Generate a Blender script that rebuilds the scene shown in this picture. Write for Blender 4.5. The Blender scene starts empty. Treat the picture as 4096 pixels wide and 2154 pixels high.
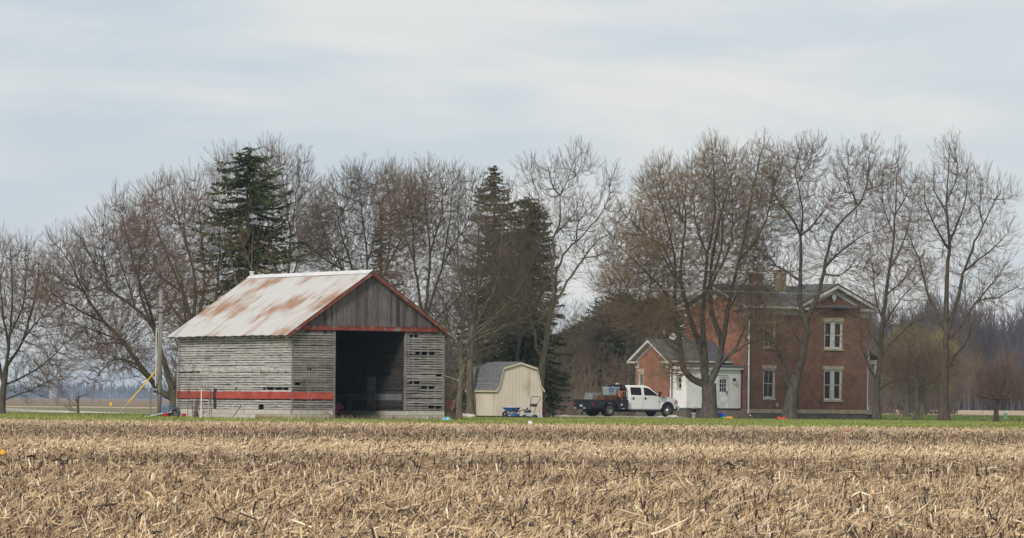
import bpy, bmesh, math, random
import numpy as np
from mathutils import Vector, Matrix

# ---------------------------------------------------------------- camera, sky, sun, exposure
S = bpy.context.scene
COL = S.collection
FPX, HX, HY, ROLL, CAMZ = 18000.0, 2048.0, 1606.0, math.radians(0.5), 1.0   # photo-pixel focal length, principal point
cam_d = bpy.data.cameras.new('camera')
cam = bpy.data.objects.new('camera', cam_d)
COL.objects.link(cam)
cam_d.sensor_width = 36.0
cam_d.lens = 36.0 * FPX / 4096.0
cam_d.shift_y = (HY - 1077.0) / 4096.0
cam_d.clip_start, cam_d.clip_end = 1.0, 60000.0
cr, sr = math.cos(ROLL), math.sin(ROLL)
cam.matrix_world = Matrix(((cr, -sr, 0, 0), (0, 0, -1, 0), (sr, cr, 0, CAMZ), (0, 0, 0, 1)))
S.camera = cam

SUN_AZ_DIR = Vector((-0.38, -0.74, 0.56)).normalized()      # towards the sun: left, a little behind the camera
W = bpy.data.worlds.new('World'); S.world = W; W.use_nodes = True
nt = W.node_tree; N = nt.nodes; LK = nt.links
for n in list(N): N.remove(n)
out = N.new('ShaderNodeOutputWorld'); bg = N.new('ShaderNodeBackground')
sky = N.new('ShaderNodeTexSky'); sky.sky_type = 'NISHITA'; sky.sun_disc = False
sky.sun_elevation = math.asin(SUN_AZ_DIR.z); sky.sun_rotation = math.atan2(SUN_AZ_DIR.x, SUN_AZ_DIR.y)
sky.air_density = 1.0; sky.dust_density = 1.5; sky.ozone_density = 1.5
tc = N.new('ShaderNodeTexCoord')
def wn(kind, **kw):
    n = N.new(kind)
    for k, v in kw.items(): setattr(n, k, v)
    return n
mp = wn('ShaderNodeMapping'); mp.inputs['Scale'].default_value = (7.5, 2.0, 38.0); mp.inputs['Location'].default_value = (12.4, 0.0, 0.6)
LK.new(tc.outputs['Generated'], mp.inputs['Vector'])
nz = wn('ShaderNodeTexNoise'); nz.inputs['Scale'].default_value = 1.0; nz.inputs['Detail'].default_value = 6; nz.inputs['Roughness'].default_value = 0.53
nz.inputs['Distortion'].default_value = 0.2
LK.new(mp.outputs[0], nz.inputs['Vector'])
sep = wn('ShaderNodeSeparateXYZ'); LK.new(tc.outputs['Generated'], sep.inputs[0])
mr = wn('ShaderNodeMapRange'); mr.inputs['From Min'].default_value = 0.36; mr.inputs['From Max'].default_value = 0.66
mr.interpolation_type = 'SMOOTHSTEP'
LK.new(nz.outputs['Fac'], mr.inputs['Value'])
# cloud gets thicker towards the east (right) of the view
gx = wn('ShaderNodeMapRange'); gx.inputs['From Min'].default_value = -0.13; gx.inputs['From Max'].default_value = 0.13
gx.inputs['To Min'].default_value = -0.12; gx.inputs['To Max'].default_value = 0.22
LK.new(sep.outputs['X'], gx.inputs['Value'])
ad = wn('ShaderNodeMath', operation='ADD', use_clamp=True); LK.new(mr.outputs[0], ad.inputs[0]); LK.new(gx.outputs[0], ad.inputs[1])
# the veil of cloud overhead is denser than near the horizon
el = wn('ShaderNodeMapRange'); el.inputs['From Min'].default_value = 0.12; el.inputs['From Max'].default_value = 0.5
el.inputs['To Min'].default_value = 0.0; el.inputs['To Max'].default_value = 0.6
LK.new(sep.outputs['Z'], el.inputs['Value'])
ad2 = wn('ShaderNodeMath', operation='ADD', use_clamp=True); LK.new(ad.outputs[0], ad2.inputs[0]); LK.new(el.outputs[0], ad2.inputs[1])
mix = wn('ShaderNodeMix', data_type='RGBA')
mul = wn('ShaderNodeVectorMath', operation='MULTIPLY'); mul.inputs[1].default_value = (0.86, 0.92, 1.0)
LK.new(sky.outputs[0], mul.inputs[0])
SKY_STRENGTH = 0.10
veil = wn('ShaderNodeMix', data_type='RGBA'); veil.inputs['Factor'].default_value = 0.88
LK.new(mul.outputs[0], veil.inputs['A']); veil.inputs['B'].default_value = (4.75, 5.3, 5.75, 1)
LK.new(veil.outputs['Result'], mix.inputs['A']); mix.inputs['B'].default_value = (6.6, 6.52, 6.25, 1)
fm = wn('ShaderNodeMath', operation='MULTIPLY'); fm.inputs[1].default_value = 0.85; LK.new(ad2.outputs[0], fm.inputs[0])
LK.new(fm.outputs[0], mix.inputs['Factor'])
hzn = wn('ShaderNodeMapRange'); hzn.inputs['From Min'].default_value = 0.0; hzn.inputs['From Max'].default_value = 0.045; hzn.inputs['To Min'].default_value = 0.45; hzn.inputs['To Max'].default_value = 0.0; hzn.interpolation_type = 'SMOOTHSTEP'
LK.new(sep.outputs['Z'], hzn.inputs['Value'])
cream = wn('ShaderNodeMix', data_type='RGBA'); LK.new(hzn.outputs[0], cream.inputs['Factor']); LK.new(mix.outputs['Result'], cream.inputs['A']); cream.inputs['B'].default_value = (6.1, 6.0, 5.85, 1)
LK.new(cream.outputs['Result'], bg.inputs['Color']); bg.inputs['Strength'].default_value = SKY_STRENGTH
LK.new(bg.outputs[0], out.inputs['Surface'])

sl = bpy.data.lights.new('sun', 'SUN'); sl.energy = 2.1; sl.angle = math.radians(11); sl.color = (1.0, 0.92, 0.81)
sun = bpy.data.objects.new('sun', sl); COL.objects.link(sun)
sun.rotation_euler = SUN_AZ_DIR.to_track_quat('Z', 'Y').to_euler(); sun.location = (-60, 100, 80)
S.view_settings.view_transform = 'Standard'; S.view_settings.look = 'None'
S.view_settings.exposure = 0.34; S.view_settings.gamma = 1.0
S.render.engine = 'CYCLES'
S.cycles.max_bounces = 5; S.cycles.diffuse_bounces = 3; S.cycles.glossy_bounces = 3; S.cycles.transmission_bounces = 4
S.cycles.volume_bounces = 0; S.cycles.use_denoising = True; S.cycles.denoiser = 'OPENIMAGEDENOISE'; S.cycles.denoising_input_passes = 'RGB_ALBEDO_NORMAL'; S.cycles.denoising_prefilter = 'ACCURATE'
S.cycles.caustics_reflective = False; S.cycles.caustics_refractive = False
S.render.filter_size = 1.6 if hasattr(S.render, 'filter_size') else 1.5

# ---------------------------------------------------------------- helpers
GY = [-60, 60, 160, 186, 200, 235, 270, 300, 350, 40000]
GZ = [0.0, 0.0, 0.04, 0.13, 0.14, 0.12, 0.0, -0.06, 0.0, 0.0]
def zg(y): return float(np.interp(y, GY, GZ))
def XZ(x, y, D):                       # photo pixel and distance -> a point of the place
    xx = x + (y - HY) * math.tan(ROLL); yy = y - (x - HX) * math.tan(ROLL)
    return D * (xx - HX) / FPX, CAMZ + D * (HY - yy) / FPX
def P(x, y, D):
    X, Z = XZ(x, y, D); return Vector((X, D, Z))
def ground_at(x, D):
    X, _ = XZ(x, 1660, D); return Vector((X, D, zg(D)))

def tag(o, label=None, cat=None, group=None, kind=None):
    if label: o['label'] = label
    if cat: o['category'] = cat
    if group: o['group'] = group
    if kind: o['kind'] = kind
    return o
def thing(name, label, cat, loc=(0, 0, 0), rz=0.0, group=None):
    o = bpy.data.objects.new(name, None); COL.objects.link(o)
    o.location = loc; o.rotation_euler = (0, 0, rz); o.empty_display_size = 0.3
    return tag(o, label, cat, group)
def copy_tree(o, parent=None):
    c = o.copy(); COL.objects.link(c)
    if parent: c.parent = parent
    for ch in list(o.children): copy_tree(ch, c)
    return c

class MB:
    def __init__(s): s.v = []; s.f = []; s.m = []; s.c = []
    def add(s, vs, fs, col=1.0, mi=0):
        b = len(s.v); s.v += [tuple(v) for v in vs]
        for f in fs: s.f.append(tuple(b + i for i in f)); s.c.append(col); s.m.append(mi)
        return s
    def box(s, x0, x1, y0, y1, z0, z1, col=1.0, mi=0, M=None):
        vs = [Vector((x, y, z)) for z in (z0, z1) for y in (y0, y1) for x in (x0, x1)]
        if M is not None: vs = [M @ v for v in vs]
        return s.add(vs, [(0, 2, 3, 1), (4, 5, 7, 6), (0, 1, 5, 4), (2, 6, 7, 3), (0, 4, 6, 2), (1, 3, 7, 5)], col, mi)
    def slab(s, pts, th, col=1.0, mi=0):          # polygon thickened against its normal
        p = [Vector(q) for q in pts]; n = Vector((0, 0, 0))
        for i in range(len(p)): n += p[i].cross(p[(i + 1) % len(p)])
        n.normalize(); k = len(p); q = [a - n * th for a in p]
        fs = [tuple(range(k)), tuple(reversed(range(k, 2 * k)))] + [(i, i + k, (i + 1) % k + k, (i + 1) % k) for i in range(k)]
        return s.add(p + q, fs, col, mi)
    def prism(s, prof, axis, a, b, col=1.0, mi=0, tap=None):   # 2-D profile extruded along an axis
        def pt(u, w, t):
            return {'x': (t, u, w), 'y': (u, t, w), 'z': (u, w, t)}[axis]
        k = len(prof); A = [pt(u, w, a) for u, w in prof]; B = [pt(u, w, b) for u, w in (tap or prof)]
        fs = [tuple(range(k)), tuple(reversed(range(k, 2 * k)))] + [(i, i + k, (i + 1) % k + k, (i + 1) % k) for i in range(k)]
        return s.add(A + B, fs, col, mi)
    def tube(s, pts, r, sides=8, col=1.0, mi=0, caps=True):
        pts = [Vector(p) for p in pts]; rs = r if isinstance(r, (list, tuple)) else [r] * len(pts)
        vs = []; ref = None
        for i, p in enumerate(pts):
            t = (pts[min(i + 1, len(pts) - 1)] - pts[max(i - 1, 0)])
            t = t.normalized() if t.length > 1e-9 else Vector((0, 0, 1))
            if ref is None: ref = Vector((0, 0, 1)) if abs(t.z) < 0.9 else Vector((1, 0, 0))
            u = t.cross(ref).normalized(); w = u.cross(t); ref = w
            for k in range(sides):
                a = 2 * math.pi * k / sides; vs.append(p + (u * math.cos(a) + w * math.sin(a)) * rs[i])
        fs = []
        for i in range(len(pts) - 1):
            for k in range(sides):
                k2 = (k + 1) % sides; fs.append((i * sides + k, i * sides + k2, (i + 1) * sides + k2, (i + 1) * sides + k))
        if caps: fs += [tuple(reversed(range(sides))), tuple(range((len(pts) - 1) * sides, len(pts) * sides))]
        return s.add(vs, fs, col, mi)
    def lathe(s, prof, sides=16, M=None, col=1.0, mi=0):        # (radius, height) profile about z
        vs = []
        for r, z in prof:
            for k in range(sides):
                a = 2 * math.pi * k / sides; v = Vector((r * math.cos(a), r * math.sin(a), z)); vs.append(M @ v if M is not None else v)
        fs = []
        for i in range(len(prof) - 1):
            for k in range(sides):
                k2 = (k + 1) % sides; fs.append((i * sides + k, i * sides + k2, (i + 1) * sides + k2, (i + 1) * sides + k))
        fs += [tuple(reversed(range(sides))), tuple(range((len(prof) - 1) * sides, len(prof) * sides))]
        return s.add(vs, fs, col, mi)
    def build(s, name, mat, parent=None, bevel=0.0, smooth=False, label=None, segs=2):
        me = bpy.data.meshes.new(name); me.from_pydata(s.v, [], s.f)
        mats = mat if isinstance(mat, (list, tuple)) else [mat]
        for m in mats: me.materials.append(m)
        if any(s.m): me.polygons.foreach_set('material_index', s.m)
        at = me.attributes.new('tone', 'FLOAT', 'FACE'); at.data.foreach_set('value', [float(c) for c in s.c])
        bm = bmesh.new(); bm.from_mesh(me); bmesh.ops.recalc_face_normals(bm, faces=bm.faces); bm.to_mesh(me); bm.free()
        if smooth: me.polygons.foreach_set('use_smooth', [True] * len(me.polygons))
        o = bpy.data.objects.new(name, me); COL.objects.link(o)
        if parent: o.parent = parent
        if label: o['label'] = label
        if bevel:
            b = o.modifiers.new('bevel', 'BEVEL'); b.width = bevel; b.segments = segs; b.limit_method = 'ANGLE'; b.angle_limit = math.radians(35)
            if smooth: b.harden_normals = False
        return o

def np_mesh(name, V, F, mat, parent=None, color=None, smooth=False):
    me = bpy.data.meshes.new(name); V = np.asarray(V, np.float32); F = np.asarray(F, np.int32)
    me.vertices.add(len(V)); me.vertices.foreach_set('co', V.ravel())
    k = F.shape[1]; me.loops.add(F.size); me.loops.foreach_set('vertex_index', F.ravel())
    me.polygons.add(len(F)); me.polygons.foreach_set('loop_start', np.arange(0, F.size, k, dtype=np.int32))
    me.polygons.foreach_set('loop_total', np.full(len(F), k, np.int32))
    if smooth: me.polygons.foreach_set('use_smooth', np.ones(len(F), bool))
    me.materials.append(mat)
    if color is not None:
        at = me.attributes.new('col', 'FLOAT_COLOR', 'POINT')
        c4 = np.ones((len(V), 4), np.float32); c4[:, :3] = color; at.data.foreach_set('color', c4.ravel())
    me.update(calc_edges=True)
    o = bpy.data.objects.new(name, me); COL.objects.link(o)
    if parent: o.parent = parent
    return o

# ---------------------------------------------------------------- materials
MC = {}
def mat(name, base, rough=0.8, var=0.18, scale=3.0, stretch=(1, 1, 1), base2=None, lo=0.35, hi=0.65, detail=4, tone=True, metal=0.0,
        attr=False, coat=0.0, bump=0.0, spec=0.35, stain=None):
    if name in MC: return MC[name]
    m = bpy.data.materials.new(name); m.use_nodes = True; t = m.node_tree; n = t.nodes; l = t.links
    b = n['Principled BSDF']; b.inputs['Roughness'].default_value = rough; b.inputs['Metallic'].default_value = metal
    b.inputs['Specular IOR Level'].default_value = spec; b.inputs['Coat Weight'].default_value = coat
    co = n.new('ShaderNodeTexCoord'); mpn = n.new('ShaderNodeMapping'); mpn.inputs['Scale'].default_value = stretch
    l.new(co.outputs['Object'], mpn.inputs[0])
    nz = n.new('ShaderNodeTexNoise'); nz.inputs['Scale'].default_value = scale; nz.inputs['Detail'].default_value = detail; l.new(mpn.outputs[0], nz.inputs['Vector'])
    mr = n.new('ShaderNodeMapRange'); mr.inputs['From Min'].default_value = lo; mr.inputs['From Max'].default_value = hi; l.new(nz.outputs['Fac'], mr.inputs['Value'])
    mx = n.new('ShaderNodeMix'); mx.data_type = 'RGBA'; l.new(mr.outputs[0], mx.inputs['Factor'])
    if base2 is None:
        mx.inputs['A'].default_value = (*[c * (1 - var) for c in base], 1); mx.inputs['B'].default_value = (*[min(1, c * (1 + var)) for c in base], 1)
    else:
        mx.inputs['A'].default_value = (*base, 1); mx.inputs['B'].default_value = (*base2, 1)
    cur = mx.outputs['Result']
    if stain:
        scol, ssc, sstr, slo, shi = stain
        mp2 = n.new('ShaderNodeMapping'); mp2.inputs['Scale'].default_value = sstr; mp2.inputs['Location'].default_value = (5.2, 1.7, 3.1); l.new(co.outputs['Object'], mp2.inputs[0])
        n2 = n.new('ShaderNodeTexNoise'); n2.inputs['Scale'].default_value = ssc; n2.inputs['Detail'].default_value = 6; l.new(mp2.outputs[0], n2.inputs['Vector'])
        m2 = n.new('ShaderNodeMapRange'); m2.inputs['From Min'].default_value = slo; m2.inputs['From Max'].default_value = shi; l.new(n2.outputs['Fac'], m2.inputs['Value'])
        x2 = n.new('ShaderNodeMix'); x2.data_type = 'RGBA'; l.new(m2.outputs[0], x2.inputs['Factor']); l.new(cur, x2.inputs['A']); x2.inputs['B'].default_value = (*scol, 1)
        cur = x2.outputs['Result']
    if attr:
        a = n.new('ShaderNodeAttribute'); a.attribute_name = 'col'
        mm = n.new('ShaderNodeMix'); mm.data_type = 'RGBA'; mm.blend_type = 'MULTIPLY'; mm.inputs['Factor'].default_value = 1
        l.new(cur, mm.inputs['A']); l.new(a.outputs['Color'], mm.inputs['B']); cur = mm.outputs['Result']
    elif tone:
        a = n.new('ShaderNodeAttribute'); a.attribute_name = 'tone'
        vm = n.new('ShaderNodeVectorMath'); vm.operation = 'SCALE'; l.new(cur, vm.inputs[0]); l.new(a.outputs['Fac'], vm.inputs['Scale']); cur = vm.outputs[0]
    l.new(cur, b.inputs['Base Color'])
    if bump:
        bp = n.new('ShaderNodeBump'); bp.inputs['Strength'].default_value = bump; bp.inputs['Distance'].default_value = 0.02
        l.new(nz.outputs['Fac'], bp.inputs['Height']); l.new(bp.outputs[0], b.inputs['Normal'])
    MC[name] = m; return m

def brick_mat(name, axis, c1, c2, mortar, bw=0.215, bh=0.075, ms=0.012, grime=(0.10, 0.07, 0.06), glo=0.5, ghi=0.75, gscale=0.6, bias=0.0):
    m = bpy.data.materials.new(name); m.use_nodes = True; t = m.node_tree; n = t.nodes; l = t.links
    b = n['Principled BSDF']; b.inputs['Roughness'].default_value = 0.9; b.inputs['Specular IOR Level'].default_value = 0.2
    co = n.new('ShaderNodeTexCoord'); sp = n.new('ShaderNodeSeparateXYZ'); cb = n.new('ShaderNodeCombineXYZ')
    l.new(co.outputs['Object'], sp.inputs[0]); l.new(sp.outputs['X' if axis == 'x' else 'Y'], cb.inputs[0]); l.new(sp.outputs['Z'], cb.inputs[1])
    br = n.new('ShaderNodeTexBrick'); l.new(cb.outputs[0], br.inputs['Vector'])
    br.inputs['Scale'].default_value = 1; br.inputs['Brick Width'].default_value = bw; br.inputs['Row Height'].default_value = bh
    br.inputs['Mortar Size'].default_value = ms; br.inputs['Mortar Smooth'].default_value = 0.2; br.inputs['Bias'].default_value = bias
    br.inputs['Color1'].default_value = (*c1, 1); br.inputs['Color2'].default_value = (*c2, 1); br.inputs['Mortar'].default_value = (*mortar, 1)
    nz = n.new('ShaderNodeTexNoise'); nz.inputs['Scale'].default_value = gscale; nz.inputs['Detail'].default_value = 8; nz.inputs['Roughness'].default_value = 0.65
    l.new(co.outputs['Object'], nz.inputs['Vector'])
    mr = n.new('ShaderNodeMapRange'); mr.inputs['From Min'].default_value = glo; mr.inputs['From Max'].default_value = ghi; mr.inputs['To Max'].default_value = 0.7
    l.new(nz.outputs['Fac'], mr.inputs['Value'])
    mx = n.new('ShaderNodeMix'); mx.data_type = 'RGBA'; l.new(mr.outputs[0], mx.inputs['Factor']); l.new(br.outputs['Color'], mx.inputs['A']); mx.inputs['B'].default_value = (*grime, 1)
    l.new(mx.outputs['Result'], b.inputs['Base Color'])
    bp = n.new('ShaderNodeBump'); bp.inputs['Strength'].default_value = 0.5; bp.inputs['Distance'].default_value = 0.01; bp.invert = True
    l.new(br.outputs['Fac'], bp.inputs['Height']); l.new(bp.outputs[0], b.inputs['Normal'])
    return m
def glass_mat(name, base=(0.012, 0.014, 0.017), rough=0.08):
    m = mat(name, base, rough=rough, var=0.3, scale=1.2, spec=0.25, tone=False); return m
# ================================================================ ground, field, lawn, road
def sheet(name, x_of, ys, off, material, kind='structure', nx=24):
    V = []; F = []
    for y in ys:
        x0, x1 = x_of(y)
        for i in range(nx + 1): V.append((x0 + (x1 - x0) * i / nx, y, zg(y) + off))
    for j in range(len(ys) - 1):
        for i in range(nx): a = j * (nx + 1) + i; F.append((a, a + 1, a + nx + 2, a + nx + 1))
    o = np_mesh(name, V, F, material); o['kind'] = kind; return o
def ground_mat(name, c1, c2, scale, c3=None, rough=0.95):
    return mat(name, c1, rough=rough, base2=c2, scale=scale, stretch=(1, 1, 1), detail=8, tone=False, spec=0.15,
               stain=(c3, scale * 0.13, (1, 0.35, 1), 0.48, 0.68) if c3 else None)
ybase = sorted({-28, *GY[1:-1], 20, 120, 420, 600, 900, 1500, 2500, 4500, 6150})
gm = ground_mat('far_soil', (0.17, 0.125, 0.085), (0.235, 0.175, 0.115), 0.02, (0.13, 0.12, 0.065))
sheet('ground', lambda y: (-1450, 1450), ybase, 0.0, gm, nx=8)
EDGE = 168.0
yf = [-20, 0, 30, 60, 100, 130, 160, EDGE]
fm_ = ground_mat('field_soil', (0.075, 0.055, 0.038), (0.15, 0.108, 0.07), 3.0, (0.055, 0.043, 0.033))
sheet('field', lambda y: (-60, 60), yf, 0.004, fm_)
yl = [EDGE, 176, 186, 193, 200, 218, 235, 252, 270, 285, 300, 325, 350, 400, 455]
lawn_m = ground_mat('lawn_turf', (0.15, 0.195, 0.04), (0.23, 0.255, 0.075), 1.4, (0.26, 0.23, 0.10))
sheet('lawn', lambda y: (-60 - max(0, y - 260) * .0, 70), [y for y in yl if y <= 270], 0.004, lawn_m)
lawn2 = ground_mat('lawn_green', (0.06, 0.12, 0.018), (0.10, 0.16, 0.03), 1.2, (0.12, 0.13, 0.04))
sheet('lawn', lambda y: (-60 if y < 275 else -8, 90 + (y - 270) * .3), [270, 285, 300, 325, 350, 400, 440], 0.004, lawn2)
bare_m = ground_mat('bare_earth', (0.075, 0.062, 0.048), (0.12, 0.10, 0.075), 3.0, (0.10, 0.11, 0.05))
xa_, xb_ = XZ(1870, 1660, 230)[0], XZ(2240, 1660, 230)[0]
sheet('bare_earth', lambda y: (xa_ + .5 * math.sin(y * 3), xb_ + .6 * math.sin(y * 2.1)), [227.6, 228.2, 229, 230, 231, 233, 235], 0.02, bare_m)
# the pink-tan stubble field beyond the lawn, and a strip of rough grass on the left
far_stub = ground_mat('far_stubble', (0.36, 0.265, 0.20), (0.45, 0.34, 0.26), 0.08, (0.30, 0.24, 0.16))
sheet('far_field', lambda y: (-12, 600), [440, 600, 800, 1000], 0.006, far_stub, nx=10)
sheet('far_field', lambda y: (-200, -12.5), [440, 470, 512], 0.006, far_stub, nx=10)
rough_g = ground_mat('verge_grass', (0.14, 0.14, 0.07), (0.20, 0.185, 0.095), 0.4, (0.22, 0.175, 0.11))
sheet('verge', lambda y: (-150, -8), [270, 300, 325, 350, 400, 440], 0.008, rough_g, nx=10)
sheet('verge', lambda y: (-200, -12.5), [512, 560], 0.008, ground_mat('ditch_grass', (0.07, 0.085, 0.04), (0.11, 0.12, 0.06), 0.3), nx=10)
# gravel road crossing behind the barn on the left, seen as a pale streak
road_m = ground_mat('pale_gravel', (0.40, 0.385, 0.36), (0.52, 0.50, 0.47), 2.0)
def road(name, pts, w, off):
    V = []; F = []
    for i, (x, y) in enumerate(pts):
        a = Vector(pts[max(i - 1, 0)]); b = Vector(pts[min(i + 1, len(pts) - 1)]); d = (b - a).normalized(); n = Vector((-d.y, d.x)) * w / 2
        for s in (-1, 1): V.append((x + n.x * s, y + n.y * s, zg(y + n.y * s) + off))
    for i in range(len(pts) - 1): F.append((2 * i, 2 * i + 1, 2 * i + 3, 2 * i + 2))
    o = np_mesh(name, V, F, road_m); o['kind'] = 'structure'; return o
road('road', [(-90, 560), (-70, 470), (-55, 415), (-43, 372), (-33, 325), (-26.5, 300), (-23, 285), (-18, 272), (-12, 262), (-2, 258), (8, 270), (12, 288)], 5.5, 0.016)
road('road', [(28, 240), (40, 262), (52, 276), (75, 300), (120, 340)], 4.0, 0.016)
# concrete apron that the truck is parked on, a real step up from the grass
ap = MB(); A0 = ground_at(2185, 285.5); A1 = ground_at(2752, 285.5)
rr = random.Random(4)
prof = [(A0.x + (A1.x - A0.x) * i / 16, 285.0 + rr.uniform(-.35, .35)) for i in range(17)]
topz = 0.07
for i in range(16):
    (xa, ya), (xb, yb) = prof[i], prof[i + 1]
    ap.slab([(xa, ya, topz + rr.uniform(0, .008)), (xb, yb, topz), (xb, 304, topz), (xa, 304, topz)], 0.16, rr.uniform(.92, 1.06))
o = ap.build('driveway', mat('old_concrete', (0.33, 0.30, 0.26), rough=.95, base2=(0.45, 0.42, 0.38), scale=2.2, detail=8, stain=((0.2, 0.16, 0.12), 1.2, (1, 1, 2), .52, .7)), None)
o['kind'] = 'structure'
# ================================================================ corn crib barn
BA = math.radians(30.0)
BO = Vector((-9.28, 190.0, 0.15))
barn = thing('corn_crib_barn', 'weathered grey slatted barn with open drive-through, rusty metal roof and red stripe', 'barn', BO, BA)
BW, BL, RZ, SL = 7.32, 11.07, 6.35, 0.676      # width, length, ridge height, roof slope (heights above the barn's ground)
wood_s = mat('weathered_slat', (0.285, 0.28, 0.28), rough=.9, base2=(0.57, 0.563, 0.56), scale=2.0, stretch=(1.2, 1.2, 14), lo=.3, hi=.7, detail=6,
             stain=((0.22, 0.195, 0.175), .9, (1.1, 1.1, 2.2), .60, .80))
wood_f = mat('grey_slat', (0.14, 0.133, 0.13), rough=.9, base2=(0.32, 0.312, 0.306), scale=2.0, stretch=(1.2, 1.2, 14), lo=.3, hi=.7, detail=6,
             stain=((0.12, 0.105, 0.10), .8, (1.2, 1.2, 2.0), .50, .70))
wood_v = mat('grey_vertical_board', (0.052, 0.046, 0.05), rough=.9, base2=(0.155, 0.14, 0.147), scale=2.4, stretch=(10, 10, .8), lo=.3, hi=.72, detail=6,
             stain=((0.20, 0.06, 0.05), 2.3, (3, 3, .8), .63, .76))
wood_d = mat('dark_old_wood', (0.018, 0.016, 0.015), rough=.95, base2=(0.04, 0.036, 0.033), scale=2.0, stretch=(1, 1, 8))  # near-black tone also carries the shade inside the barn
wood_i = mat('inner_slat', (0.032, 0.029, 0.028), rough=.9, base2=(0.08, 0.075, 0.07), scale=2.0, stretch=(1.2, 1.2, 10))  # slats of the drive, its inner shade put into their colour
red_p = mat('faded_red_paint', (0.30, 0.045, 0.036), rough=.8, base2=(0.43, 0.08, 0.06), scale=1.3, stretch=(1, 1, 2), stain=((0.30, 0.20, 0.17), 5, (1, 1, 3), .66, .76))
red_w = mat('peeling_red_trim', (0.16, 0.036, 0.03), rough=.85, base2=(0.24, 0.054, 0.04), scale=3, stain=((0.22, 0.19, 0.18), 3, (1, 1, 1), .55, .68))
block_x = brick_mat('concrete_block_front', 'x', (0.42, 0.41, 0.38), (0.50, 0.485, 0.45), (0.24, 0.23, 0.21), .40, .20, .010, (0.33, 0.26, 0.13), .56, .70, 1.1)
block_y = brick_mat('concrete_block_side', 'y', (0.46, 0.445, 0.41), (0.53, 0.51, 0.47), (0.30, 0.285, 0.26), .40, .20, .010, (0.33, 0.27, 0.16), .60, .74, 1.1)
br = random.Random(11)
def slats(mb, wall, length, z0, z1, pitch, holes, u0=0.0, tone=(.68, 1.16), thick=.022, miss=.01, seg=(1.2, 3.6), bow=.012):
    """horizontal boards; wall(u, d, z) maps along-wall, outward distance and height to a local point"""
    z = z0; row = 0
    while z < z1 - pitch * .5:
        u = u0; row += 1
        while u < u0 + length - .02:
            ln = min(br.uniform(*seg), u0 + length - u)
            if u0 + length - (u + ln) < .5: ln = u0 + length - u
            cuts = [(u, u + ln)]
            for (a, b, c, d) in holes:
                if c <= z + pitch * .5 <= d:
                    cuts = [q for (s, e) in cuts for q in ((s, min(e, a)), (max(s, b), e)) if q[1] - q[0] > .05]
            for (s, e) in cuts:
                if br.random() < miss and e - s < 2.5: continue
                h = pitch * br.uniform(.66, .84); zz = z + br.uniform(-.006, .006); d0 = br.uniform(0, .012); tn = br.uniform(*tone)
                n = max(2, int((e - s) / .45)); k0 = zz; dz = [br.uniform(-bow, bow) * .5 for _ in range(n + 1)]; hh = [h + br.uniform(-.009, .006) for _ in range(n + 1)]
                vs = []
                for i in range(n + 1):
                    uu = s + .003 + (e - s - .006) * i / n
                    vs += [wall(uu, d0, k0 + dz[i]), wall(uu, d0 + thick, k0 + dz[i]), wall(uu, d0 + thick, k0 + dz[i] + hh[i]), wall(uu, d0, k0 + dz[i] + hh[i])]
                fs = [(0, 1, 2, 3), (4 * n, 4 * n + 3, 4 * n + 2, 4 * n + 1)]
                for i in range(n):
                    for k in range(4): fs.append((4 * i + k, 4 * i + (k + 1) % 4, 4 * i + 4 + (k + 1) % 4, 4 * i + 4 + k))
                mb.add(vs, fs, tn)
            u += ln
        z += pitch
fr = lambda u, d, z: (u, -d, z)                # front wall, facing the camera
sd = lambda u, d, z: (-d, u, z)                # long side wall on the left
FT, ST, PIT = .40, 3.66, .105                  # foundation top, slat top
# front cribs left and right of the drive
m = MB()
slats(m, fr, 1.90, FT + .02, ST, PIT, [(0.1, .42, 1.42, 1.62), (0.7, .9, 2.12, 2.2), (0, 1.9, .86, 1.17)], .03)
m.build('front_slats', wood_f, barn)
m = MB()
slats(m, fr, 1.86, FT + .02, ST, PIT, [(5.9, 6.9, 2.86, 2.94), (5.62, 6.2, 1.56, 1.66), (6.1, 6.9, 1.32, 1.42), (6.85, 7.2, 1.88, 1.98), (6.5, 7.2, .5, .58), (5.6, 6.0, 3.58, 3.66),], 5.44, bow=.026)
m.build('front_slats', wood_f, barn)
m = MB()
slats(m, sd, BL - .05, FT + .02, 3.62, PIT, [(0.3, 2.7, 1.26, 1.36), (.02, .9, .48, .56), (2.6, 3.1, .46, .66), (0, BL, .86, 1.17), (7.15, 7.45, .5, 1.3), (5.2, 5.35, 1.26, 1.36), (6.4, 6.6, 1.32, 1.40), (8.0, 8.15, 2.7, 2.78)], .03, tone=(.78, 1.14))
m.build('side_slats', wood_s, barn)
m = MB()                                       # a doubled ledger board half way up the long side
for i in range(7): m.box(-.052, -.036, i * 1.58 + .03, i * 1.58 + 1.5, 2.05 + br.uniform(-.01, .01), 2.20, br.uniform(.95, 1.1))
for i in range(14): m.box(-.070, -.052, .5 + i * .79, .56 + i * .79, 2.02, 2.24, br.uniform(.75, .95))
m.build('ledger_board', wood_s, barn)
m = MB()
m.box(-.062, -.040, .01, 7.15, .86, 1.17, 1.0); m.box(-.060, -.040, 7.45, BL, .86, 1.17, .96)
for k in (1.9, 3.9, 5.8): m.box(-.066, -.062, k, k + .02, .86, 1.17, .8)
m.build('red_stripe', red_p, barn)
m = MB(); m.box(.0, 1.93, -.062, -.040, .86, 1.165, 1.0); m.build('red_stripe', red_p, barn)
m = MB(); m.box(-.045, .05, 7.17, 7.43, .42, 1.30); m.build('vent_post', wood_d, barn)
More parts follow.
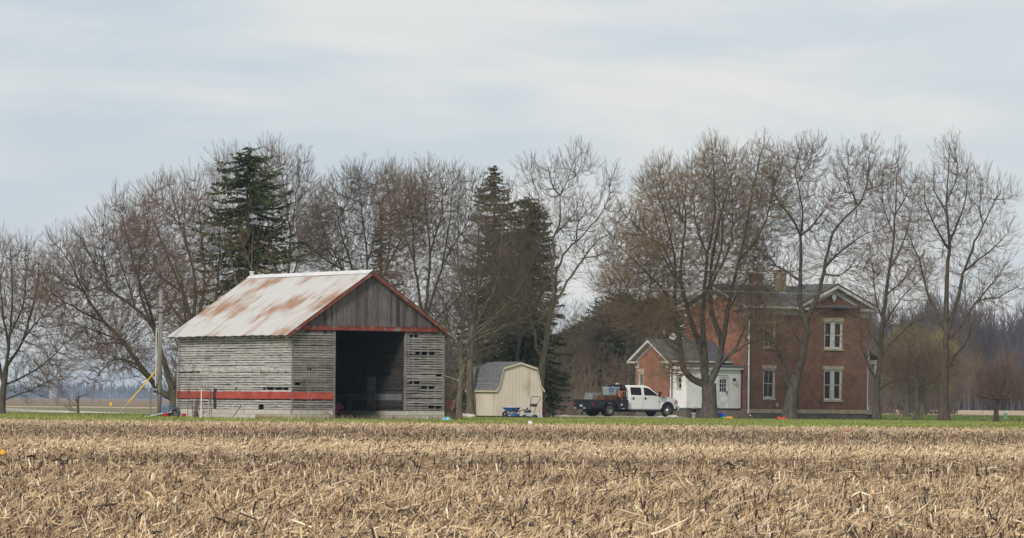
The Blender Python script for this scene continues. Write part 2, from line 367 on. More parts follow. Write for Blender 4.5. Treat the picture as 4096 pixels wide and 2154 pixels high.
# studs behind the slats
m = MB()
for i in range(6): m.box(.02 + i * .38, .07 + i * .38, .004, .11, FT, 3.78, br.uniform(.8, 1.1))
m.build('studs', wood_f, barn)
m = MB()
for i in range(6): m.box(5.44 + i * .36, 5.49 + i * .36, .004, .11, FT, 3.78, br.uniform(.8, 1.1))
m.build('studs', wood_f, barn)
m = MB()
for i in range(15): m.box(.004, .11, .15 + i * .775, .20 + i * .775, FT, 3.78, br.uniform(.8, 1.1))
m.build('studs', wood_f, barn)
m = MB()                                        # corner and jamb boards
m.box(1.93, 2.02, -.055, .10, 0.02, 3.74, .8); m.build('jamb_board', wood_f, barn); m = MB(); m.box(5.40, 5.47, -.04, .10, .40, 3.74, .85); m.build('jamb_board', wood_f, barn); m = MB(); m.box(5.54, 5.59, -.062, -.036, 2.0, 3.62, .9); m.build('jamb_board', wood_f, barn)
m = MB(); m.box(7.27, 7.33, -.036, .10, FT, 3.74, .85); m.build('corner_board', wood_f, barn); m = MB(); m.box(-.035, .03, -.036, .03, FT, 3.74, .75); m.build('corner_board', wood_f, barn); m = MB(); m.box(-.05, .01, BL - .02, BL + .04, FT, 2.3, 1.25)
m.build('corner_board', wood_s, barn)
# inner walls of the drive, back wall, right wall, and an unseen loft floor added to darken the drive
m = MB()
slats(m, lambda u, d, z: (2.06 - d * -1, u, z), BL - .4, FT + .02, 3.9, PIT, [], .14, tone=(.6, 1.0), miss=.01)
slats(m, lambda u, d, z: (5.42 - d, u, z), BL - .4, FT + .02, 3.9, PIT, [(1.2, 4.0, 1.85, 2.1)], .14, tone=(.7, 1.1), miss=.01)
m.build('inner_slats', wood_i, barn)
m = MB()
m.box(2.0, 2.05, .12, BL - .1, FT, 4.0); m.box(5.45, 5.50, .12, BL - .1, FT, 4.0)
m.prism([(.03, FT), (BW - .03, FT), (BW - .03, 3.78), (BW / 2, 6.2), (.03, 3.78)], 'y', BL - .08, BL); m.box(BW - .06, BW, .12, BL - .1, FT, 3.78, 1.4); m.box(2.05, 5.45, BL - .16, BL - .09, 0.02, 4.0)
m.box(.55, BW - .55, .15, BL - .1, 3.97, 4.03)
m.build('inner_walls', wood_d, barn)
m = MB(); m.box(5.375, 5.39, .2, 8.0, .84, 1.12, 1.0); m.build('metal_strip', mat('dull_sheet_metal', (0.16, 0.18, 0.20), rough=.55, metal=.3, base2=(.24, .26, .28)), barn)
m = MB(); m.box(5.36, 5.378, 2.6, 3.35, .42, 1.86, 1.0); m.build('patch_board', wood_f, barn); m = MB(); m.box(5.355, 5.373, 4.8, 5.3, .42, .83, .8); m.build('patch_board', wood_f, barn)
# foundation, broken by the drive
m = MB(); m.box(0.0, 1.96, -.03, .12, -.3, FT); m.build('foundation_front', block_x, barn)
m = MB(); m.box(5.44, BW + .02, -.03, .12, -.3, FT); m.box(5.43, 5.60, .12, BL - .1, -.3, FT - .003); m.build('foundation_front', block_x, barn)
m = MB(); m.box(-.03, .14, .125, BL, -.3, FT - .002); m.box(1.90, 2.06, .125, BL - .1, -.3, FT - .003); m.box(BW - .1, BW + .02, .125, BL, -.3, FT - .003); m.box(5.605, 5.61, .13, BL - .1, -.3, FT - .004)
m.build('foundation_side', block_y, barn)
m = MB(); m.box(1.98, 5.43, -.1, BL, -.2, .025); m.build('dirt_floor', mat('barn_dirt', (0.10, 0.08, 0.06), base2=(.15, .12, .09), scale=3), barn)
# gable of vertical boards, the header beam
zr = lambda u: RZ - .07 - abs(u - BW / 2) * SL
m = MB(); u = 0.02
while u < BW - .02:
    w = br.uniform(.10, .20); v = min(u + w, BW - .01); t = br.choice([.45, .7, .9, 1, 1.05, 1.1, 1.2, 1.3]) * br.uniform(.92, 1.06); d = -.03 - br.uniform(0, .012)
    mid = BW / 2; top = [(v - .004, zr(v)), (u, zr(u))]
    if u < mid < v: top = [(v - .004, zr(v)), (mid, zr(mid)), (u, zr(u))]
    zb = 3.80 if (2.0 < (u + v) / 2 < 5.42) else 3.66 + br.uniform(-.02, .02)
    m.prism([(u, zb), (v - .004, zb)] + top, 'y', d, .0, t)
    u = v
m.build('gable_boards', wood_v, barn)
m = MB(); m.box(.22, 6.95, -.115, -.046, 3.80, 3.955, 1.0); m.box(.18, 6.98, -.125, -.046, 3.955, 3.985, .7); m.build('door_header', red_w, barn)
m = MB()
for s in (-1, 1):                               # rake boards under the roof edge
    a = BW / 2 + s * .02; b = BW / 2 + s * (BW / 2 + .44)
    q = lambda u, dz: (u, RZ - .045 - abs(u - BW / 2) * SL + dz)
    m.prism([q(a, 0), q(b, 0), q(b, -.12), q(a, -.12)], 'y', -.30, -.262, 1.0)
m.build('rake_boards', red_w, barn)
# roof: two courses of real corrugated sheet a side
rust = bpy.data.materials.new('rusty_corrugated_metal'); rust.use_nodes = True
t = rust.node_tree; n = t.nodes; l = t.links; b = n['Principled BSDF']
co = n.new('ShaderNodeTexCoord'); m1 = n.new('ShaderNodeMapping'); m1.inputs['Scale'].default_value = (.26, 4.6, .26); l.new(co.outputs['Object'], m1.inputs[0])
n1 = n.new('ShaderNodeTexNoise'); n1.inputs['Scale'].default_value = 3.0; n1.inputs['Detail'].default_value = 8; n1.inputs['Roughness'].default_value = .62; l.new(m1.outputs[0], n1.inputs['Vector'])
m2 = n.new('ShaderNodeMapping'); m2.inputs['Scale'].default_value = (.42, .30, .4); m2.inputs['Location'].default_value = (1.55, .35, 0); l.new(co.outputs['Object'], m2.inputs[0])
n2 = n.new('ShaderNodeTexNoise'); n2.inputs['Scale'].default_value = 1.6; n2.inputs['Detail'].default_value = 3; l.new(m2.outputs[0], n2.inputs['Vector'])
ma = n.new('ShaderNodeMath'); ma.operation = 'MULTIPLY_ADD'; l.new(n2.outputs['Fac'], ma.inputs[0]); ma.inputs[1].default_value = 1.15; l.new(n1.outputs['Fac'], ma.inputs[2])
r = n.new('ShaderNodeMapRange'); r.inputs['From Min'].default_value = 1.05; r.inputs['From Max'].default_value = 1.27; l.new(ma.outputs[0], r.inputs['Value'])
n3 = n.new('ShaderNodeTexNoise'); n3.inputs['Scale'].default_value = 5; n3.inputs['Detail'].default_value = 6; l.new(m1.outputs[0], n3.inputs['Vector'])
c0 = n.new('ShaderNodeMix'); c0.data_type = 'RGBA'; c0.inputs['A'].default_value = (.39, .39, .395, 1); c0.inputs['B'].default_value = (.59, .59, .585, 1); l.new(n3.outputs['Fac'], c0.inputs['Factor'])
c1 = n.new('ShaderNodeMix'); c1.data_type = 'RGBA'; c1.inputs['A'].default_value = (.37, .245, .155, 1); c1.inputs['B'].default_value = (.24, .105, .055, 1); l.new(n3.outputs['Fac'], c1.inputs['Factor'])
c2 = n.new('ShaderNodeMix'); c2.data_type = 'RGBA'; l.new(r.outputs[0], c2.inputs['Factor']); l.new(c0.outputs['Result'], c2.inputs['A']); l.new(c1.outputs['Result'], c2.inputs['B'])
l.new(c2.outputs['Result'], b.inputs['Base Color']); b.inputs['Roughness'].default_value = .6; b.inputs['Metallic'].default_value = .15
def corrugated(s):
    V = []; F = []; ny = 520; ya, yb = -.30, BL + .25; per = .152
    half = BW / 2 + .46; courses = [(0.0, half * .56, .007), (half * .545, half, 0.0)]
    for (d0, d1, lift) in courses:
        base = len(V); steps = 4
        for k in range(steps + 1):
            d = d0 + (d1 - d0) * k / steps
            for i in range(ny + 1):
                y = ya + (yb - ya) * i / ny
                w = .016 * math.sin(2 * math.pi * y / per) + .008 * math.sin(y * 1.3 + d) + (.01 * math.sin(y * 7.1) if k == steps else 0)
                V.append((BW / 2 + s * d, y, RZ - d * SL + w + lift))
        for k in range(steps):
            for i in range(ny): a = base + k * (ny + 1) + i; F.append((a, a + 1, a + ny + 2, a + ny + 1))
    o = np_mesh('roof', V, F, rust, barn, smooth=True)
    return o
corrugated(-1); corrugated(1)
m = MB()
m.prism([(BW / 2 - .22, RZ - .22 * SL + .045), (BW / 2, RZ + .055), (BW / 2 + .22, RZ - .22 * SL + .045), (BW / 2 + .22, RZ - .22 * SL + .038), (BW / 2, RZ + .047), (BW / 2 - .22, RZ - .22 * SL + .038)], 'y', -.31, BL + .26)
m.build('ridge_cap', mat('galvanised_cap', (.58, .59, .60), rough=.5, metal=.15, base2=(.7, .71, .72), scale=3), barn)
m = MB()                                        # rafters with their tails showing under the eaves
for i in range(19):
    y = -.12 + i * .62
    for s in (-1, 1):
        q = lambda d, dz: (BW / 2 + s * d, RZ - .03 - d * SL + dz)
        m.prism([q(.1, 0), q(BW / 2 + .40, 0), q(BW / 2 + .40, -.13), q(.1, -.13)], 'y', y, y + .05, br.uniform(.8, 1.1))
m.build('rafters', mat('rafter_wood', (.17, .14, .125), base2=(.28, .25, .23), scale=4), barn)
m = MB(); m.box(-.02, .03, .02, BL, 3.62, 3.80); m.build('eave_board', red_w, barn)
m = MB(); m.tube([(3.66, BL + .1, RZ + .04), (3.66, BL + .1, RZ + .16)], .09, 10); m.tube([(3.66, BL + .1, RZ + .16), (3.66, BL + .1, RZ + .22)], .12, 10); m.build('ridge_vent', mat('galvanised_cap', (.6, .6, .6)), barn)
m = MB(); m.tube([(7.2, -.05, 1.95), (7.85, -.45, 1.72)], [.026, .016], 5); m.build('loose_slat', wood_f, barn)
m = MB(); m.tube([(1.62, -.06, .35), (1.92, -.25, .02)], .03, 5); m.build('leaning_board', wood_f, barn)

# machine parked inside the drive
def bw(x, y, z=0): return Matrix.Translation(BO) @ Matrix.Rotation(BA, 4, 'Z') @ Vector((x, y, z))
mc = thing('garden_tractor', 'dark red garden machine parked just inside the barn doorway', 'garden tractor', bw(2.75, 2.0, .03), BA)
dk_red = mat('dark_red_enamel', (.085, .010, .010), rough=.55, var=.25, scale=4); blackp = mat('black_rubber', (.018, .018, .018), rough=.85, var=.3, scale=6); steel = mat('dull_steel', (.30, .31, .32), rough=.45, metal=.5, var=.2, scale=8)
m = MB(); m.box(-.55, .45, -.32, .32, .22, .40); m.prism([(.0, .40), (.62, .40), (.66, .52), (.55, .66), (.05, .68)], 'y', -.25, .25); m.build('body', dk_red, mc, bevel=.03)
m = MB(); m.prism([(-.45, .40), (-.05, .40), (-.08, .50), (-.38, .52), (-.46, .80), (-.52, .80)], 'y', -.2, .2); m.build('seat', blackp, mc, bevel=.03)
for (x, y, r_) in ((-.4, -.38, .23), (-.4, .38, .23), (.5, -.3, .16), (.5, .3, .16)):
    m = MB(); m.lathe([(r_ * .5, -.07), (r_ * .95, -.07), (r_, -.04), (r_, .04), (r_ * .95, .07), (r_ * .5, .07)], 14, Matrix.Translation((x, y, r_)) @ Matrix.Rotation(math.pi / 2, 4, 'X')); m.build('wheel', blackp, mc)
m = MB(); m.tube([(.12, 0, .66), (.0, 0, .92)], .02, 6); m.tube([(.13 * math.cos(a) - .02, .13 * math.sin(a), .93 + .04 * math.cos(a)) for a in np.linspace(0, 6.28, 13)], .015, 5); m.build('steering_wheel', steel, mc)
# ================================================================ brick farmhouse, seen on its corner
HA = math.radians(35.0); HO = Vector((15.64, 300.0, 0.0))
house = thing('brick_farmhouse', 'two storey red brick farmhouse with white gables and white sided porch', 'house', HO, HA)
bk_f = brick_mat('brick_front', 'x', (0.23, 0.073, 0.045), (0.115, 0.043, 0.031), (0.235, 0.185, 0.145), .215, .075, .010, (0.085, 0.05, 0.038), .42, .66, 1.3)  # darker than the side brick: grime, and the front's shade put into the colour
bk_s = brick_mat('brick_side', 'y', (0.34, 0.108, 0.058), (0.17, 0.06, 0.038), (0.33, 0.255, 0.195), .215, .075, .010, (0.13, 0.062, 0.045), .46, .70, 1.4)  # same brick as the front, its sunlit warmth put into the colour
stone = mat('tan_stone', (0.27, 0.235, 0.17), rough=.9, base2=(0.38, 0.335, 0.25), scale=2.5, detail=6)
stone_d = mat('dark_foundation', (0.095, 0.082, 0.07), rough=.95, base2=(0.15, 0.13, 0.11), scale=1.6, detail=6)
trim = mat('weathered_white_trim', (0.40, 0.39, 0.365), rough=.8, base2=(0.53, 0.52, 0.49), scale=2.2, stretch=(1, 1, 3), stain=((.33, .31, .28), 1.6, (1, 1, 2.5), .56, .74))
white = mat('white_paint', (0.70, 0.71, 0.71), rough=.65, base2=(0.80, 0.80, 0.79), scale=1.2)
shing = mat('dark_shingle', (0.062, 0.066, 0.074), rough=.9, base2=(0.105, 0.108, 0.115), scale=3.5, stretch=(1, 1, 2), detail=7)
gl = glass_mat('window_glass'); gl2 = glass_mat('curtained_glass', (.06, .07, .075), .12)
curt = mat('curtain_cloth', (.12, .13, .14), base2=(.22, .23, .24), scale=7, stretch=(1, 1, .1))
FW, FD = 10.25, 6.9; BAND0, BAND1, EV, RG = .35, .62, 7.45, 8.93
def wall_with_holes(mb, axis, c0, c1, z0, z1, holes, pos, th):
    """brick wall made of butted blocks around rectangular holes (a, b, za, zb)"""
    xs = sorted({c0, c1, *[h[0] for h in holes], *[h[1] for h in holes]}); zs = sorted({z0, z1, *[h[2] for h in holes], *[h[3] for h in holes]})
    for i in range(len(xs) - 1):
        for j in range(len(zs) - 1):
            mx, mz = (xs[i] + xs[i + 1]) / 2, (zs[j] + zs[j + 1]) / 2
            if any(h[0] < mx < h[1] and h[2] < mz < h[3] for h in holes): continue
            if axis == 'x': mb.box(xs[i], xs[i + 1], pos, pos + th, zs[j], zs[j + 1])
            else: mb.box(pos, pos + th, xs[i], xs[i + 1], zs[j], zs[j + 1])
GP = -.14                                                            # the gabled bay stands a little proud
GX0, GX1, GC = 4.35, 10.25, 7.25
wl = (1.38, 2.42, 1.33, 3.33); wu = (1.42, 2.44, 4.74, 6.52)
dl = (6.48, 8.06, 1.25, 3.32); du = (6.48, 8.08, 4.72, 6.58)
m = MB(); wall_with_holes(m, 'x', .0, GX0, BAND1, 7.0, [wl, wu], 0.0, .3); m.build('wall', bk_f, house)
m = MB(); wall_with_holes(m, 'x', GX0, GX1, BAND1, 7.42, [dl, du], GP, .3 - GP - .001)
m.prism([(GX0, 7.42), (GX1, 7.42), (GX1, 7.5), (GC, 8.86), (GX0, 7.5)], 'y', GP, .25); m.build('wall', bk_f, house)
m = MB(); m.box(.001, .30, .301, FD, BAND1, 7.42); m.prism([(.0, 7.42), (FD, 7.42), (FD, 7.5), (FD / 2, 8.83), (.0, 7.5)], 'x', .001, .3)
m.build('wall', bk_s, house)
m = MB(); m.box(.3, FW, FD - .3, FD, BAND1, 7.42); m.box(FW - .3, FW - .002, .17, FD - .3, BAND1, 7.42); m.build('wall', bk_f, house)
m = MB(); m.box(.32, FW - .32, .5, FD - .32, .7, .72); m.box(.32, FW - .32, .5, FD - .32, 3.9, 4.0); m.box(3.6, 3.7, .5, FD - .32, .72, 7.3); m.box(.5, FW - .4, 2.2, 2.3, .72, 7.3); m.build('interior', mat('dim_interior', (.12, .11, .10)), house)
m = MB(); m.box(-.05, GX0, -.05, .3, BAND0, BAND1); m.box(GX0, FW + .05, GP - .05, .3, BAND0, BAND1); m.box(-.05, .3, .3, FD, BAND0, BAND1); m.build('stone_band', stone, house)
m = MB(); m.box(0, GX0, .0, .3, -.4, BAND0); m.box(GX0, FW, GP, .3, -.4, BAND0); m.box(.0, .3, .3, FD, -.4, BAND0); m.box(FW - .3, FW, .3, FD, -.4, BAND0); m.build('foundation', stone_d, house)

def window(hole, pos, axis='x', sashes=1, lintel=True, mat_glass=None, sill=True, muntin=True, parent=house, lint=stone, out=-1, curtain=False):
    a, b, z0, z1 = hole; fw = .10
    def bx(mb, u0, u1, d0, d1, za, zb, **k):      # d outward from the wall face
        if axis == 'x': mb.box(u0, u1, pos - d1, pos - d0, za, zb, **k)
        else: mb.box(pos - d1, pos - d0, u0, u1, za, zb, **k)
    m = MB(); dep = (-.18, -.035)
    bx(m, a + .003, a + fw, *dep, z0 + .003, z1 - .003); bx(m, b - fw, b - .003, *dep, z0 + .003, z1 - .003); bx(m, a + fw, b - fw, *dep, z1 - fw, z1 - .003); bx(m, a + fw, b - fw, *dep, z0 + .003, z0 + .09)
    opens = [(a + fw, b - fw)]
    if sashes == 2:
        c = (a + b) / 2; bx(m, c - .14, c + .14, *dep, z0 + .09, z1 - fw); bx(m, c - .012, c + .012, -.035, -.022, z0 + .09, z1 - fw); opens = [(a + fw, c - .14), (c + .14, b - fw)]
    zm = (z0 + z1) / 2 + .0
    for (u0, u1) in opens:
        s = .045
        for (za, zb, d) in ((zm - .02, z1 - fw, -.085), (z0 + .09, zm + .03, -.12)):
            bx(m, u0, u0 + s, d - .035, d, za, zb); bx(m, u1 - s, u1, d - .035, d, za, zb); bx(m, u0 + s, u1 - s, d - .035, d, zb - s, zb); bx(m, u0 + s, u1 - s, d - .035, d, za, za + s)
            if muntin and sashes == 1: bx(m, (u0 + u1) / 2 - .014, (u0 + u1) / 2 + .014, d - .03, d - .004, za + s, zb - s)
    w = m.build('window', trim, parent)
    for (u0, u1) in opens:
        m = MB(); bx(m, u0 + .03, u1 - .03, -.115, -.107, zm, z1 - fw - .02); bx(m, u0 + .03, u1 - .03, -.148, -.140, z0 + .11, zm - .005); m.build('pane', mat_glass or gl, w)
    if sill:
        m = MB(); bx(m, a - .06, b + .06, -.12, .07, z0 - .11, z0); m.build('sill', lint, w)
    if lintel:
        m = MB(); bx(m, a - .10, b + .10, -.05, .018, z1, z1 + .24); m.build('lintel', stone, w)
    return w
window(wl, 0.0); window(wu, 0.0, lintel=False)
window(dl, GP, sashes=2); window(du, GP, sashes=2, mat_glass=gl)
m = MB()                                                             # curtains hung inside the wide windows
for (a, b, z0, z1) in ((dl[0] + .12, dl[1] - .12, 2.25, 3.2), (du[0] + .12, du[1] - .12, 5.6, 6.45)):
    n_ = 40; vs = []
    for i in range(n_ + 1): vs += [(a + (b - a) * i / n_, .12 + .02 * math.sin(i * 1.4), z0), (a + (b - a) * i / n_, .12 + .02 * math.sin(i * 1.4), z1)]
    m = MB(); m.add(vs, [(2 * i, 2 * i + 2, 2 * i + 3, 2 * i + 1) for i in range(n_)]); m.build('curtain', curt, house)
# cornices
m = MB(); m.box(-.06, GX0 - .002, -.055, .29, 6.95, 7.36); m.build('frieze', trim, house)
m = MB()
m.box(-.5, GX0 - .05, -.50, .0, 7.36, 7.45); m.box(-.5, GX0 - .05, -.58, -.50, 7.36, 7.52)
m.build('cornice', trim, house)
m = MB(); m.box(GX1 - .95, GX1 + .55, GP - .42, GP + .1, 7.30, 7.46); m.box(GX1 - .55, GX1 + .06, GP - .05, GP + .05, 6.85, 7.30); m.build('cornice', trim, house)
m = MB(); m.box(GX0 - .45, GX0 + .75, GP - .42, GP + .1, 7.30, 7.46); m.box(GX0 - .02, GX0 + .4, GP - .05, GP + .05, 6.85, 7.30)
m.build('cornice', trim, house)
m = MB(); m.box(-.42, .1, FD - .6, FD + .5, 7.30, 7.46); m.box(-.05, .0, FD - .6, FD, 6.85, 7.30); m.build('cornice', trim, house)
m = MB(); m.box(-.42, -.005, -.5, 1.15, 7.30, 7.36); m.box(-.05, .0, .0, .75, 6.85, 7.30)
m.build('cornice', trim, house)
def gable_trim(mb, axis, c, half, zpk, slope, pos, over, band, name=None):
    """fascia along the roof edge, soffit under it and a frieze band on the wall, both rakes of a gable"""
    for s in (-1, 1):
        q = lambda d, dz: (c + s * d, zpk - d * slope + dz)
        mb.prism([q(0, .0), q(half, .0), q(half, -.20), q(0, -.20)], axis, pos - over - .04, pos - over, 1.05)
        mb.prism([q(.0, -.15), q(half, -.15), q(half, -.19), q(.0, -.19)], axis, pos - over + .002, pos + .02, .85)
        mb.prism([q(0, -.20), q(half - .35, -.20), q(half - .35, -.20 - band), q(0, -.20 - band)], axis, pos - .055, pos + .03, .95)
m = MB()
gable_trim(m, 'y', GC, 3.45, 9.02, .435, GP, .45, .36)
m.build('gable_trim', trim, house)
m = MB(); gable_trim(m, 'x', FD / 2, 3.95, 8.96, .375, .0, .42, .36)
m.build('gable_trim', trim, house)
m = MB()                                                             # round gable ornaments with a little drop
Rx = Matrix.Rotation(math.pi / 2, 4, 'X'); Ry = Matrix.Rotation(-math.pi / 2, 4, 'Y')
m.lathe([(.001, 0), (.17, 0), (.19, .03), (.12, .07), (.001, .08)], 18, Matrix.Translation((GC, GP - .05, 8.2)) @ Rx)
m.box(GC - .04, GC + .04, GP - .09, GP - .03, 7.92, 8.04)
m.build('gable_ornament', white, house)
m = MB(); m.lathe([(.001, 0), (.17, 0), (.19, .03), (.12, .07), (.001, .08)], 18, Matrix.Translation((-.05, FD / 2, 8.15)) @ Ry); m.build('gable_ornament', white, house)
# roofs
m = MB()
ROV = .47
m.slab([(-ROV, -.58, 7.53), (10.75, -.58, 7.53), (10.75, FD / 2, RG + .08), (-ROV, FD / 2, RG + .08)], .07)
m.slab([(10.75, FD + .58, 7.53), (-ROV, FD + .58, 7.53), (-ROV, FD / 2, RG + .08), (10.75, FD / 2, RG + .08)], .07)
m.slab([(GC - 3.55, GP - .50, 7.535), (GC, GP - .50, 9.07), (GC, 3.45, 9.07), (GC - 3.55, 3.45, 7.535)][::-1], .07)
m.slab([(GC, GP - .50, 9.07), (GC + 3.55, GP - .50, 7.535), (GC + 3.55, 3.45, 7.535), (GC, 3.45, 9.07)][::-1], .07)
for i in range(13): m.box(-ROV, 10.7, -.56 + i * .31, -.55 + i * .31, 7.535 + (i * .31) * .367, 7.546 + (i * .31) * .367, .8)   # shingle course edges
roof = m.build('roof', shing, house)
def chimney(name, x0, x1, y0, y1, z0, z1, mt, flash):
    m = MB(); m.box(x0, x1, y0, y1, z0, z1); m.box(x0 - .05, x1 + .05, y0 - .05, y1 + .05, z1, z1 + .12); m.box(x0 + .02, x1 - .02, y0 + .02, y1 - .02, z1 + .12, z1 + .18)
    c = m.build('chimney', mt, house)
    m = MB(); cx, cy = (x0 + x1) / 2, (y0 + y1) / 2
    for sx in (-1, 1):
        for sy in (-1, 1): m.box(cx + sx * .16 - .015, cx + sx * .16 + .015, cy + sy * .16 - .015, cy + sy * .16 + .015, z1 + .18, z1 + .42)
    m.box(cx - .22, cx + .22, cy - .22, cy + .22, z1 + .42, z1 + .46); m.build('chimney_cap', mat('cap_metal', (.20, .20, .20), rough=.5, metal=.4), c)
    if flash:
        m = MB(); m.box(x0 - .03, x1 + .03, y0 - .10, y0 - .02, z0 + .25, z0 + .62)
        m.prism([(y0 - .1, z0 + .25), (y1, z0 + .25 + (y1 - y0) * .37), (y1, z0 + .62 + (y1 - y0) * .37), (y0 - .1, z0 + .62)], 'x', x0 - .035, x0 - .005)
        m.build('flashing', mat('blue_grey_flashing', (.28, .36, .42), rough=.5, metal=.2), c)
ch_t = brick_mat('chimney_tan_brick', 'y', (.31, .235, .165), (.25, .19, .135), (.29, .25, .20), .215, .075, .01, (.2, .17, .14), .5, .7, 1.5)
ch_r = brick_mat('chimney_red_brick', 'y', (.30, .14, .10), (.24, .12, .09), (.34, .29, .25), .215, .075, .01, (.2, .15, .13), .45, .7, 1.5)
chimney('chimney', 4.33, 4.86, 1.98, 2.70, 7.9, 9.85, ch_t, True)
chimney('chimney', 4.2, 4.85, 4.5, 5.2, 8.2, 9.72, ch_r, False)
# downspout and meter box on the front
m = MB(); m.tube([(-.1, -.13, 7.3), (.06, -.12, 6.9), (.06, -.12, .35), (.10, -.3, .16), (.12, -.42, .10)], .055, 8)
for z in (1.8, 3.6, 5.4): m.box(-.01, .13, -.07, -.02, z, z + .05)
m.build('downspout', white, house)
m = MB(); m.box(2.45, 2.62, -.12, -.005, .78, 1.05); m.tube([(2.54, -.06, .78), (2.54, -.06, .62)], .03, 6); m.build('meter_box', mat('grey_box', (.32, .33, .33), rough=.6), house)

# low rear wing with its own small gable
WX, WY0, WY1 = -5.0, 2.0, 5.7; WC = (WY0 + WY1) / 2; WR, WE = 5.20, 3.85
m = MB(); wh = (4.83, 5.43, 1.25, 3.02)
wall_with_holes(m, 'y', WY0, WY1, .55, WE, [wh], WX, .3); m.prism([(WY0, WE), (WY1, WE), (WC, 5.02)], 'x', WX, WX + .3); m.build('wall', bk_s, house)
m = MB(); m.box(WX + .3, -.001, WY0, WY0 + .3, .55, WE); m.box(WX + .3, -.001, WY1 - .3, WY1, .55, WE); m.build('wall', bk_f, house)
m = MB(); m.box(WX, -.06, WY0 + .005, WY1 - .005, -.3, .549); m.build('foundation', stone_d, house)
window(wh, WX, axis='y', muntin=True)
m = MB(); sw = (WR - 3.78) / 2.3
m.slab([(WX - .42, WC - 2.3, 3.78), (-.01, WC - 2.3, 3.78), (-.01, WC, WR + .05), (WX - .42, WC, WR + .05)], .06)
m.slab([(-.01, WC + 2.3, 3.78), (WX - .42, WC + 2.3, 3.78), (WX - .42, WC, WR + .05), (-.01, WC, WR + .05)], .06)
wr = m.build('roof', shing, house)
m = MB(); gable_trim(m, 'x', WC, 2.3, WR + .0, sw, WX, .38, .22)
m.box(WX - .38, WX + .05, WC - 2.28, WC - 1.45, 3.62, 3.75); m.box(WX - .38, WX + .05, WC + 1.45, WC + 2.28, 3.62, 3.75); m.box(WX - .05, WX, WY0, WY0 + .32, 3.3, 3.62); m.box(WX - .05, WX, WY1 - .4, WY1, 3.3, 3.62)
m.box(WX - .3, -.02, WC - 2.36, WC - 2.30, 3.68, 3.80); m.build('gable_trim', trim, house)
m = MB(); m.tube([(WX + .06, WY0 - .16, 3.62), (WX + .10, WY0 - .08, 3.3), (WX + .10, WY0 - .08, .3)], .05, 8); m.build('downspout', white, house)
m = MB(); m.tube([(-3.9, WC + .2, 4.9), (-3.9, WC + .2, 5.75)], .06, 8); m.tube([(-3.9, WC + .2, 5.75), (-3.9, WC + .2, 5.90)], .10, 8); m.build('vent_pipe', trim, wr)
m = MB(); Md = Matrix.Translation((-3.55, WC - .35, 5.42)) @ Matrix.Rotation(math.radians(-60), 4, 'Y') @ Matrix.Rotation(.5, 4, 'X')
m.lathe([(.001, -.05), (.14, -.035), (.25, .0), (.25, .012), (.13, -.02), (.001, -.03)], 18, Md); m.tube([(-3.55, WC - .35, 5.38), (-3.5, WC - .3, 5.0)], .02, 6); m.build('satellite_dish', mat('dish_grey', (.5, .5, .5), rough=.5), wr)

# white sided porch room in the corner
PX, PY0, PY1, PZ0, PZ1 = -4.66, .5, 1.995, .67, 3.22
dr = (-2.12, -1.15, .67, 2.80); pw = (1.02, 1.62, 1.84, 2.78)
sid = white
m = MB()
def clap(mb, axis, c0, c1, holes, pos):
    z = PZ0
    while z < PZ1 - .02:
        zb = min(z + .128, PZ1); cuts = [(c0, c1)]
        for (a, b, za, zb2) in holes:
            if zb > za + .01 and z < zb2 - .01: cuts = [q for (s, e) in cuts for q in ((s, min(e, a)), (max(s, b), e)) if q[1] - q[0] > .02]
        for (s, e) in cuts:
            t = br.uniform(.96, 1.03)
            if axis == 'x': mb.prism([(pos - .022, z), (pos + .05, z), (pos + .05, zb), (pos - .004, zb)], 'x', s, e, t)
            else: mb.prism([(pos - .022, z), (pos + .05, z), (pos + .05, zb), (pos - .004, zb)], 'y', s, e, t)
        z += .128
clap(m, 'x', PX + .1, -.12, [dr], PY0); m.build('siding', sid, house)
m = MB(); clap(m, 'y', PY0 + .1, PY1, [pw], PX); m.build('siding', sid, house)
m = MB(); m.box(PX - .035, PX + .1, PY0 - .035, PY0 + .1, PZ0, PZ1); m.box(PX - .035, PX + .05, PY1 - .09, PY1, PZ0 - .001, PZ1)
m.box(PX - .22, .0, PY0 - .22, PY0 - .05, PZ1 + .02, PZ1 + .20); m.box(PX - .22, PX - .05, PY0 - .05, PY1, PZ1 + .02, PZ1 + .20); m.box(PX - .2, -.002, PY0 - .05, PY1, PZ1, PZ1 + .02)
m.build('porch_trim', white, house)
m = MB(); m.box(-.115, -.004, PY0 - .03, PY0 + .06, .6, PZ1 - .002); m.build('red_post', mat('brown_red_paint', (.13, .035, .028), base2=(.18, .05, .04), scale=5), house); m = MB(); m.box(PX - .05, PX + .02, PY1 + .001, PY1 + .1, .6, PZ1); m.build('red_post', mat('brown_red_paint', (.13, .035, .028), base2=(.18, .05, .04), scale=5), house)
m = MB(); m.slab([(PX - .26, PY0 - .28, PZ1 + .21), (.0, PY0 - .28, PZ1 + .21), (.0, PY1, PZ1 + .42), (PX - .26, PY1, PZ1 + .42)], .05); m.build('porch_roof', shing, house)
m = MB(); m.box(PX + .06, -.13, PY0 + .06, PY1, -.3, PZ0 - .05); m.build('porch_base', stone_d, house)
m = MB(); m.box(PX, -.125, PY0 - .01, PY1, PZ0 - .05, PZ0 - .002); m.build('porch_sill', mat('grey_sill', (.2, .19, .18)), house)
m = MB(); m.box(PX + .06, -.13, PY1 - .4, PY1 - .35, PZ0, PZ1); m.build('porch_back', mat('dim_interior', (.12, .11, .10)), house)
window(pw, PX, axis='y', lintel=False, sill=False, muntin=False)
m = MB(); x0, x1, z0, z1 = dr
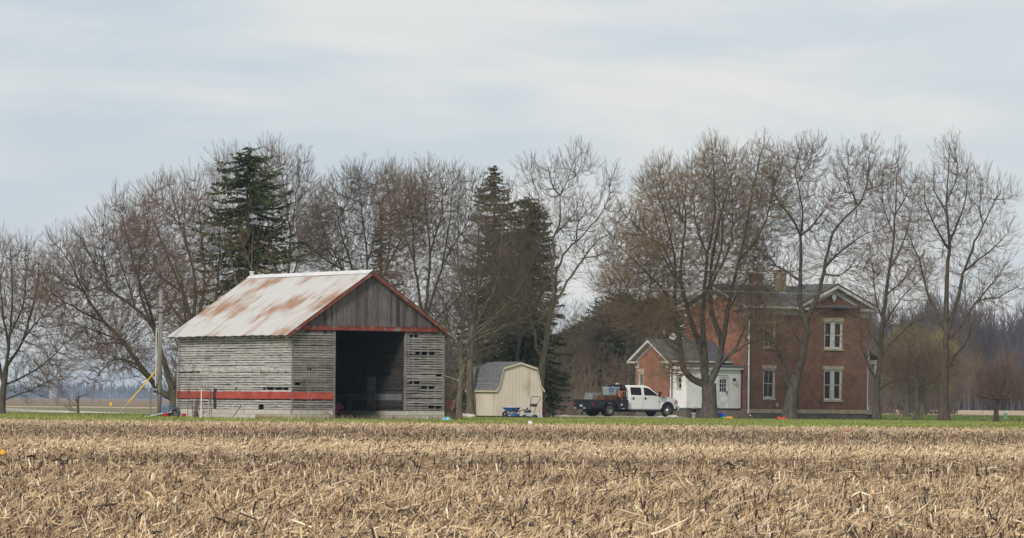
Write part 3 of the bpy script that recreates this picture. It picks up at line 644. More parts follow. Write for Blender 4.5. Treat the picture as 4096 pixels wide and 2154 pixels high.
m.box(x0 + .002, x0 + .09, PY0 - .05, PY0 + .06, z0, z1); m.box(x1 - .09, x1 - .002, PY0 - .05, PY0 + .06, z0, z1); m.box(x0 + .09, x1 - .09, PY0 - .05, PY0 + .06, z1 - .09, z1 - .002)
g0, g1, gz0, gz1 = x0 + .22, x1 - .22, z0 + 1.08, z0 + 1.92
for (a, b, c, d) in ((x0 + .09, g0, z0, z1 - .09), (g1, x1 - .09, z0, z1 - .09), (g0, g1, z0, gz0), (g0, g1, gz1, z1 - .09)): m.box(a, b, PY0 - .012, PY0 + .03, c, d)
for (a, b) in ((g0 + .0, (g0 + g1) / 2 - .04), ((g0 + g1) / 2 + .04, g1)): m.box(a, b, PY0 - .02, PY0 - .012, z0 + .18, z0 + .92, .97)
for i in (1, 2): x = g0 + (g1 - g0) * i / 3; m.box(x - .012, x + .012, PY0 - .016, PY0 + .006, gz0, gz1)
for i in (1, 2): z = gz0 + (gz1 - gz0) * i / 3; m.box(g0, g1, PY0 - .015, PY0 + .005, z - .012, z + .012)
door = m.build('door', mat('white_door', (.66, .68, .70), rough=.5), house)
m = MB(); m.box(g0, g1, PY0 + .008, PY0 + .014, gz0, gz1); m.build('pane', gl, door)
m = MB(); m.box(x1 - .20, x1 - .13, PY0 - .05, PY0 - .012, z0 + .98, z0 + 1.14); m.lathe([(.001, 0), (.03, 0), (.035, .03), (.02, .05), (.001, .05)], 10, Matrix.Translation((x1 - .165, PY0 - .012, z0 + .88)) @ Rx); m.build('handle', mat('black_metal', (.02, .02, .02), rough=.4), door)
m = MB(); m.box(-.80, -.64, PY0 - .14, PY0 - .02, 2.50, 2.66); m.lathe([(.05, 0), (.09, -.04), (.09, -.06)], 10, Matrix.Translation((-.72, PY0 - .12, 2.50))); lamp = m.build('wall_lamp', mat('black_metal', (.02, .02, .02)), house)
m = MB(); m.lathe([(.05, -.02), (.085, -.07), (.08, -.20), (.04, -.24)], 12, Matrix.Translation((-.72, PY0 - .12, 2.50))); m.build('lamp_glass', mat('lamp_frosted', (.62, .62, .58), rough=.2, spec=.6), lamp)
m = MB()
for i, (d, z) in enumerate(((.40, .52), (.72, .34), (1.02, .17))): m.box(-2.5, .1 if i else -.12, PY0 - .06 - d, PY0 - .06 + (0 if i == 0 else -.0), -.1 - i * .002, z)
m.build('steps', mat('brown_stone_steps', (.17, .135, .105), base2=(.26, .21, .165), scale=3, detail=6), house)
# side porch with white posts showing past the right hand end
m = MB(); m.box(FW + .002, FW + 1.75, .6, 5.2, .30, .62); m.build('side_porch_deck', stone, house)
m = MB(); m.box(FW + .2, FW + 1.6, .75, 5.0, -.3, .30); m.build('side_porch_base', stone_d, house)
for y in (.8, 1.7, 3.4, 5.0):
    m = MB(); m.box(FW + 1.42, FW + 1.62, y, y + .2, .62, 3.75); m.box(FW + 1.38, FW + 1.66, y - .04, y + .24, .62, .84); m.box(FW + 1.38, FW + 1.66, y - .04, y + .24, 3.5, 3.75); m.build('porch_post', white, house)
m = MB(); m.box(FW + .003, FW + 1.72, .65, 5.2, 3.75, 4.02); m.build('side_porch_beam', trim, house)
m = MB(); m.slab([(FW + .003, .45, 4.75), (FW + .003, 5.4, 4.75), (FW + 2.0, 5.4, 4.05), (FW + 2.0, .45, 4.05)], .06); m.build('side_porch_roof', shing, house)
m = MB(); m.tube([(FW + .12, .1, 7.3), (FW + .1, .1, 4.9), (FW + .35, .1, 4.2), (FW + .1, .1, 3.6), (FW + .1, .1, .5)], .05, 8); m.build('downspout', white, house)

# ================================================================ small barn-roofed shed
SA = math.radians(27.0); SO = P(1987, 1664, 231.0); SO.z = zg(231) + .10
shed = thing('garden_shed', 'beige panelled shed with grey shingled barn roof', 'shed', SO, SA)
SW, SD = 2.62, 3.35; EVh, KN, PK = 1.36, 2.50, 2.78; kx = .36
beige = mat('beige_panel', (0.575, 0.52, 0.43), rough=.8, base2=(0.635, 0.575, 0.475), scale=1.4, stretch=(1, 1, .6), stain=((.27, .235, .16), 1.1, (1.4, 1.4, .5), .60, .78))
shg = mat('grey_shingle', (0.115, 0.118, 0.13), rough=.9, base2=(0.19, 0.195, 0.21), scale=6, stretch=(1, 1, 1), detail=7)
def zroof(u):
    d = abs(u - SW / 2); k = SW / 2 - kx
    return PK - (PK - KN) * d / k if d < k else KN - (KN - EVh) * (d - k) / (SW / 2 - k)
m = MB(); pr = [(0, .02), (SW, .02), (SW, EVh), (SW - .09, 1.56), (SW - kx, KN), (SW / 2, PK), (kx, KN), (.09, 1.56), (0, EVh)]
xs = [0.0] + [.06 + i * .205 for i in range(13)] + [SW]; xs = sorted(x for x in xs if 0 <= x <= SW)
for a, b in zip(xs[:-1], xs[1:]):
    aa = a + (.010 if a > 0 else 0); top = [(b, zroof(b) - .03), (aa, zroof(aa) - .03)]
    if aa < SW / 2 < b: top = [(b, zroof(b) - .03), (SW / 2, PK - .03), (aa, zroof(aa) - .03)]
    for k in (kx, SW - kx):
        if aa < k < b: top = [(b, zroof(b) - .03), (k, KN - .03), (aa, zroof(aa) - .03)]
    m.prism([(aa, .02), (b, .02)] + top, 'y', -.008, .03, br.uniform(.97, 1.03))
m.prism([(u, min(z, zroof(u) - .06)) for u, z in pr], 'y', .0302, .05, .8)
m.build('gable_wall', beige, shed)
m = MB()
y = .04
while y < SD: m.box(.0, .04, y + .01, min(y + .205, SD), .02, EVh, br.uniform(.96, 1.03)); y += .205
m.box(.012, .03, .03, SD, .02, EVh, .8); m.box(SW - .04, SW, .03, SD, .02, EVh); m.prism(pr, 'y', SD, SD + .03); m.build('side_wall', beige, shed)
m = MB()                                         # shingle courses, each overlapping the one below
def course(p0, p1, nrow, y0, y1):
    for i in range(nrow):
        a = [p0[k] + (p1[k] - p0[k]) * i / nrow for k in (0, 1)]; b = [p0[k] + (p1[k] - p0[k]) * (i + 1.12) / nrow for k in (0, 1)]
        nx, nz = -(b[1] - a[1]), (b[0] - a[0]); L = math.hypot(nx, nz); nx, nz = nx / L * .022, nz / L * .022
        if nz < 0: nx, nz = -nx, -nz
        m.prism([(a[0] + nx, a[1] + nz), (b[0] + nx * .15, b[1] + nz * .15), (b[0] - nx, b[1] - nz), (a[0] - nx * .2, a[1] - nz * .2)], 'y', y0, y1, br.uniform(.85, 1.12))
y0, y1 = -.10, SD + .1
for s in (0, 1):
    X = (lambda u: u) if s == 0 else (lambda u: SW - u)
    course((X(-.10), EVh - .02), (X(.10), 1.62), 2, y0, y1); course((X(.10), 1.62), (X(kx - .02), KN + .02), 7, y0, y1); course((X(kx - .02), KN + .02), (X(SW / 2), PK + .03), 6, y0, y1)
m.build('roof', shg, shed)
m = MB()
for s in (0, 1):
    X = (lambda u: u) if s == 0 else (lambda u: SW - u)
    pts = [(-.10, EVh - .03), (.10, 1.60), (kx - .02, KN - .0), (SW / 2, PK + .0)]
    for (a, b) in zip(pts[:-1], pts[1:]): m.prism([(X(a[0]), a[1]), (X(b[0]), b[1]), (X(b[0]) , b[1] - .085), (X(a[0] + .02), a[1] - .085)], 'y', -.115, -.06)
m.box(-.12, .0, -.1, SD + .1, EVh - .11, EVh - .03); m.build('trim', mat('beige_trim', (.50, .47, .37), base2=(.56, .53, .43), scale=3), shed)
m = MB()
for x in (.1, 1.3, 2.5): m.box(x - .06, x + .06, .05, SD - .05, -.16, .02)
m.build('skids', wood_d, shed)
# ================================================================ white crew cab truck with a black flat bed
TA = math.radians(33.0); TO = P(2379.6, 1660, 290.0); TO.z = .078
truck = thing('flatbed_pickup_truck', 'white crew cab pickup truck with black flat bed', 'pickup truck', TO, TA)
# local x = forward from the rear bumper, y = to the left, right side at y 0 .. left side at y 2.44
tw = mat('truck_white', (0.76, 0.78, 0.80), rough=.28, var=.02, scale=1.5, coat=.4, tone=True, stain=((.50, .49, .47), 1.2, (1, 1, 3), .68, .9))
tb = mat('truck_black', (0.013, 0.017, 0.024), rough=.45, var=.4, scale=3, stain=((.05, .03, .022), 2.5, (1, 1, 1), .60, .74))
tg = mat('tinted_glass', (0.008, 0.009, 0.011), rough=.06, var=.2, spec=.2, tone=False)
tyre = mat('tyre_rubber', (0.016, 0.016, 0.017), rough=.85, var=.25, scale=8)
chrome = mat('chrome', (0.62, 0.62, 0.63), rough=.16, metal=.9, var=.05); alu = mat('brushed_aluminium', (.45, .46, .47), rough=.35, metal=.7, var=.1)
plas = mat('black_plastic', (.014, .014, .015), rough=.6, var=.2); amber = mat('amber_lens', (.75, .20, .03), rough=.2, var=.1); redl = mat('red_lens', (.35, .01, .012), rough=.2, var=.2)
CY0, CY1 = .20, 2.24; CX0, CX1 = 2.74, 6.66
def arc(cx, cz, r, a0, a1, n): return [(cx + r * math.cos(math.radians(a0 + (a1 - a0) * i / n)), cz + r * math.sin(math.radians(a0 + (a1 - a0) * i / n))) for i in range(n + 1)]
FWX, RWX, WR_ = 5.86, 1.22, .41
body = [(CX0, .47), (CX0, 1.36)] + [(5.05, 1.34), (5.25, 1.33), (6.05, 1.25), (6.45, 1.17), (6.60, 1.05), (6.64, .80), (6.62, .62)] + [(6.40, .60)] + arc(FWX, .45, .53, 12, 168, 12) + [(5.28, .45)]
m = MB(); m.prism(body, 'y', CY0, CY1, 1.0); m.build('cab', tw, truck, bevel=.045, smooth=True, segs=3)
# greenhouse with leaning sides
gh = [(CX0 + .01, 1.34), (CX0 + .03, 1.96), (CX0 + .16, 2.02), (3.95, 2.04), (4.32, 1.99), (4.52, 1.90), (5.30, 1.33)]
cx_, cy_ = 3.6, (CY0 + CY1) / 2
vs = []; fs = []
sect = []
for (x, z) in gh:
    k = (z - 1.34) / .7; ins = .015 + .15 * k; sect.append([(x, CY0 + ins, z), (x, CY1 - ins, z)])
k_ = len(gh)
vs = [s[0] for s in sect] + [s[1] for s in sect]
fs = [tuple(range(k_)), tuple(reversed(range(k_, 2 * k_)))] + [(i, i + k_, (i + 1) % k_ + k_, (i + 1) % k_) for i in range(k_)]
m = MB(); m.add(vs, fs); m.build('cab_roof', tw, truck, bevel=.05, smooth=True, segs=3)
def side_y(z, side): k = (z - 1.34) / .7; ins = .015 + .15 * k; return (CY0 + ins) if side == 0 else (CY1 - ins)
def side_panel(mb, poly, off, th=.02, sides=(0, 1)):
    for side in sides:
        s = -1 if side == 0 else 1
        A = [(x, side_y(z, side) + s * off, z) for x, z in poly]; B = [(x, side_y(z, side) + s * (off - th), z) for x, z in poly]
        k = len(poly); mb.add(A + B, [tuple(range(k)), tuple(reversed(range(k, 2 * k)))] + [(i, i + k, (i + 1) % k + k, (i + 1) % k) for i in range(k)])
for sd_ in (0, 1): m = MB(); side_panel(m, [(2.98, 1.40), (3.80, 1.385), (3.80, 1.88), (3.02, 1.90), (2.96, 1.84)], .010, sides=(sd_,)); m.build('window', tg, truck)
for sd_ in (0, 1): m = MB(); side_panel(m, [(4.02, 1.385), (5.10, 1.36), (4.78, 1.60), (4.52, 1.77), (4.32, 1.86), (4.02, 1.885)], .010, sides=(sd_,)); m.build('window', tg, truck)
def wedge(poly, y0): pass
m = MB(); yA, yB = CY0 + .16, CY1 - .16
m.add([(4.60, yA, 1.873), (4.60, yB, 1.873), (5.24, yB - -.06, 1.405), (5.24, yA - .06, 1.405), (4.585, yA, 1.86), (4.585, yB, 1.86), (5.22, yB + .06, 1.39), (5.22, yA - .06, 1.39)], [(0, 1, 2, 3), (4, 7, 6, 5), (0, 3, 7, 4), (1, 5, 6, 2), (0, 4, 5, 1), (2, 6, 7, 3)]); m.build('windscreen', tg, truck)
m = MB(); m.box(CX0 - .006, CX0 + .02, CY0 + .35, CY1 - .35, 1.45, 1.88); m.build('rear_window', tg, truck)
# doors: panel gaps as thin recessed lines standing just proud, handles, mouldings
for (x0, x1) in ((2.96, 3.90), (3.92, 5.20)):
    for s, y in ((-1, CY0), (1, CY1)):
        m = MB(); m.box(x0, x1, min(y + s * .006, y - s * .03), max(y + s * .006, y - s * .03), .52, 1.33, 1.0); d = m.build('door', tw, truck, bevel=.012)
        a, b = sorted((y + s * .006, y + s * .045)); m = MB(); m.box(x0 + .10, x0 + .22, a, b, 1.10, 1.25); m.build('handle', plas, d, bevel=.015)
for x in (2.955, 3.915, 5.205):
    for y in (CY0, CY1): m = MB(); m.box(x - .008, x + .004, y - .007, y + .007, .50, 1.36); m.build('door_gap', mat('gap_grey', (.25, .26, .27)), truck)
for y in (CY0, CY1): m = MB(); m.box(2.8, 5.3, y - .014, y + .014, .83, .85); m.build('body_crease', tw, truck, bevel=.006)
for s, y in ((-1, CY0), (1, CY1)):
    po = arc(FWX, .45, .62, 5, 172, 14) + arc(FWX, .45, .53, 172, 5, 14); a, b = sorted((y + s * .035, y - s * .04)); m = MB(); m.prism(po, 'y', a, b); m.build('wheel_arch', tw, truck, bevel=.02, smooth=False)
m = MB(); m.box(5.3, 6.4, CY0 + .02, CY1 - .02, .50, .98); m.build('engine_bay', plas, truck)
m = MB(); m.box(CX0, 5.2, CY0 + .05, CY1 - .05, .36, .50); m.box(.1, 6.3, .75, 1.69, .42, .62); m.box(.1, 6.4, .9, 1.5, .30, .44); m.build('chassis', plas, truck)
for y in (CY0, CY1): m = MB(); m.box(2.80, 5.25, y - .10, y + .10, .33, .41); m.build('running_board', plas, truck, bevel=.02)
m = MB(); m.prism([(6.60, .40), (6.80, .42), (6.82, .62), (6.74, .74), (6.58, .74)], 'y', CY0 - .0, CY1 + .0); m.build('front_bumper', chrome, truck, bevel=.03)
m = MB(); m.box(6.60, 6.68, CY0 + .40, CY1 - .40, .76, 1.10); m.build('grille', chrome, truck, bevel=.02)
for s, y in ((1, CY0), (-1, CY1)):
    m = MB(); a, b = sorted((y - s * .008, y + s * .30)); m.prism([(6.36, .82), (6.66, .80), (6.655, 1.04), (6.54, 1.12), (6.42, 1.06)], 'y', a, b); h = m.build('headlight', mat('headlight_glass', (.5, .5, .5), rough=.1, metal=.4), truck, bevel=.01)
    m = MB(); a, b = sorted((y - s * .014, y + s * .10)); m.prism([(6.40, .92), (6.56, .90), (6.56, 1.01), (6.44, 1.04)], 'y', a, b); m.build('indicator', amber, h)
for s, y in ((-1, CY0), (1, CY1)):
    m = MB(); a, b = sorted((y + s * .12, y + s * .36)); m.box(5.02, 5.16, a, b, 1.30, 1.62); a, b = sorted((y + s * .0, y + s * .14)); m.box(5.05, 5.12, a, b, 1.34, 1.42); mi = m.build('mirror', plas, truck, bevel=.03)
    m = MB(); m.box(5.155, 5.175, *sorted((y + s * .16, y + s * .34)), 1.34, 1.48); m.box(5.05, 5.13, *sorted((y + s * .355, y + s * .37)), 1.32, 1.48); m.build('indicator', amber, mi)
m = MB(); m.prism([(5.35, 1.24), (5.75, 1.20), (5.78, 1.25), (5.45, 1.30)], 'y', CY0 - .006, CY0 + .02); m.build('fender_badge', plas, truck)
m = MB()
for k in range(4): m.box(5.32 + k * .04 - .22, 5.34 + k * .04 - .22, CY0 - .014, CY0 - .004, .93 + .02 * k, .99 + .02 * k)
m.box(5.06, 5.28, CY0 - .014, CY0 - .004, .985, 1.005); m.build('door_emblem', mat('emblem_grey', (.16, .17, .18), rough=.4), truck)
# wheels: two single in front, doubled at the rear
def wheel(x, y, side, dual=False):
    M = Matrix.Translation((x, y, WR_)) @ Matrix.Rotation(math.pi / 2, 4, 'X') @ Matrix.Scale(side, 4, (0, 0, 1))
    w = .24
    m = MB(); m.lathe([(.245, -w / 2), (.37, -w / 2), (.40, -w / 2 + .04), (.41, 0), (.40, w / 2 - .04), (.37, w / 2), (.27, w / 2 + .006), (.245, w / 2 - .02)], 28, M)
    if dual:
        M2 = M @ Matrix.Translation((0, 0, -.32)); m.lathe([(.2, -w / 2), (.37, -w / 2), (.40, -w / 2 + .04), (.41, 0), (.40, w / 2 - .04), (.37, w / 2), (.2, w / 2)], 28, M2)
    t = m.build('wheel', tyre, truck, smooth=True)
    m = MB()
    if dual: m.lathe([(.25, .10), (.235, .11), (.215, .06), (.17, -.03), (.10, -.05), (.085, .06), (.06, .09), (.001, .10)], 20, M)
    else: m.lathe([(.25, .09), (.24, .115), (.215, .10), (.20, .05), (.16, .10), (.10, .125), (.085, .17), (.06, .19), (.001, .19)], 20, M)
    rim = m.build('rim', chrome if not dual else alu, t, smooth=True)
    for k in range(8):
        a = k * math.pi / 4; m = MB(); m.lathe([(.028, -.0), (.028, .012), (.001, .012)], 8, M @ Matrix.Translation((.165 * math.cos(a), .165 * math.sin(a), .085 if not dual else -.02))); m.build('rim_hole', plas, t)
for y, s in ((CY0 + .13, 1), (CY1 - .13, -1)): wheel(FWX, y, s)
for y, s in ((.18, 1), (2.26, -1)): wheel(RWX, y, s, True)
# the bed
m = MB(); m.box(.0, 2.60, .0, 2.44, 1.0, 1.08); m.build('bed_deck', tb, truck, bevel=.01)
for y0, y1 in ((.0, .05), (2.39, 2.44)):
    m = MB(); sk = [(.0, .52), (.0, 1.0), (2.62, 1.0), (2.62, .45), (1.86, .45)] + arc(RWX, .47, .56, 0, 180, 16) + [(.62, .47)]
    m.prism([(u, w) for u, w in sk], 'y', y0, y1); m.build('bed_skirt', tb, truck, bevel=.008)
    m = MB(); po = arc(RWX, .47, .60, 2, 178, 16) + arc(RWX, .47, .555, 178, 2, 16); yy = (-.03, .02) if y0 == 0 else (2.42, 2.47); m.prism(po, 'y', *yy); m.build('bed_arch', tb, truck)
m = MB(); m.box(-.03, .03, .0, 2.44, .52, 1.06); m.box(-.10, -.03, .25, 2.19, .46, .60); m.box(.4, 2.6, .06, 2.38, .9, .999); m.build('tail_panel', tb, truck, bevel=.008)
m = MB(); m.box(.0, .05, -.012, 2.45, 1.035, 1.085); m.box(.05, 2.62, -.014, .012, 1.02, 1.075); m.build('bed_rail', mat('rusty_rail', (.03, .022, .02), rough=.8, base2=(.09, .045, .03), scale=4), truck)
for y in (.14, 2.2):
    m = MB(); m.box(-.045, -.03, y - .06, y + .10, .68, .86); m.build('tail_light', redl, truck, bevel=.01)
m = MB(); m.box(-.045, -.03, 1.40, 1.70, .60, .76); m.build('number_plate', mat('plate_white', (.55, .55, .52), rough=.5, var=.25, scale=9), truck)
for y in (.95, 2.02):
    m = MB(); m.box(-.115, -.10, y, y + .24, .48, .58); m.build('reflector', mat('reflector_silver', (.45, .45, .43), rough=.3, var=.3, scale=12), truck)
m = MB(); m.box(2.02, 2.15, -.012, -.001, .70, .82); m.build('side_label', mat('plate_white', (.55, .55, .52)), truck)
m = MB(); m.box(2.10, 2.32, -.012, -.001, .50, .53); m.build('side_reflector', mat('plate_white', (.55, .55, .52)), truck)
# headboard rack behind the cab
m = MB(); y0, y1 = .22, 2.22
m.tube([(2.52, y0, 1.08), (2.52, y0, 1.82), (2.52, y0 + .14, 2.03), (2.52, y1 - .14, 2.03), (2.52, y1, 1.82), (2.52, y1, 1.08)], .05, 8)
m.box(2.50, 2.55, y0, y1, 1.08, 1.42); m.box(2.50, 2.54, y0, y1, 1.78, 1.84)
for i in range(9): yy = y0 + .25 + i * .19; m.box(2.51, 2.535, yy, yy + .06, 1.42, 1.78)
m.box(2.49, 2.56, y0 + .15, y1 - .15, 1.88, 1.98); m.build('headboard', plas, truck)
for y in (.40, 1.95):
    m = MB(); m.box(2.47, 2.49, y, y + .10, 1.84, 1.97); m.build('rack_light', redl, truck)
m = MB(); m.lathe([(.10, 0), (.12, .03), (.12, .06), (.06, .09)], 12, Matrix.Translation((2.56, 1.22, 2.07))); m.build('roof_beacon', mat('beacon_grey', (.5, .5, .48), rough=.4), truck)
m = MB(); m.lathe([(.001, -.04), (.09, -.04), (.12, .04), (.11, .05), (.001, .0)], 12, Matrix.Translation((2.40, 1.55, 1.86)) @ Matrix.Rotation(-math.pi / 2, 4, 'Y')); m.build('work_lamp', white, truck)
def tk(x, y, z): return Matrix.Translation(TO) @ Matrix.Rotation(TA, 4, 'Z') @ Vector((x, y, z))
# ---- load on the bed: things of their own
c = thing('cooler', 'pale grey blue cooler with blue straps on the truck bed', 'cooler', tk(1.75, .75, 1.36), TA)
m = MB(); m.prism([(-.42, 0), (.42, 0), (.47, .45), (-.47, .45)], 'y', -.30, .30); m.build('body', mat('cooler_grey', (.29, .35, .385), rough=.55, var=.12, scale=2), c, bevel=.03)
m = MB(); m.box(-.49, .49, -.33, .33, .452, .54); m.build('lid', mat('cooler_lid', (.36, .41, .44), rough=.55, var=.1), c, bevel=.025)
m = MB()
for x in (-.30, -.10): m.box(x - .022, x + .022, -.345, .345, .20, .555); m.box(x - .04, x + .04, -.352, -.34, .22, .33)
m.build('strap', mat('blue_strap', (.05, .14, .38), rough=.7), c)
m = MB(); m.box(.18, .36, -.335, -.31, .10, .36); m.build('latch_panel', mat('dark_blue_panel', (.05, .09, .16), rough=.6), c)
m = MB(); m.box(-.18, .02, -.1, .1, .541, .62); m.tube([(.0, 0, .62), (.18, .03, .72), (.3, .0, .62)], .03, 6); m.build('tool', plas, c)
c = thing('wooden_crate', 'rusty orange brown wooden crate under the cooler on the truck bed', 'crate', tk(1.55, .70, 1.082), TA)
wo = mat('rusty_wood', (.19, .075, .03), rough=.9, base2=(.10, .05, .028), scale=4, stretch=(1, 1, 4), stain=((.07, .04, .025), 2, (1, 1, 1), .52, .66))
m = MB()
for k in range(3): m.box(-.66, .36, -.42, -.38, .005 + k * .09, .085 + k * .09, br.uniform(.8, 1.1)); m.box(-.66, .36, .38, .42, .005 + k * .09, .085 + k * .09); m.box(-.70, -.66, -.42, .42, .005 + k * .09, .085 + k * .09)
m.box(-.66, .36, -.38, .38, .0, .03); m.box(-.68, .36, -.40, .40, .265, .278); m.build('crate_boards', wo, c)
c = thing('log', 'dark charred log lying against the headboard on the truck bed', 'log', tk(2.28, .72, 1.082), TA)
m = MB(); m.tube([(-.10, -.35, .16), (.0, .0, .17), (.02, .75, .15)], [.15, .17, .14], 10); m.build('log_body', mat('charred_wood', (.03, .025, .02), rough=.95, base2=(.08, .06, .045), scale=5), c)
c = thing('tool_chest', 'silver grey metal tool chest toward the tail of the truck bed', 'tool chest', tk(.85, 1.55, 1.082), TA)
m = MB(); m.prism([(-.40, 0), (.42, 0), (.42, .38), (-.29, .38)], 'y', -.5, .45); m.build('chest_body', mat('checker_metal', (.26, .27, .28), rough=.45, metal=.5, base2=(.36, .37, .38), scale=6), c, bevel=.015)
m = MB(); m.box(-.30, .44, -.52, .47, .382, .43); m.build('lid', alu, c, bevel=.01)
m = MB(); m.box(-.05, .05, -.525, -.5, .26, .34); m.build('latch', chrome, c)
c = thing('basket', 'dark bucket wrapped in orange straps beside the headboard on the truck bed', 'bucket', tk(2.26, .42, 1.42), TA)
m = MB(); m.lathe([(.18, -.18), (.23, .10), (.25, .10), (.25, .14), (.001, .10)], 14); m.build('bucket_body', mat('dark_bucket', (.07, .065, .06), rough=.8, base2=(.12, .11, .09), scale=6), c)
orn = mat('orange_webbing', (.45, .17, .085), rough=.85, var=.2, scale=8)
m = MB()
R2 = random.Random(3)
for k in range(6):
    a = k * 1.05; m.tube([(.25 * math.cos(a), .25 * math.sin(a) - .02, .16), (.28 * math.cos(a + .4), .28 * math.sin(a + .4) - .03, .02), (.24 * math.cos(a + .9), .24 * math.sin(a + .9) - .03, -.16 - .1 * (k % 2))], .025, 5)
m.tube([(-.45, -.1, .10), (-.15, -.30, .22), (.15, -.30, .18), (.30, -.2, .22)], .035, 6); m.tube([(-.1, -.31, .15), (-.22, -.34, -.1), (-.05, -.36, -.35)], .03, 6); m.tube([(-.24, -.3, .16), (-.35, -.33, -.12)], .045, 6)
m.build('strap', orn, c)
c = thing('firewood_stack', 'orange brown chunk of wood behind the straps on the truck bed', 'firewood', tk(2.22, .95, 1.40), TA)
m = MB(); m.box(-.22, .22, -.3, .35, -.07, .28, 1); m.box(-.25, .18, -.25, .3, .28, .34, .8); m.build('wood_chunk', wo, c, bevel=.03)
# ================================================================ small things about the yard
def at(x, y, D, z=None):
    p = P(x, y, D); p.z = zg(D) + 0.004 if z is None else z; return p
grey_wood = mat('grey_pole_wood', (.165, .15, .132), rough=.95, base2=(.26, .24, .21), scale=3, stretch=(6, 6, .5), stain=((.24, .15, .10), .8, (2, 2, .35), .58, .75))
# utility pole in front of the big tree, with meter box and yellow guy guard
pl = at(637, 1662, 198); pole_h = P(641, 1160, 198).z - pl.z
pole = thing('utility_pole', 'grey wooden utility pole standing left of the barn with meter box', 'utility pole', pl)
m = MB(); m.tube([(0, 0, -.2), (.01, 0, 2), (.03, 0, pole_h)], [.10, .094, .08], 12); m.build('post', grey_wood, pole, smooth=True)
zc = lambda y: P(637, y, 198).z - pl.z
m = MB(); m.tube([(-.16, -.03, zc(1545)), (-.15, -.03, zc(1310))], .035, 8); m.build('conduit', mat('conduit_grey', (.46, .47, .48), rough=.5), pole)
m = MB(); m.box(-.25, -.10, -.16, .02, zc(1580), zc(1557)); mbx = m.build('meter_box', mat('meter_grey', (.36, .43, .45), rough=.5), pole, bevel=.01)
m = MB(); m.lathe([(.07, 0), (.07, .05), (.001, .06)], 12, Matrix.Translation((-.18, -.16, zc(1566))) @ Matrix.Rotation(math.pi / 2, 4, 'X')); m.build('dial', mat('dark_glass', (.03, .035, .04), rough=.1), mbx)
m = MB()
for z in (zc(1572), zc(1230), zc(1250)): m.tube([(-.14, -.12, z), (.14, -.12, z)], .018, 5); m.tube([(0, -.14, z), (.0, .14, z)], .02, 5)
m.lathe([(.03, 0), (.05, .04), (.03, .09)], 8, Matrix.Translation((-.16, -.1, zc(1235)))); m.build('bracket', mat('dark_bracket', (.05, .05, .05), rough=.6), pole)
g0 = P(513, 1612, 197); g1 = P(626, 1481, 197.6)
gy = thing('guy_wire_guard', 'yellow plastic guard on the slanting guy wire of the utility pole', 'guy wire', g0)
m = MB(); d = g1 - g0; m.tube([(0, 0, 0), d * .5 + Vector((0, 0, -.02)), d], .031, 8); m.build('guard', mat('yellow_plastic', (.68, .42, .02), rough=.5, var=.1), gy)
m = MB(); top = P(640, 1250, 198); m.tube([-d.normalized() * .75, Vector((0, 0, 0)), d, top - g0], .012, 5); m.build('wire', mat('wire_grey', (.3, .3, .3), rough=.5, metal=.5), gy)
# second pole peeping over the barn roof
p2 = at(1016, 1640, 236); h2 = P(1019, 985, 236).z - p2.z
pole2 = thing('utility_pole', 'grey utility pole rising behind the barn ridge with white insulators', 'utility pole', p2)
m = MB(); m.tube([(0, 0, -.2), (.03, 0, h2 * .93)], [.15, .10], 10); m.box(-.05, .17, -.1, .1, h2 * .93 - .3, h2); m.build('post', grey_wood, pole2)
m = MB()
for (x, z) in ((.22, h2 - .25), (.18, h2 - .7), (.2, h2 - .4)): m.lathe([(.05, 0), (.075, .06), (.04, .12), (.06, .18), (.02, .24)], 8, Matrix.Translation((x, -.08, z)))
m.build('insulator', white, pole2)
for lab, pts in (('upper pale power line strung from the pole toward the house', [(1022, 1002, 236), (1300, 1015, 244), (1873, 1041, 255), (2231, 1060, 262), (2681, 1077, 270), (3100, 1092, 276), (3600, 1106, 282), (4300, 1116, 290)]),
                 ('lower pale power line sagging past the house gable', [(1022, 1045, 236), (1500, 1100, 248), (1987, 1138, 257), (2239, 1147, 262), (2650, 1159, 270), (3100, 1172, 277), (3600, 1185, 283), (4300, 1194, 290)])):
    q = [P(*a) for a in pts]; o_ = q[0].copy(); m = MB(); m.tube([a - o_ for a in q], .007, 4)
    o = m.build('power_line', mat('line_grey', (.42, .42, .41), rough=.5), None); o.location = o_; tag(o, lab, 'power line', 'power lines')
# junk at the barn's far corner
b0 = at(667, 1658, 197.5)
brl = thing('plastic_barrel', 'scuffed blue plastic barrel by the utility pole', 'barrel', b0 + Vector((0, 0, .10)))
m = MB(); m.lathe([(.24, 0), (.27, .03), (.29, .10), (.28, .2), (.31, .35), (.31, .42), (.29, .5), (.27, .5), (.25, .42)], 20, Matrix.Rotation(math.radians(7), 4, 'Y')); m.build('barrel_body', mat('dull_blue_plastic', (.075, .10, .16), rough=.55, base2=(.14, .18, .25), scale=4), brl, smooth=True)
o = MB().tube([(.10 + .19 * math.cos(a), .05 * math.sin(a), .27 + .19 * math.sin(a)) for a in np.linspace(0, 6.283, 20)], .10, 8).build('tyre', mat('tyre_dusty', (.05, .055, .07), rough=.8, base2=(.09, .10, .12), scale=5), None, smooth=True)
o.location = at(682, 1656, 197.2); o.rotation_euler = (0, .4, .5); tag(o, 'old dark tyre leaning against the blue barrel', 'tyre')
for (x, z, sc, cl, lab) in ((664, .0, .11, redl, 'small red tank lying left of the blue barrel'), (735, .03, .10, redl, 'small red box lying right of the blue barrel')):
    o = MB().tube([(-sc, 0, sc), (-sc * .3, 0, sc * 1.05), (sc, 0, sc)], [sc * .8, sc, sc * .8], 10).build('fuel_can', cl, None, smooth=True); o.location = at(x, 1660, 197.0); tag(o, lab, 'fuel can')
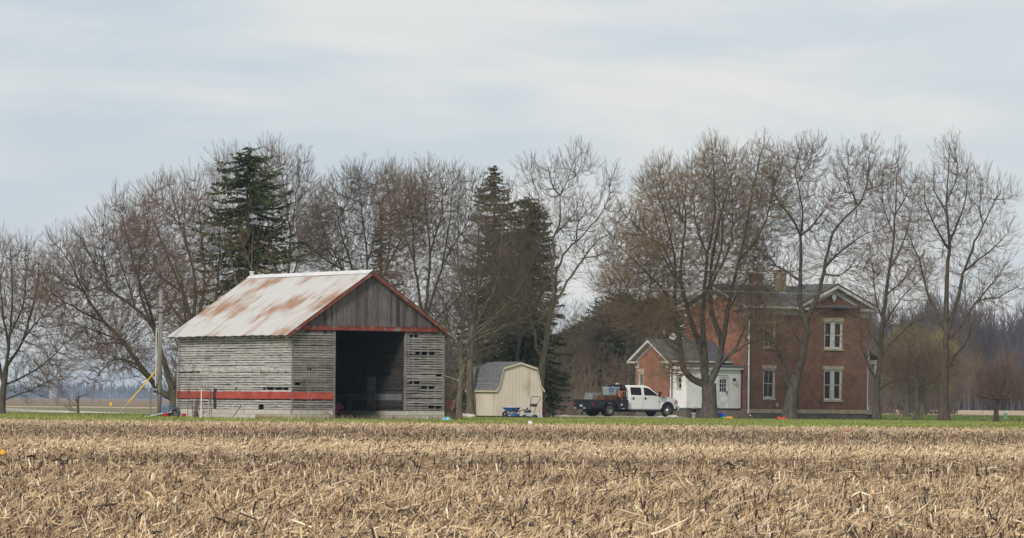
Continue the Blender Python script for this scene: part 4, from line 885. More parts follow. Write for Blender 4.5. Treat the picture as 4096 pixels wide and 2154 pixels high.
sheetm = mat('crumpled_sheet', (.42, .45, .47), rough=.5, metal=.2, base2=(.55, .57, .58), scale=4)
vs = []; fs = []; R3 = random.Random(8)
for j in range(5):
    for i in range(12): vs.append((i * .11 - .6, j * .16, .03 + .02 * i + R3.uniform(-.03, .05) * (j % 2 + .3)))
for j in range(4):
    for i in range(11): a = j * 12 + i; fs.append((a, a + 1, a + 13, a + 12))
o = MB().add(vs, fs).build('metal_sheet', sheetm, None); so = o.modifiers.new('thick', 'SOLIDIFY'); so.thickness = .015; o.location = at(630, 1662, 197.0); tag(o, 'crumpled pale metal sheet lying at the foot of the utility pole', 'metal sheet')
pm = thing('hand_pump', 'old grey iron pump standing against the barn side wall', 'pump', at(786, 1662, 195.5))
m = MB(); m.tube([(0, 0, 0), (-.02, 0, .35), (0, 0, .6)], [.11, .085, .07], 10); m.tube([(0, 0, .6), (.03, 0, .78), (.05, 0, .82)], [.07, .08, .03], 10); m.tube([(0, 0, .52), (-.16, 0, .50), (-.2, 0, .43)], .03, 8); m.build('pump_body', mat('old_iron', (.06, .07, .075), rough=.7, base2=(.13, .145, .15), scale=6), pm, smooth=True)
m = MB(); m.tube([(.04, 0, .72), (.18, 0, .60), (.22, 0, .3)], .018, 6); m.build('handle', mat('old_iron', (.06, .07, .075)), pm)
o = MB().tube([(0, 0, -.1), (.01, 0, 1.24)], [.025, .02], 8).build('white_stake', white, None); o.location = at(804, 1672, 193.2); tag(o, 'white painted stake standing upright before the barn side wall', 'stake')
for x, h, tl, lab in ((838, 1.25, .01, 'thin rusty rod left of the dark post slot in the barn wall'), (848, 1.15, -.02, 'thin rusty rod with flattened tip beside the barn wall'), (760, 1.0, .12, 'leaning rusty rod left of the old iron pump'), (750, 1.2, .01, 'upright thin bar near the barn far corner')):
    m = MB(); m.tube([(0, 0, -.1), (tl * 4, 0, h)], .014, 5); m.box(tl * 4 - .03, tl * 4 + .03, -.01, .01, h - .06, h); o = m.build('steel_rod', mat('rusty_steel', (.10, .06, .045), rough=.9, base2=(.15, .09, .065), scale=5), None); o.location = at(x, 1670, 193.6); tag(o, lab, 'rod', 'rusty rods by the barn')
o = MB().tube([(0, 0, 0), (.34, .05, .46), (.40, .04, .62)], .03, 5).build('loose_board', grey_wood, None); o.location = at(925, 1669, 192.8); tag(o, 'short pale board propped against the barn foundation', 'board')
o = MB().tube([(0, 0, -.1), (.0, 0, .62)], .045, 7).build('wooden_post', grey_wood, None); o.location = at(601, 1662, 203); o.scale = (1, 1, 2.1); tag(o, 'slim grey wooden post left of the utility pole', 'post')
ym = thing('marker_post', 'small yellow marker on a thin post in the far verge', 'marker', at(443, 1648, 292))
m = MB(); m.tube([(0, 0, 0), (0, 0, .55)], .02, 5); m.build('post', grey_wood, ym); m = MB(); m.prism([(-.06, .5), (.06, .5), (.075, .62), (.05, .75), (-.05, .75), (-.075, .62)], 'y', -.05, .05); m.build('marker_head', mat('yellow_plastic', (.68, .42, .02)), ym, bevel=.015)
# red disc and half culvert by the barn's right corner
rd = thing('rusty_scoop', 'red ended rusty metal scoop leaning at the right barn corner', 'metal scoop', at(1800, 1672, 194.5))
m = MB(); m.lathe([(.001, 0), (.20, .02), (.26, .05), (.26, .07), (.001, .04)], 18, Matrix.Translation((-.06, 0, .62)) @ Matrix.Rotation(math.radians(28), 4, 'Y') @ Matrix.Rotation(math.radians(78), 4, 'X') @ Matrix.Scale(.62, 4, (1, 0, 0))); m.build('red_disc', mat('rust_red_disc', (.26, .035, .025), rough=.7, base2=(.36, .07, .05), scale=6), rd)
vs = []; fs = []
for i in range(9):
    a = i / 8 * 2.4 + .4
    for j in range(5): vs.append((-.10 + .12 * math.cos(a) + j * .09, .12 * math.sin(a) - .1, .48 - j * .115 + .02 * math.cos(a)))
for i in range(8):
    for j in range(4): a = i * 5 + j; fs.append((a, a + 1, a + 6, a + 5))
o = MB().add(vs, fs).build('trough', mat('rusty_galvanised', (.20, .18, .17), rough=.6, metal=.3, base2=(.30, .25, .22), scale=7), rd, smooth=True); o.modifiers.new('t', 'SOLIDIFY').thickness = .012
def crumple(name, size, mt, loc, label, cat, seed, squash=.6):
    R = random.Random(seed); bm = bmesh.new(); bmesh.ops.create_icosphere(bm, subdivisions=3, radius=1)
    for v in bm.verts:
        k = 1 + .28 * math.sin(v.co.x * 5 + seed) * math.cos(v.co.y * 6 + seed) + R.uniform(-.13, .13); v.co *= k; v.co.z = max(v.co.z, -.55)
        v.co = Vector((v.co.x * size[0], v.co.y * size[1], (v.co.z + .55) * size[2]))
    me = bpy.data.meshes.new(name); bm.to_mesh(me); bm.free(); me.materials.append(mt); o = bpy.data.objects.new(name, me); COL.objects.link(o); o.location = loc; return tag(o, label, cat)
crumple('plastic_bag', (.17, .10, .10), mat('blue_bag', (.10, .42, .65), rough=.5, base2=(.25, .60, .80), scale=9, tone=False), at(1786, 1680, 191), 'bright blue plastic bag in the grass at the right barn corner', 'plastic bag', 3)
crumple('plastic_bag', (.075, .05, .085), mat('white_bag', (.62, .63, .63), rough=.5, base2=(.75, .75, .75), scale=9, tone=False), at(2121, 1700, 162, zg(162) + .12), 'crumpled white plastic bag caught in the corn stubble edge', 'plastic bag', 5)
crumple('red_wrapper', (.05, .04, .035), mat('red_wrapper', (.60, .09, .05), rough=.5, base2=(.7, .2, .12), scale=20, tone=False), at(3393, 1743, 137, zg(137) + .14), 'tiny red wrapper lying in the stubble field', 'wrapper', 6)
o = crumple('food_packet', (.10, .06, .05), mat('packet_red', (.62, .06, .035), rough=.4, base2=(.70, .45, .05), scale=9, lo=.48, hi=.52, tone=False), at(-2, 1860, 68, .12), 'red and yellow food packet in the stubble at the left edge', 'packet', 7)
# wheelbarrow, mower and shovel in front of the shed
def shl(x, y, z): return Matrix.Translation(SO) @ Matrix.Rotation(SA, 4, 'Z') @ Vector((x, y, z))
bluep = mat('blue_tray', (.035, .135, .36), rough=.45, var=.22, scale=5, stain=((.15, .12, .10), 4, (1, 1, 1), .62, .75))
dkw = mat('dark_handle_wood', (.06, .045, .035), rough=.85, base2=(.12, .09, .065), scale=6)
wb = thing('wheelbarrow', 'blue wheelbarrow standing in front of the shed gable', 'wheelbarrow', Vector((P(2047, 1660, 229.5).x, 229.5, zg(229.5))), math.radians(-48))
m = MB()
def tray(L0, L1, w0, w1, z0, z1, cx0, cx1):
    return [(cx0 - L0 / 2, -w0 / 2, z0), (cx0 + L0 / 2, -w0 / 2, z0), (cx0 + L0 / 2, w0 / 2, z0), (cx0 - L0 / 2, w0 / 2, z0), (cx1 - L1 / 2, -w1 / 2, z1), (cx1 + L1 / 2, -w1 / 2, z1), (cx1 + L1 / 2, w1 / 2, z1), (cx1 - L1 / 2, w1 / 2, z1)]
vs = tray(.46, .72, .34, .60, .33, .55, .02, -.02) + tray(.44, .69, .32, .57, .345, .55, .02, -.02)
m.add(vs, [(0, 3, 2, 1), (0, 1, 5, 4), (1, 2, 6, 5), (2, 3, 7, 6), (3, 0, 4, 7), (8, 9, 10, 11), (8, 12, 13, 9), (9, 13, 14, 10), (10, 14, 15, 11), (11, 15, 12, 8), (4, 5, 13, 12), (5, 6, 14, 13), (6, 7, 15, 14), (7, 4, 12, 15)])
m.tube([(-.38, -.30, .55), (.34, -.30, .55), (.34, .30, .55), (-.38, .30, .55), (-.38, -.30, .55)], .014, 6); m.build('tray', bluep, wb)
for s in (-1, 1):
    m = MB(); m.tube([(-.52, s * .06, .14), (.10, s * .20, .31), (.66, s * .28, .47)], .024, 6); m.build('handle', dkw, wb)
    m = MB(); m.tube([(.12, s * .2, .32), (.22, s * .22, .0), (.30, s * .22, .0), (.36, s * .24, .36)], .016, 6); m.build('leg', bluep, wb)
m = MB(); m.box(.12, .36, -.22, .22, .12, .25); m.build('leg_plate', bluep, wb)
m = MB(); m.tube([(-.52 + .13 * math.cos(a), 0, .19 + .13 * math.sin(a)) for a in np.linspace(0, 6.283, 18)], .055, 8); m.build('wheel', blackp, wb, smooth=True)
m = MB(); m.prism([(-.30, .50), (.26, .50), (.18, .57), (-.08, .56), (-.24, .60)], 'y', -.22, .22); m.build('load', mat('pale_ash', (.45, .44, .44), base2=(.6, .6, .6), scale=6), wb, bevel=.03)
mw = thing('lawn_mower', 'push lawn mower with grey deck and tall black handle by the shed', 'lawn mower', Vector((P(2118, 1660, 229.3).x, 229.3, zg(229.3))), math.radians(-6))
dk = mat('grey_deck', (.34, .37, .40), rough=.4, metal=.3, var=.15, scale=6)
m = MB(); m.prism([(-.24, .10), (.30, .10), (.33, .20), (.25, .27), (-.20, .28), (-.28, .2)], 'y', -.22, .22); m.build('deck', dk, mw, bevel=.025)
m = MB(); m.lathe([(.14, .28), (.16, .34), (.15, .42), (.10, .46), (.001, .48)], 14, Matrix.Translation((-.12, 0, 0))); m.box(-.28, -.14, -.12, .10, .30, .44); m.box(.0, .10, -.10, .10, .32, .42); m.tube([(-.12, 0, .46), (-.12, 0, .56)], .05, 8); m.build('engine', mat('dark_engine', (.03, .034, .04), rough=.5, base2=(.09, .10, .11), scale=8), mw, bevel=.01)
for x in (-.24, .28):
    for y in (-.25, .25):
        m = MB(); m.lathe([(.03, -.025), (.10, -.025), (.105, 0), (.10, .025), (.03, .03)], 14, Matrix.Translation((x, y, .105)) @ Matrix.Rotation(math.pi / 2, 4, 'X')); m.build('wheel', blackp, mw, smooth=True)
m = MB(); m.tube([(.02, -.17, .26), (.04, -.17, .55), (.10, -.17, 1.06), (.16, -.15, 1.12), (.38, .0, 1.14), (.52, .14, 1.10), (.54, .17, 1.05), (.36, .17, .70), (.20, .17, .28)], .017, 6); m.build('handle', mat('black_tube', (.018, .018, .018), rough=.5), mw, smooth=True)
m = MB(); m.add([(.04, -.17, .62), (.06, -.17, .76), (.40, .17, .76), (.32, .17, .60)], [(0, 1, 2, 3)]); o = m.build('bag_flap', mat('dark_fabric', (.05, .05, .05), base2=(.09, .09, .09), scale=9), mw); o.modifiers.new('t', 'SOLIDIFY').thickness = .02
sv = thing('shovel', 'flat scoop shovel leaning at the right corner of the shed', 'shovel', Vector((P(2160, 1660, 229.9).x, 229.9, zg(229.9))), 0)
m = MB(); m.add([(-.10, -.02, .02), (.14, -.02, .02), (.10, .10, .27), (-.14, .10, .27), (-.02, .115, .30)], [(0, 1, 2, 3), (3, 2, 4)]); o = m.build('blade', mat('steel_blade', (.42, .43, .44), rough=.4, metal=.4), sv); o.modifiers.new('t', 'SOLIDIFY').thickness = .012
m = MB(); m.tube([(-.02, .11, .26), (-.06, .30, .66)], .016, 6); m.build('handle', mat('pale_handle', (.30, .25, .19)), sv)
o = MB().slab([(-.42, -.1, .05), (.48, -.25, .03), (.55, .2, .05), (-.3, .25, .06)], .04).build('flat_board', mat('pale_slab', (.38, .37, .34), base2=(.5, .49, .46), scale=3), None); o.location = Vector((P(2160, 1660, 229.4).x, 229.0, zg(229))); tag(o, 'weathered flat board lying under the shovel', 'board')
pl_ = thing('pallet_stack', 'dark red drum standing behind the right edge of the shed', 'drum', Vector((P(2175, 1655, 233).x, 233.0, zg(233))))
m = MB(); m.lathe([(.26, 0), (.27, .02), (.26, .04), (.26, .25), (.275, .27), (.26, .29), (.26, .52), (.275, .54), (.26, .56), (.26, .80), (.27, .82), (.24, .82), (.001, .80)], 20, Matrix.Translation((-.14, 0, .06))); m.build('drum_body', mat('maroon_drum', (.075, .022, .022), rough=.7, base2=(.11, .035, .03), scale=4), pl_, smooth=True)
pl_.name = 'steel_drum'
m = MB(); m.tube([(-.02, 0, .85), (.10, 0, 1.22)], .025, 6); o = m.build('broom_stick', mat('pale_handle', (.5, .46, .38)), None); o.location = pl_.location; tag(o, 'pale stick poking up out of the dark red drum', 'stick')
# garden ornament, toys
ga = thing('garden_ornament', 'white and black garden figure standing just ahead of the truck', 'garden ornament', Vector((P(2775, 1660, 288).x, 288.0, zg(288))))
m = MB(); m.lathe([(.16, 0), (.17, .04), (.10, .10), (.10, .24), (.14, .36), (.16, .42)], 14); m.build('base', mat('grey_white_stone', (.42, .42, .40), base2=(.58, .58, .56), scale=5), ga, smooth=True)
m = MB(); m.lathe([(.16, .42), (.19, .52), (.18, .60), (.12, .66)], 14); m.build('middle', plas, ga, smooth=True)
m = MB(); m.lathe([(.10, .655), (.16, .69), (.19, .76), (.17, .84), (.11, .90), (.05, .92), (.04, .98), (.001, 1.0)], 14); m.build('head', white, ga, smooth=True)
m = MB(); m.tube([(.12, -.12, .80), (.24, -.14, .78), (.22, -.14, .68)], .04, 6); m.build('spout', white, ga, smooth=True)
ty = thing('toy_slide', 'blue and green plastic toy at the foot of the large maple', 'toy', Vector((P(2889, 1664, 286).x, 286.0, zg(286))))
m = MB(); m.prism([(-.24, .15), (.22, .10), (.30, .22), (.20, .34), (-.12, .44), (-.26, .38)], 'y', -.2, .2); m.build('toy_top', mat('blue_plastic', (.02, .12, .62), rough=.4, var=.1), ty, bevel=.04)
m = MB(); m.prism([(-.10, .0), (.30, .0), (.34, .12), (.05, .18), (-.14, .14)], 'y', -.22, .2); m.build('toy_base', mat('green_plastic', (.22, .62, .05), rough=.4, var=.1), ty, bevel=.03)
o = MB().prism([(-.22, 0), (.34, 0), (.36, .05), (.18, .17), (-.05, .20), (-.24, .10)], 'y', -.15, .15).build('toy_boat', mat('orange_plastic', (.80, .30, .02), rough=.4, var=.1), None, bevel=.03); o.location = Vector((P(2915, 1664, 285.6).x, 285.6, zg(285.6))); tag(o, 'orange yellow plastic toy beside the blue one', 'toy')
o = MB().prism([(-.30, .02), (.28, .0), (.31, .10), (.15, .19), (-.02, .15), (-.18, .22), (-.29, .14)], 'y', -.18, .18).build('toy_car', mat('red_plastic', (.70, .012, .015), rough=.4, var=.1), None, bevel=.04); o.location = Vector((P(3127, 1668, 281).x, 281.0, zg(281))); tag(o, 'bright red plastic toy on the grass under the forked tree', 'toy')
o = MB().slab([(-.3, -.3, .03), (.35, -.3, .02), (.30, .3, .03), (-.32, .3, .04)], .03).build('grey_lid', mat('pale_blue_lid', (.36, .40, .41)), None); o.location = Vector((P(2826, 1668, 281.5).x, 281.5, zg(281))); tag(o, 'flat pale grey lid lying in the grass before the maple', 'lid')
gp = thing('utility_pedestal', 'small pale green pedestal post on the far right lawn edge', 'pedestal', Vector((P(4022, 1660, 330).x, 330.0, zg(330))))
m = MB(); m.box(-.13, .13, -.12, .12, 0, .42); m.build('pedestal_post', mat('dull_green_box', (.16, .24, .19), rough=.6), gp, bevel=.02); m = MB(); m.box(-.17, .17, -.15, .15, .42, .60); m.build('pedestal_cap', mat('pale_green_cap', (.36, .46, .46), rough=.5), gp, bevel=.03)
# stones along the drive edge
R4 = random.Random(2)
sm = mat('pale_stone', (.36, .34, .30), rough=.9, base2=(.52, .5, .46), scale=5, tone=False)
for i, (x, s, lab) in enumerate(((2258, .22, 'rounded tan stone at the left end of the concrete apron'), (2690, .22, 'pale flat stone below the front wheel of the truck'), (2640, .14, 'small pale stone on the apron edge behind the front wheel'), (1870, .26, 'long pale stone at the left corner of the shed'))):
    D_ = 284.6 if i else 286; D_ = 229.5 if i == 3 else D_
    crumple('stone', (s * 1.5, s, s * .55), sm, Vector((P(x, 1665, D_).x, D_, zg(D_) + (.06 if i in (1, 2) else 0))), lab, 'stone', 20 + i)
# far silo beyond the fields
sp_ = Vector((P(213, 1600, 3300).x, 3300.0, 0.0))
silo = thing('farm_silo', 'tall domed farm silo far off among bluish woods', 'silo', sp_)
m = MB(); m.lathe([(3.05, 0), (3.05, 13.6)], 20); m.build('silo_wall', mat('silo_concrete', (.34, .33, .33), rough=.9, base2=(.42, .41, .41), scale=.4), silo)
m = MB(); m.lathe([(3.1, 13.6), (3.0, 14.6), (2.4, 15.8), (1.4, 16.5), (.001, 16.8)], 20); m.build('silo_dome', mat('silo_dome_metal', (.26, .28, .31), rough=.6), silo, smooth=True)
# ================================================================ trees
def bark(name, c1, c2, sc=3.0, stain=None): return mat(name, c1, rough=.95, base2=c2, scale=sc, stretch=(2.5, 2.5, .7), detail=6, tone=False, spec=.1, stain=stain)
bk_grey = bark('bark_grey', (.058, .051, .043), (.115, .102, .085), 3.0, ((.10, .105, .055), 1.2, (1, 1, .6), .54, .7))
bk_dark = bark('bark_dark', (.055, .047, .04), (.10, .088, .072))
bk_warm = bark('bark_olive', (.085, .075, .057), (.15, .132, .10), 3.0, ((.13, .115, .055), 1.0, (1, 1, .5), .55, .70))
tw_grey = mat('twig_grey', (.13, .094, .07), rough=.95, base2=(.20, .148, .108), scale=.8, tone=False, spec=.1)
tw_dark = mat('twig_dark', (.095, .074, .056), rough=.95, base2=(.155, .122, .092), scale=.8, tone=False, spec=.1)
tw_pale = mat('twig_pale', (.17, .142, .115), rough=.95, base2=(.26, .22, .175), scale=.8, tone=False, spec=.1)
tw_dim = mat('twig_dim', (.075, .066, .052), rough=.95, base2=(.125, .108, .085), scale=.5, tone=False, spec=.1)
tw_red = mat('twig_reddish', (.14, .092, .068), rough=.95, base2=(.20, .138, .10), scale=.5, tone=False, spec=.1)
tw_bud = mat('twig_budding', (.155, .117, .072), rough=.95, base2=(.25, .188, .105), scale=.5, tone=False, spec=.1)
tw_yel = mat('twig_yellow_buds', (.16, .145, .075), rough=.95, base2=(.33, .29, .09), scale=.35, lo=.45, hi=.62, tone=False, spec=.1)
tw_pink = mat('twig_rosy', (.15, .105, .088), rough=.95, base2=(.225, .16, .13), scale=.6, tone=False, spec=.1)

def unit(a): return a / np.maximum(np.linalg.norm(a, axis=-1, keepdims=True), 1e-9)
def tubes_np(Pt, R, sides):
    """Pt [n,k,3], R [n,k] -> verts, quads of open tapering tubes"""
    n, k, _ = Pt.shape
    T = np.empty_like(Pt); T[:, 1:-1] = Pt[:, 2:] - Pt[:, :-2]; T[:, 0] = Pt[:, 1] - Pt[:, 0]; T[:, -1] = Pt[:, -1] - Pt[:, -2]; T = unit(T)
    ref = np.where(np.abs(T[:, :1, 2:3]) < .85, np.array([0, 0, 1.0]), np.array([1.0, 0, 0])); ref = np.broadcast_to(ref, T.shape)
    U = unit(np.cross(T, ref)); Wv = np.cross(U, T)
    a = np.arange(sides) * 2 * np.pi / sides
    V = Pt[:, :, None, :] + R[:, :, None, None] * (U[:, :, None, :] * np.cos(a)[None, None, :, None] + Wv[:, :, None, :] * np.sin(a)[None, None, :, None])
    i = np.arange(n * k * sides).reshape(n, k, sides)
    A = i[:, :-1, :]; B = np.roll(i, -1, 2)[:, :-1, :]; C = np.roll(i, -1, 2)[:, 1:, :]; Dq = i[:, 1:, :]
    F = np.stack([A, B, C, Dq], -1).reshape(-1, 4)
    return V.reshape(-1, 3), F
def join(parts):
    Vs = []; Fs = []; b = 0
    for V, F in parts: Vs.append(V); Fs.append(F + b); b += len(V)
    return np.concatenate(Vs), np.concatenate(Fs)
def grow(rng, Pp, Rp, dens, tmin, ln, ang, up, K, wob, rs, rmin, out=None, cap=.8, tip=True):
    """children of every parent curve: Pp [n,k,3], Rp [n,k]"""
    n, k, _ = Pp.shape
    L = np.linalg.norm(np.diff(Pp, axis=1), axis=2).sum(1)
    cnt = rng.poisson(np.maximum(L * (1 - tmin) * dens, .3)); idx = np.repeat(np.arange(n), cnt); t = rng.uniform(tmin, 1, len(idx))
    if tip: idx = np.concatenate([idx, np.arange(n)]); t = np.concatenate([t, np.full(n, .999)])
    m = len(idx); f = t * (k - 1); i0 = np.minimum(f.astype(int), k - 2); fr_ = (f - i0)[:, None]
    p = Pp[idx, i0] * (1 - fr_) + Pp[idx, i0 + 1] * fr_; r = Rp[idx, i0] * (1 - fr_[:, 0]) + Rp[idx, i0 + 1] * fr_[:, 0]
    tg = unit(Pp[idx, i0 + 1] - Pp[idx, i0]); perp = unit(np.cross(tg, rng.normal(size=(m, 3)) + [0, 0, .3 * up]))
    a = np.radians(ang) * rng.uniform(.6, 1.35, m)
    if tip: a[-n:] *= .35
    d = unit(tg * np.cos(a)[:, None] + perp * np.sin(a)[:, None] + np.array([0, 0, up * .35]))
    if out is not None: d = unit(d + .18 * unit(p - out))
    l_ = np.minimum(ln * rng.uniform(.5, 1.3, m) * (1.38 - .98 * t), cap * np.maximum(L[idx], .3))
    Pc = np.empty((m, K, 3)); Pc[:, 0] = p
    for j in range(1, K):
        d = unit(d + rng.normal(size=(m, 3)) * wob + np.array([0, 0, up * .16])); Pc[:, j] = Pc[:, j - 1] + d * (l_ / (K - 1))[:, None]
    r0 = np.maximum(np.minimum(r * .75, rs * rng.uniform(.7, 1.3, m)), rmin); Rc = r0[:, None] * (1 - np.linspace(0, 1, K)[None] * .65); Rc = np.maximum(Rc, rmin * .55)
    return Pc, Rc
from mathutils.kdtree import KDTree
def fill_crown(rng, limbs, rho, g, twig_r, bal=.85, up=.25):
    """spread branch points evenly through the space round the limbs, then join each to the nearest wood; radii follow how much each carries"""
    pos = []; path = []; dirs = []; cand = []
    for c, r, bare in limbs:
        s = np.concatenate([[0], np.cumsum(np.linalg.norm(np.diff(c, axis=0), axis=1))]); i0 = int(bare * (len(c) - 1)); tg = unit(np.gradient(c, axis=0))
        if bare >= .99: continue
        pos.append(c[i0:]); path.append(s[i0:] * .15); dirs.append(tg[i0:])
        L = s[-1] - s[i0]; n = int(L * 26 * (rho / 1.3) ** 2 * (.5 / g) ** 3) + 4
        t = i0 + rng.uniform(.05, 1, n) ** .85 * (len(c) - 1 - i0); i = np.minimum(t.astype(int), len(c) - 2); f = (t - i)[:, None]; p = c[i] * (1 - f) + c[i + 1] * f
        tt = (t - i0) / max(1, len(c) - 1 - i0); off = rng.normal(size=(n, 3)); off = unit(off) * (rho * rng.uniform(.12, 1, n) ** .6 * np.clip(1.15 - .87 * tt ** 2, .25, 1) * min(1, .35 + L / 5))[:, None]; off[:, 2] = off[:, 2] * .85 + .22 * np.abs(off[:, 2]) + .1
        cand.append(p + off)
    C = np.concatenate(cand); rng.shuffle(C); key = np.floor(C / g).astype(int); _, ix = np.unique(key, axis=0, return_index=True); C = C[ix]
    pos = np.concatenate(pos); path = np.concatenate(path); dirs = np.concatenate(dirs); n0 = len(pos)
    kd = KDTree(n0)
    for i, p in enumerate(pos): kd.insert(p, i)
    kd.balance(); d0 = np.array([kd.find(p)[2] for p in C]); C = C[np.argsort(d0)]; m = len(C)
    P_ = np.vstack([pos, C]); D_ = np.vstack([dirs, np.zeros((m, 3))]); pa = np.concatenate([path, np.zeros(m)]); par = np.full(n0 + m, -1); a = 0
    while a < m:
        b = min(m, a + max(40, int(a * .22) + 40)); kd = KDTree(n0 + a)
        for i in range(n0 + a): kd.insert(P_[i], i)
        kd.balance()
        for j in range(a, b):
            best = None
            for co, i, d in kd.find_n(P_[n0 + j], 7):
                w = (P_[n0 + j] - P_[i]) / max(d, 1e-6); cost = d * (1.25 - .35 * float(w @ D_[i])) + bal * pa[i] - .10 * w[2] * d
                if best is None or cost < best[0]: best = (cost, i, d, w)
            _, i, d, w = best; k = n0 + j; par[k] = i; pa[k] = pa[i] + d; D_[k] = unit(w * .75 + D_[i] * .35 + np.array([0, 0, .12 * up * 4]))
        a = b
    cnt = np.ones(n0 + m); 
    for k in range(n0 + m - 1, n0 - 1, -1): cnt[par[k]] += cnt[k]
    ks = np.arange(n0, n0 + m); A = P_[par[ks]]; B = P_[ks]; d = np.linalg.norm(B - A, axis=1)[:, None]
    isl = (par[ks] < n0)[:, None]; w = unit(B - A); t0 = unit(np.where(isl, D_[par[ks]] * .9 + w, D_[par[ks]] * .8 + w * .5)) * d * .6; t1 = D_[ks] * d * .5
    K = 5; u = np.linspace(0, 1, K)[None, :, None]; Pt = (2 * u**3 - 3 * u**2 + 1) * A[:, None] + (u**3 - 2 * u**2 + u) * t0[:, None] + (-2 * u**3 + 3 * u**2) * B[:, None] + (u**3 - u**2) * t1[:, None]
    Pt[:, 1:-1] += rng.normal(size=(m, K - 2, 3)) * (d[:, :, None] * .014)
    r1 = twig_r * .85 * cnt[ks] ** .40; big = np.maximum.reduceat if False else None
    mx = np.zeros(n0 + m); np.maximum.at(mx, par[ks], r1); r0 = np.where(par[ks] >= n0, np.minimum(r1 * 1.25, twig_r * .85 * cnt[par[ks]] ** .40), r1 * 1.25)
    R = r0[:, None] * (1 - np.linspace(0, 1, K))[None] + np.where(cnt[ks] > 1, r1, r1 * .6)[:, None] * np.linspace(0, 1, K)[None]
    lf = cnt[ks] == 1; B = B[lf]; d = unit(D_[ks][lf] + .55 * unit(B - C.mean(0)) + np.array([0, 0, .30]) + rng.normal(size=B.shape) * .16); ln = rng.uniform(.25, .75, len(B))
    S = np.empty((len(B), 5, 3)); S[:, 0] = B
    for j in range(1, 5): d = unit(d + rng.normal(size=d.shape) * .05 + np.array([0, 0, .03])); S[:, j] = S[:, j - 1] + d * (ln / 4)[:, None]
    return np.concatenate([Pt, S]), np.concatenate([np.minimum(R, .07), (twig_r * .62) * np.linspace(1, .6, 5)[None] * np.ones((len(B), 1))])
def spline(pts, rs, step, rng, wob):
    pts = np.array(pts, float); n = len(pts); ext = np.vstack([2 * pts[0] - pts[1], pts, 2 * pts[-1] - pts[-2]]); o = []; rr_ = []
    for i in range(n - 1):
        a, b, c, d = ext[i:i + 4]; m = max(2, int(np.linalg.norm(c - b) / step))
        for j in range(m):
            t = j / m; o.append(.5 * ((2 * b) + (c - a) * t + (2 * a - 5 * b + 4 * c - d) * t * t + (3 * b - a - 3 * c + d) * t ** 3)); rr_.append(rs[i] * (1 - t) + rs[i + 1] * t)
    o.append(pts[-1]); rr_.append(rs[-1]); o = np.array(o); rr_ = np.array(rr_)
    if wob: o[1:-1] += rng.normal(size=(len(o) - 2, 3)) * wob * np.minimum(1, .12 / np.maximum(rr_[1:-1, None], .03))
    return o, rr_
NTREE = [0]
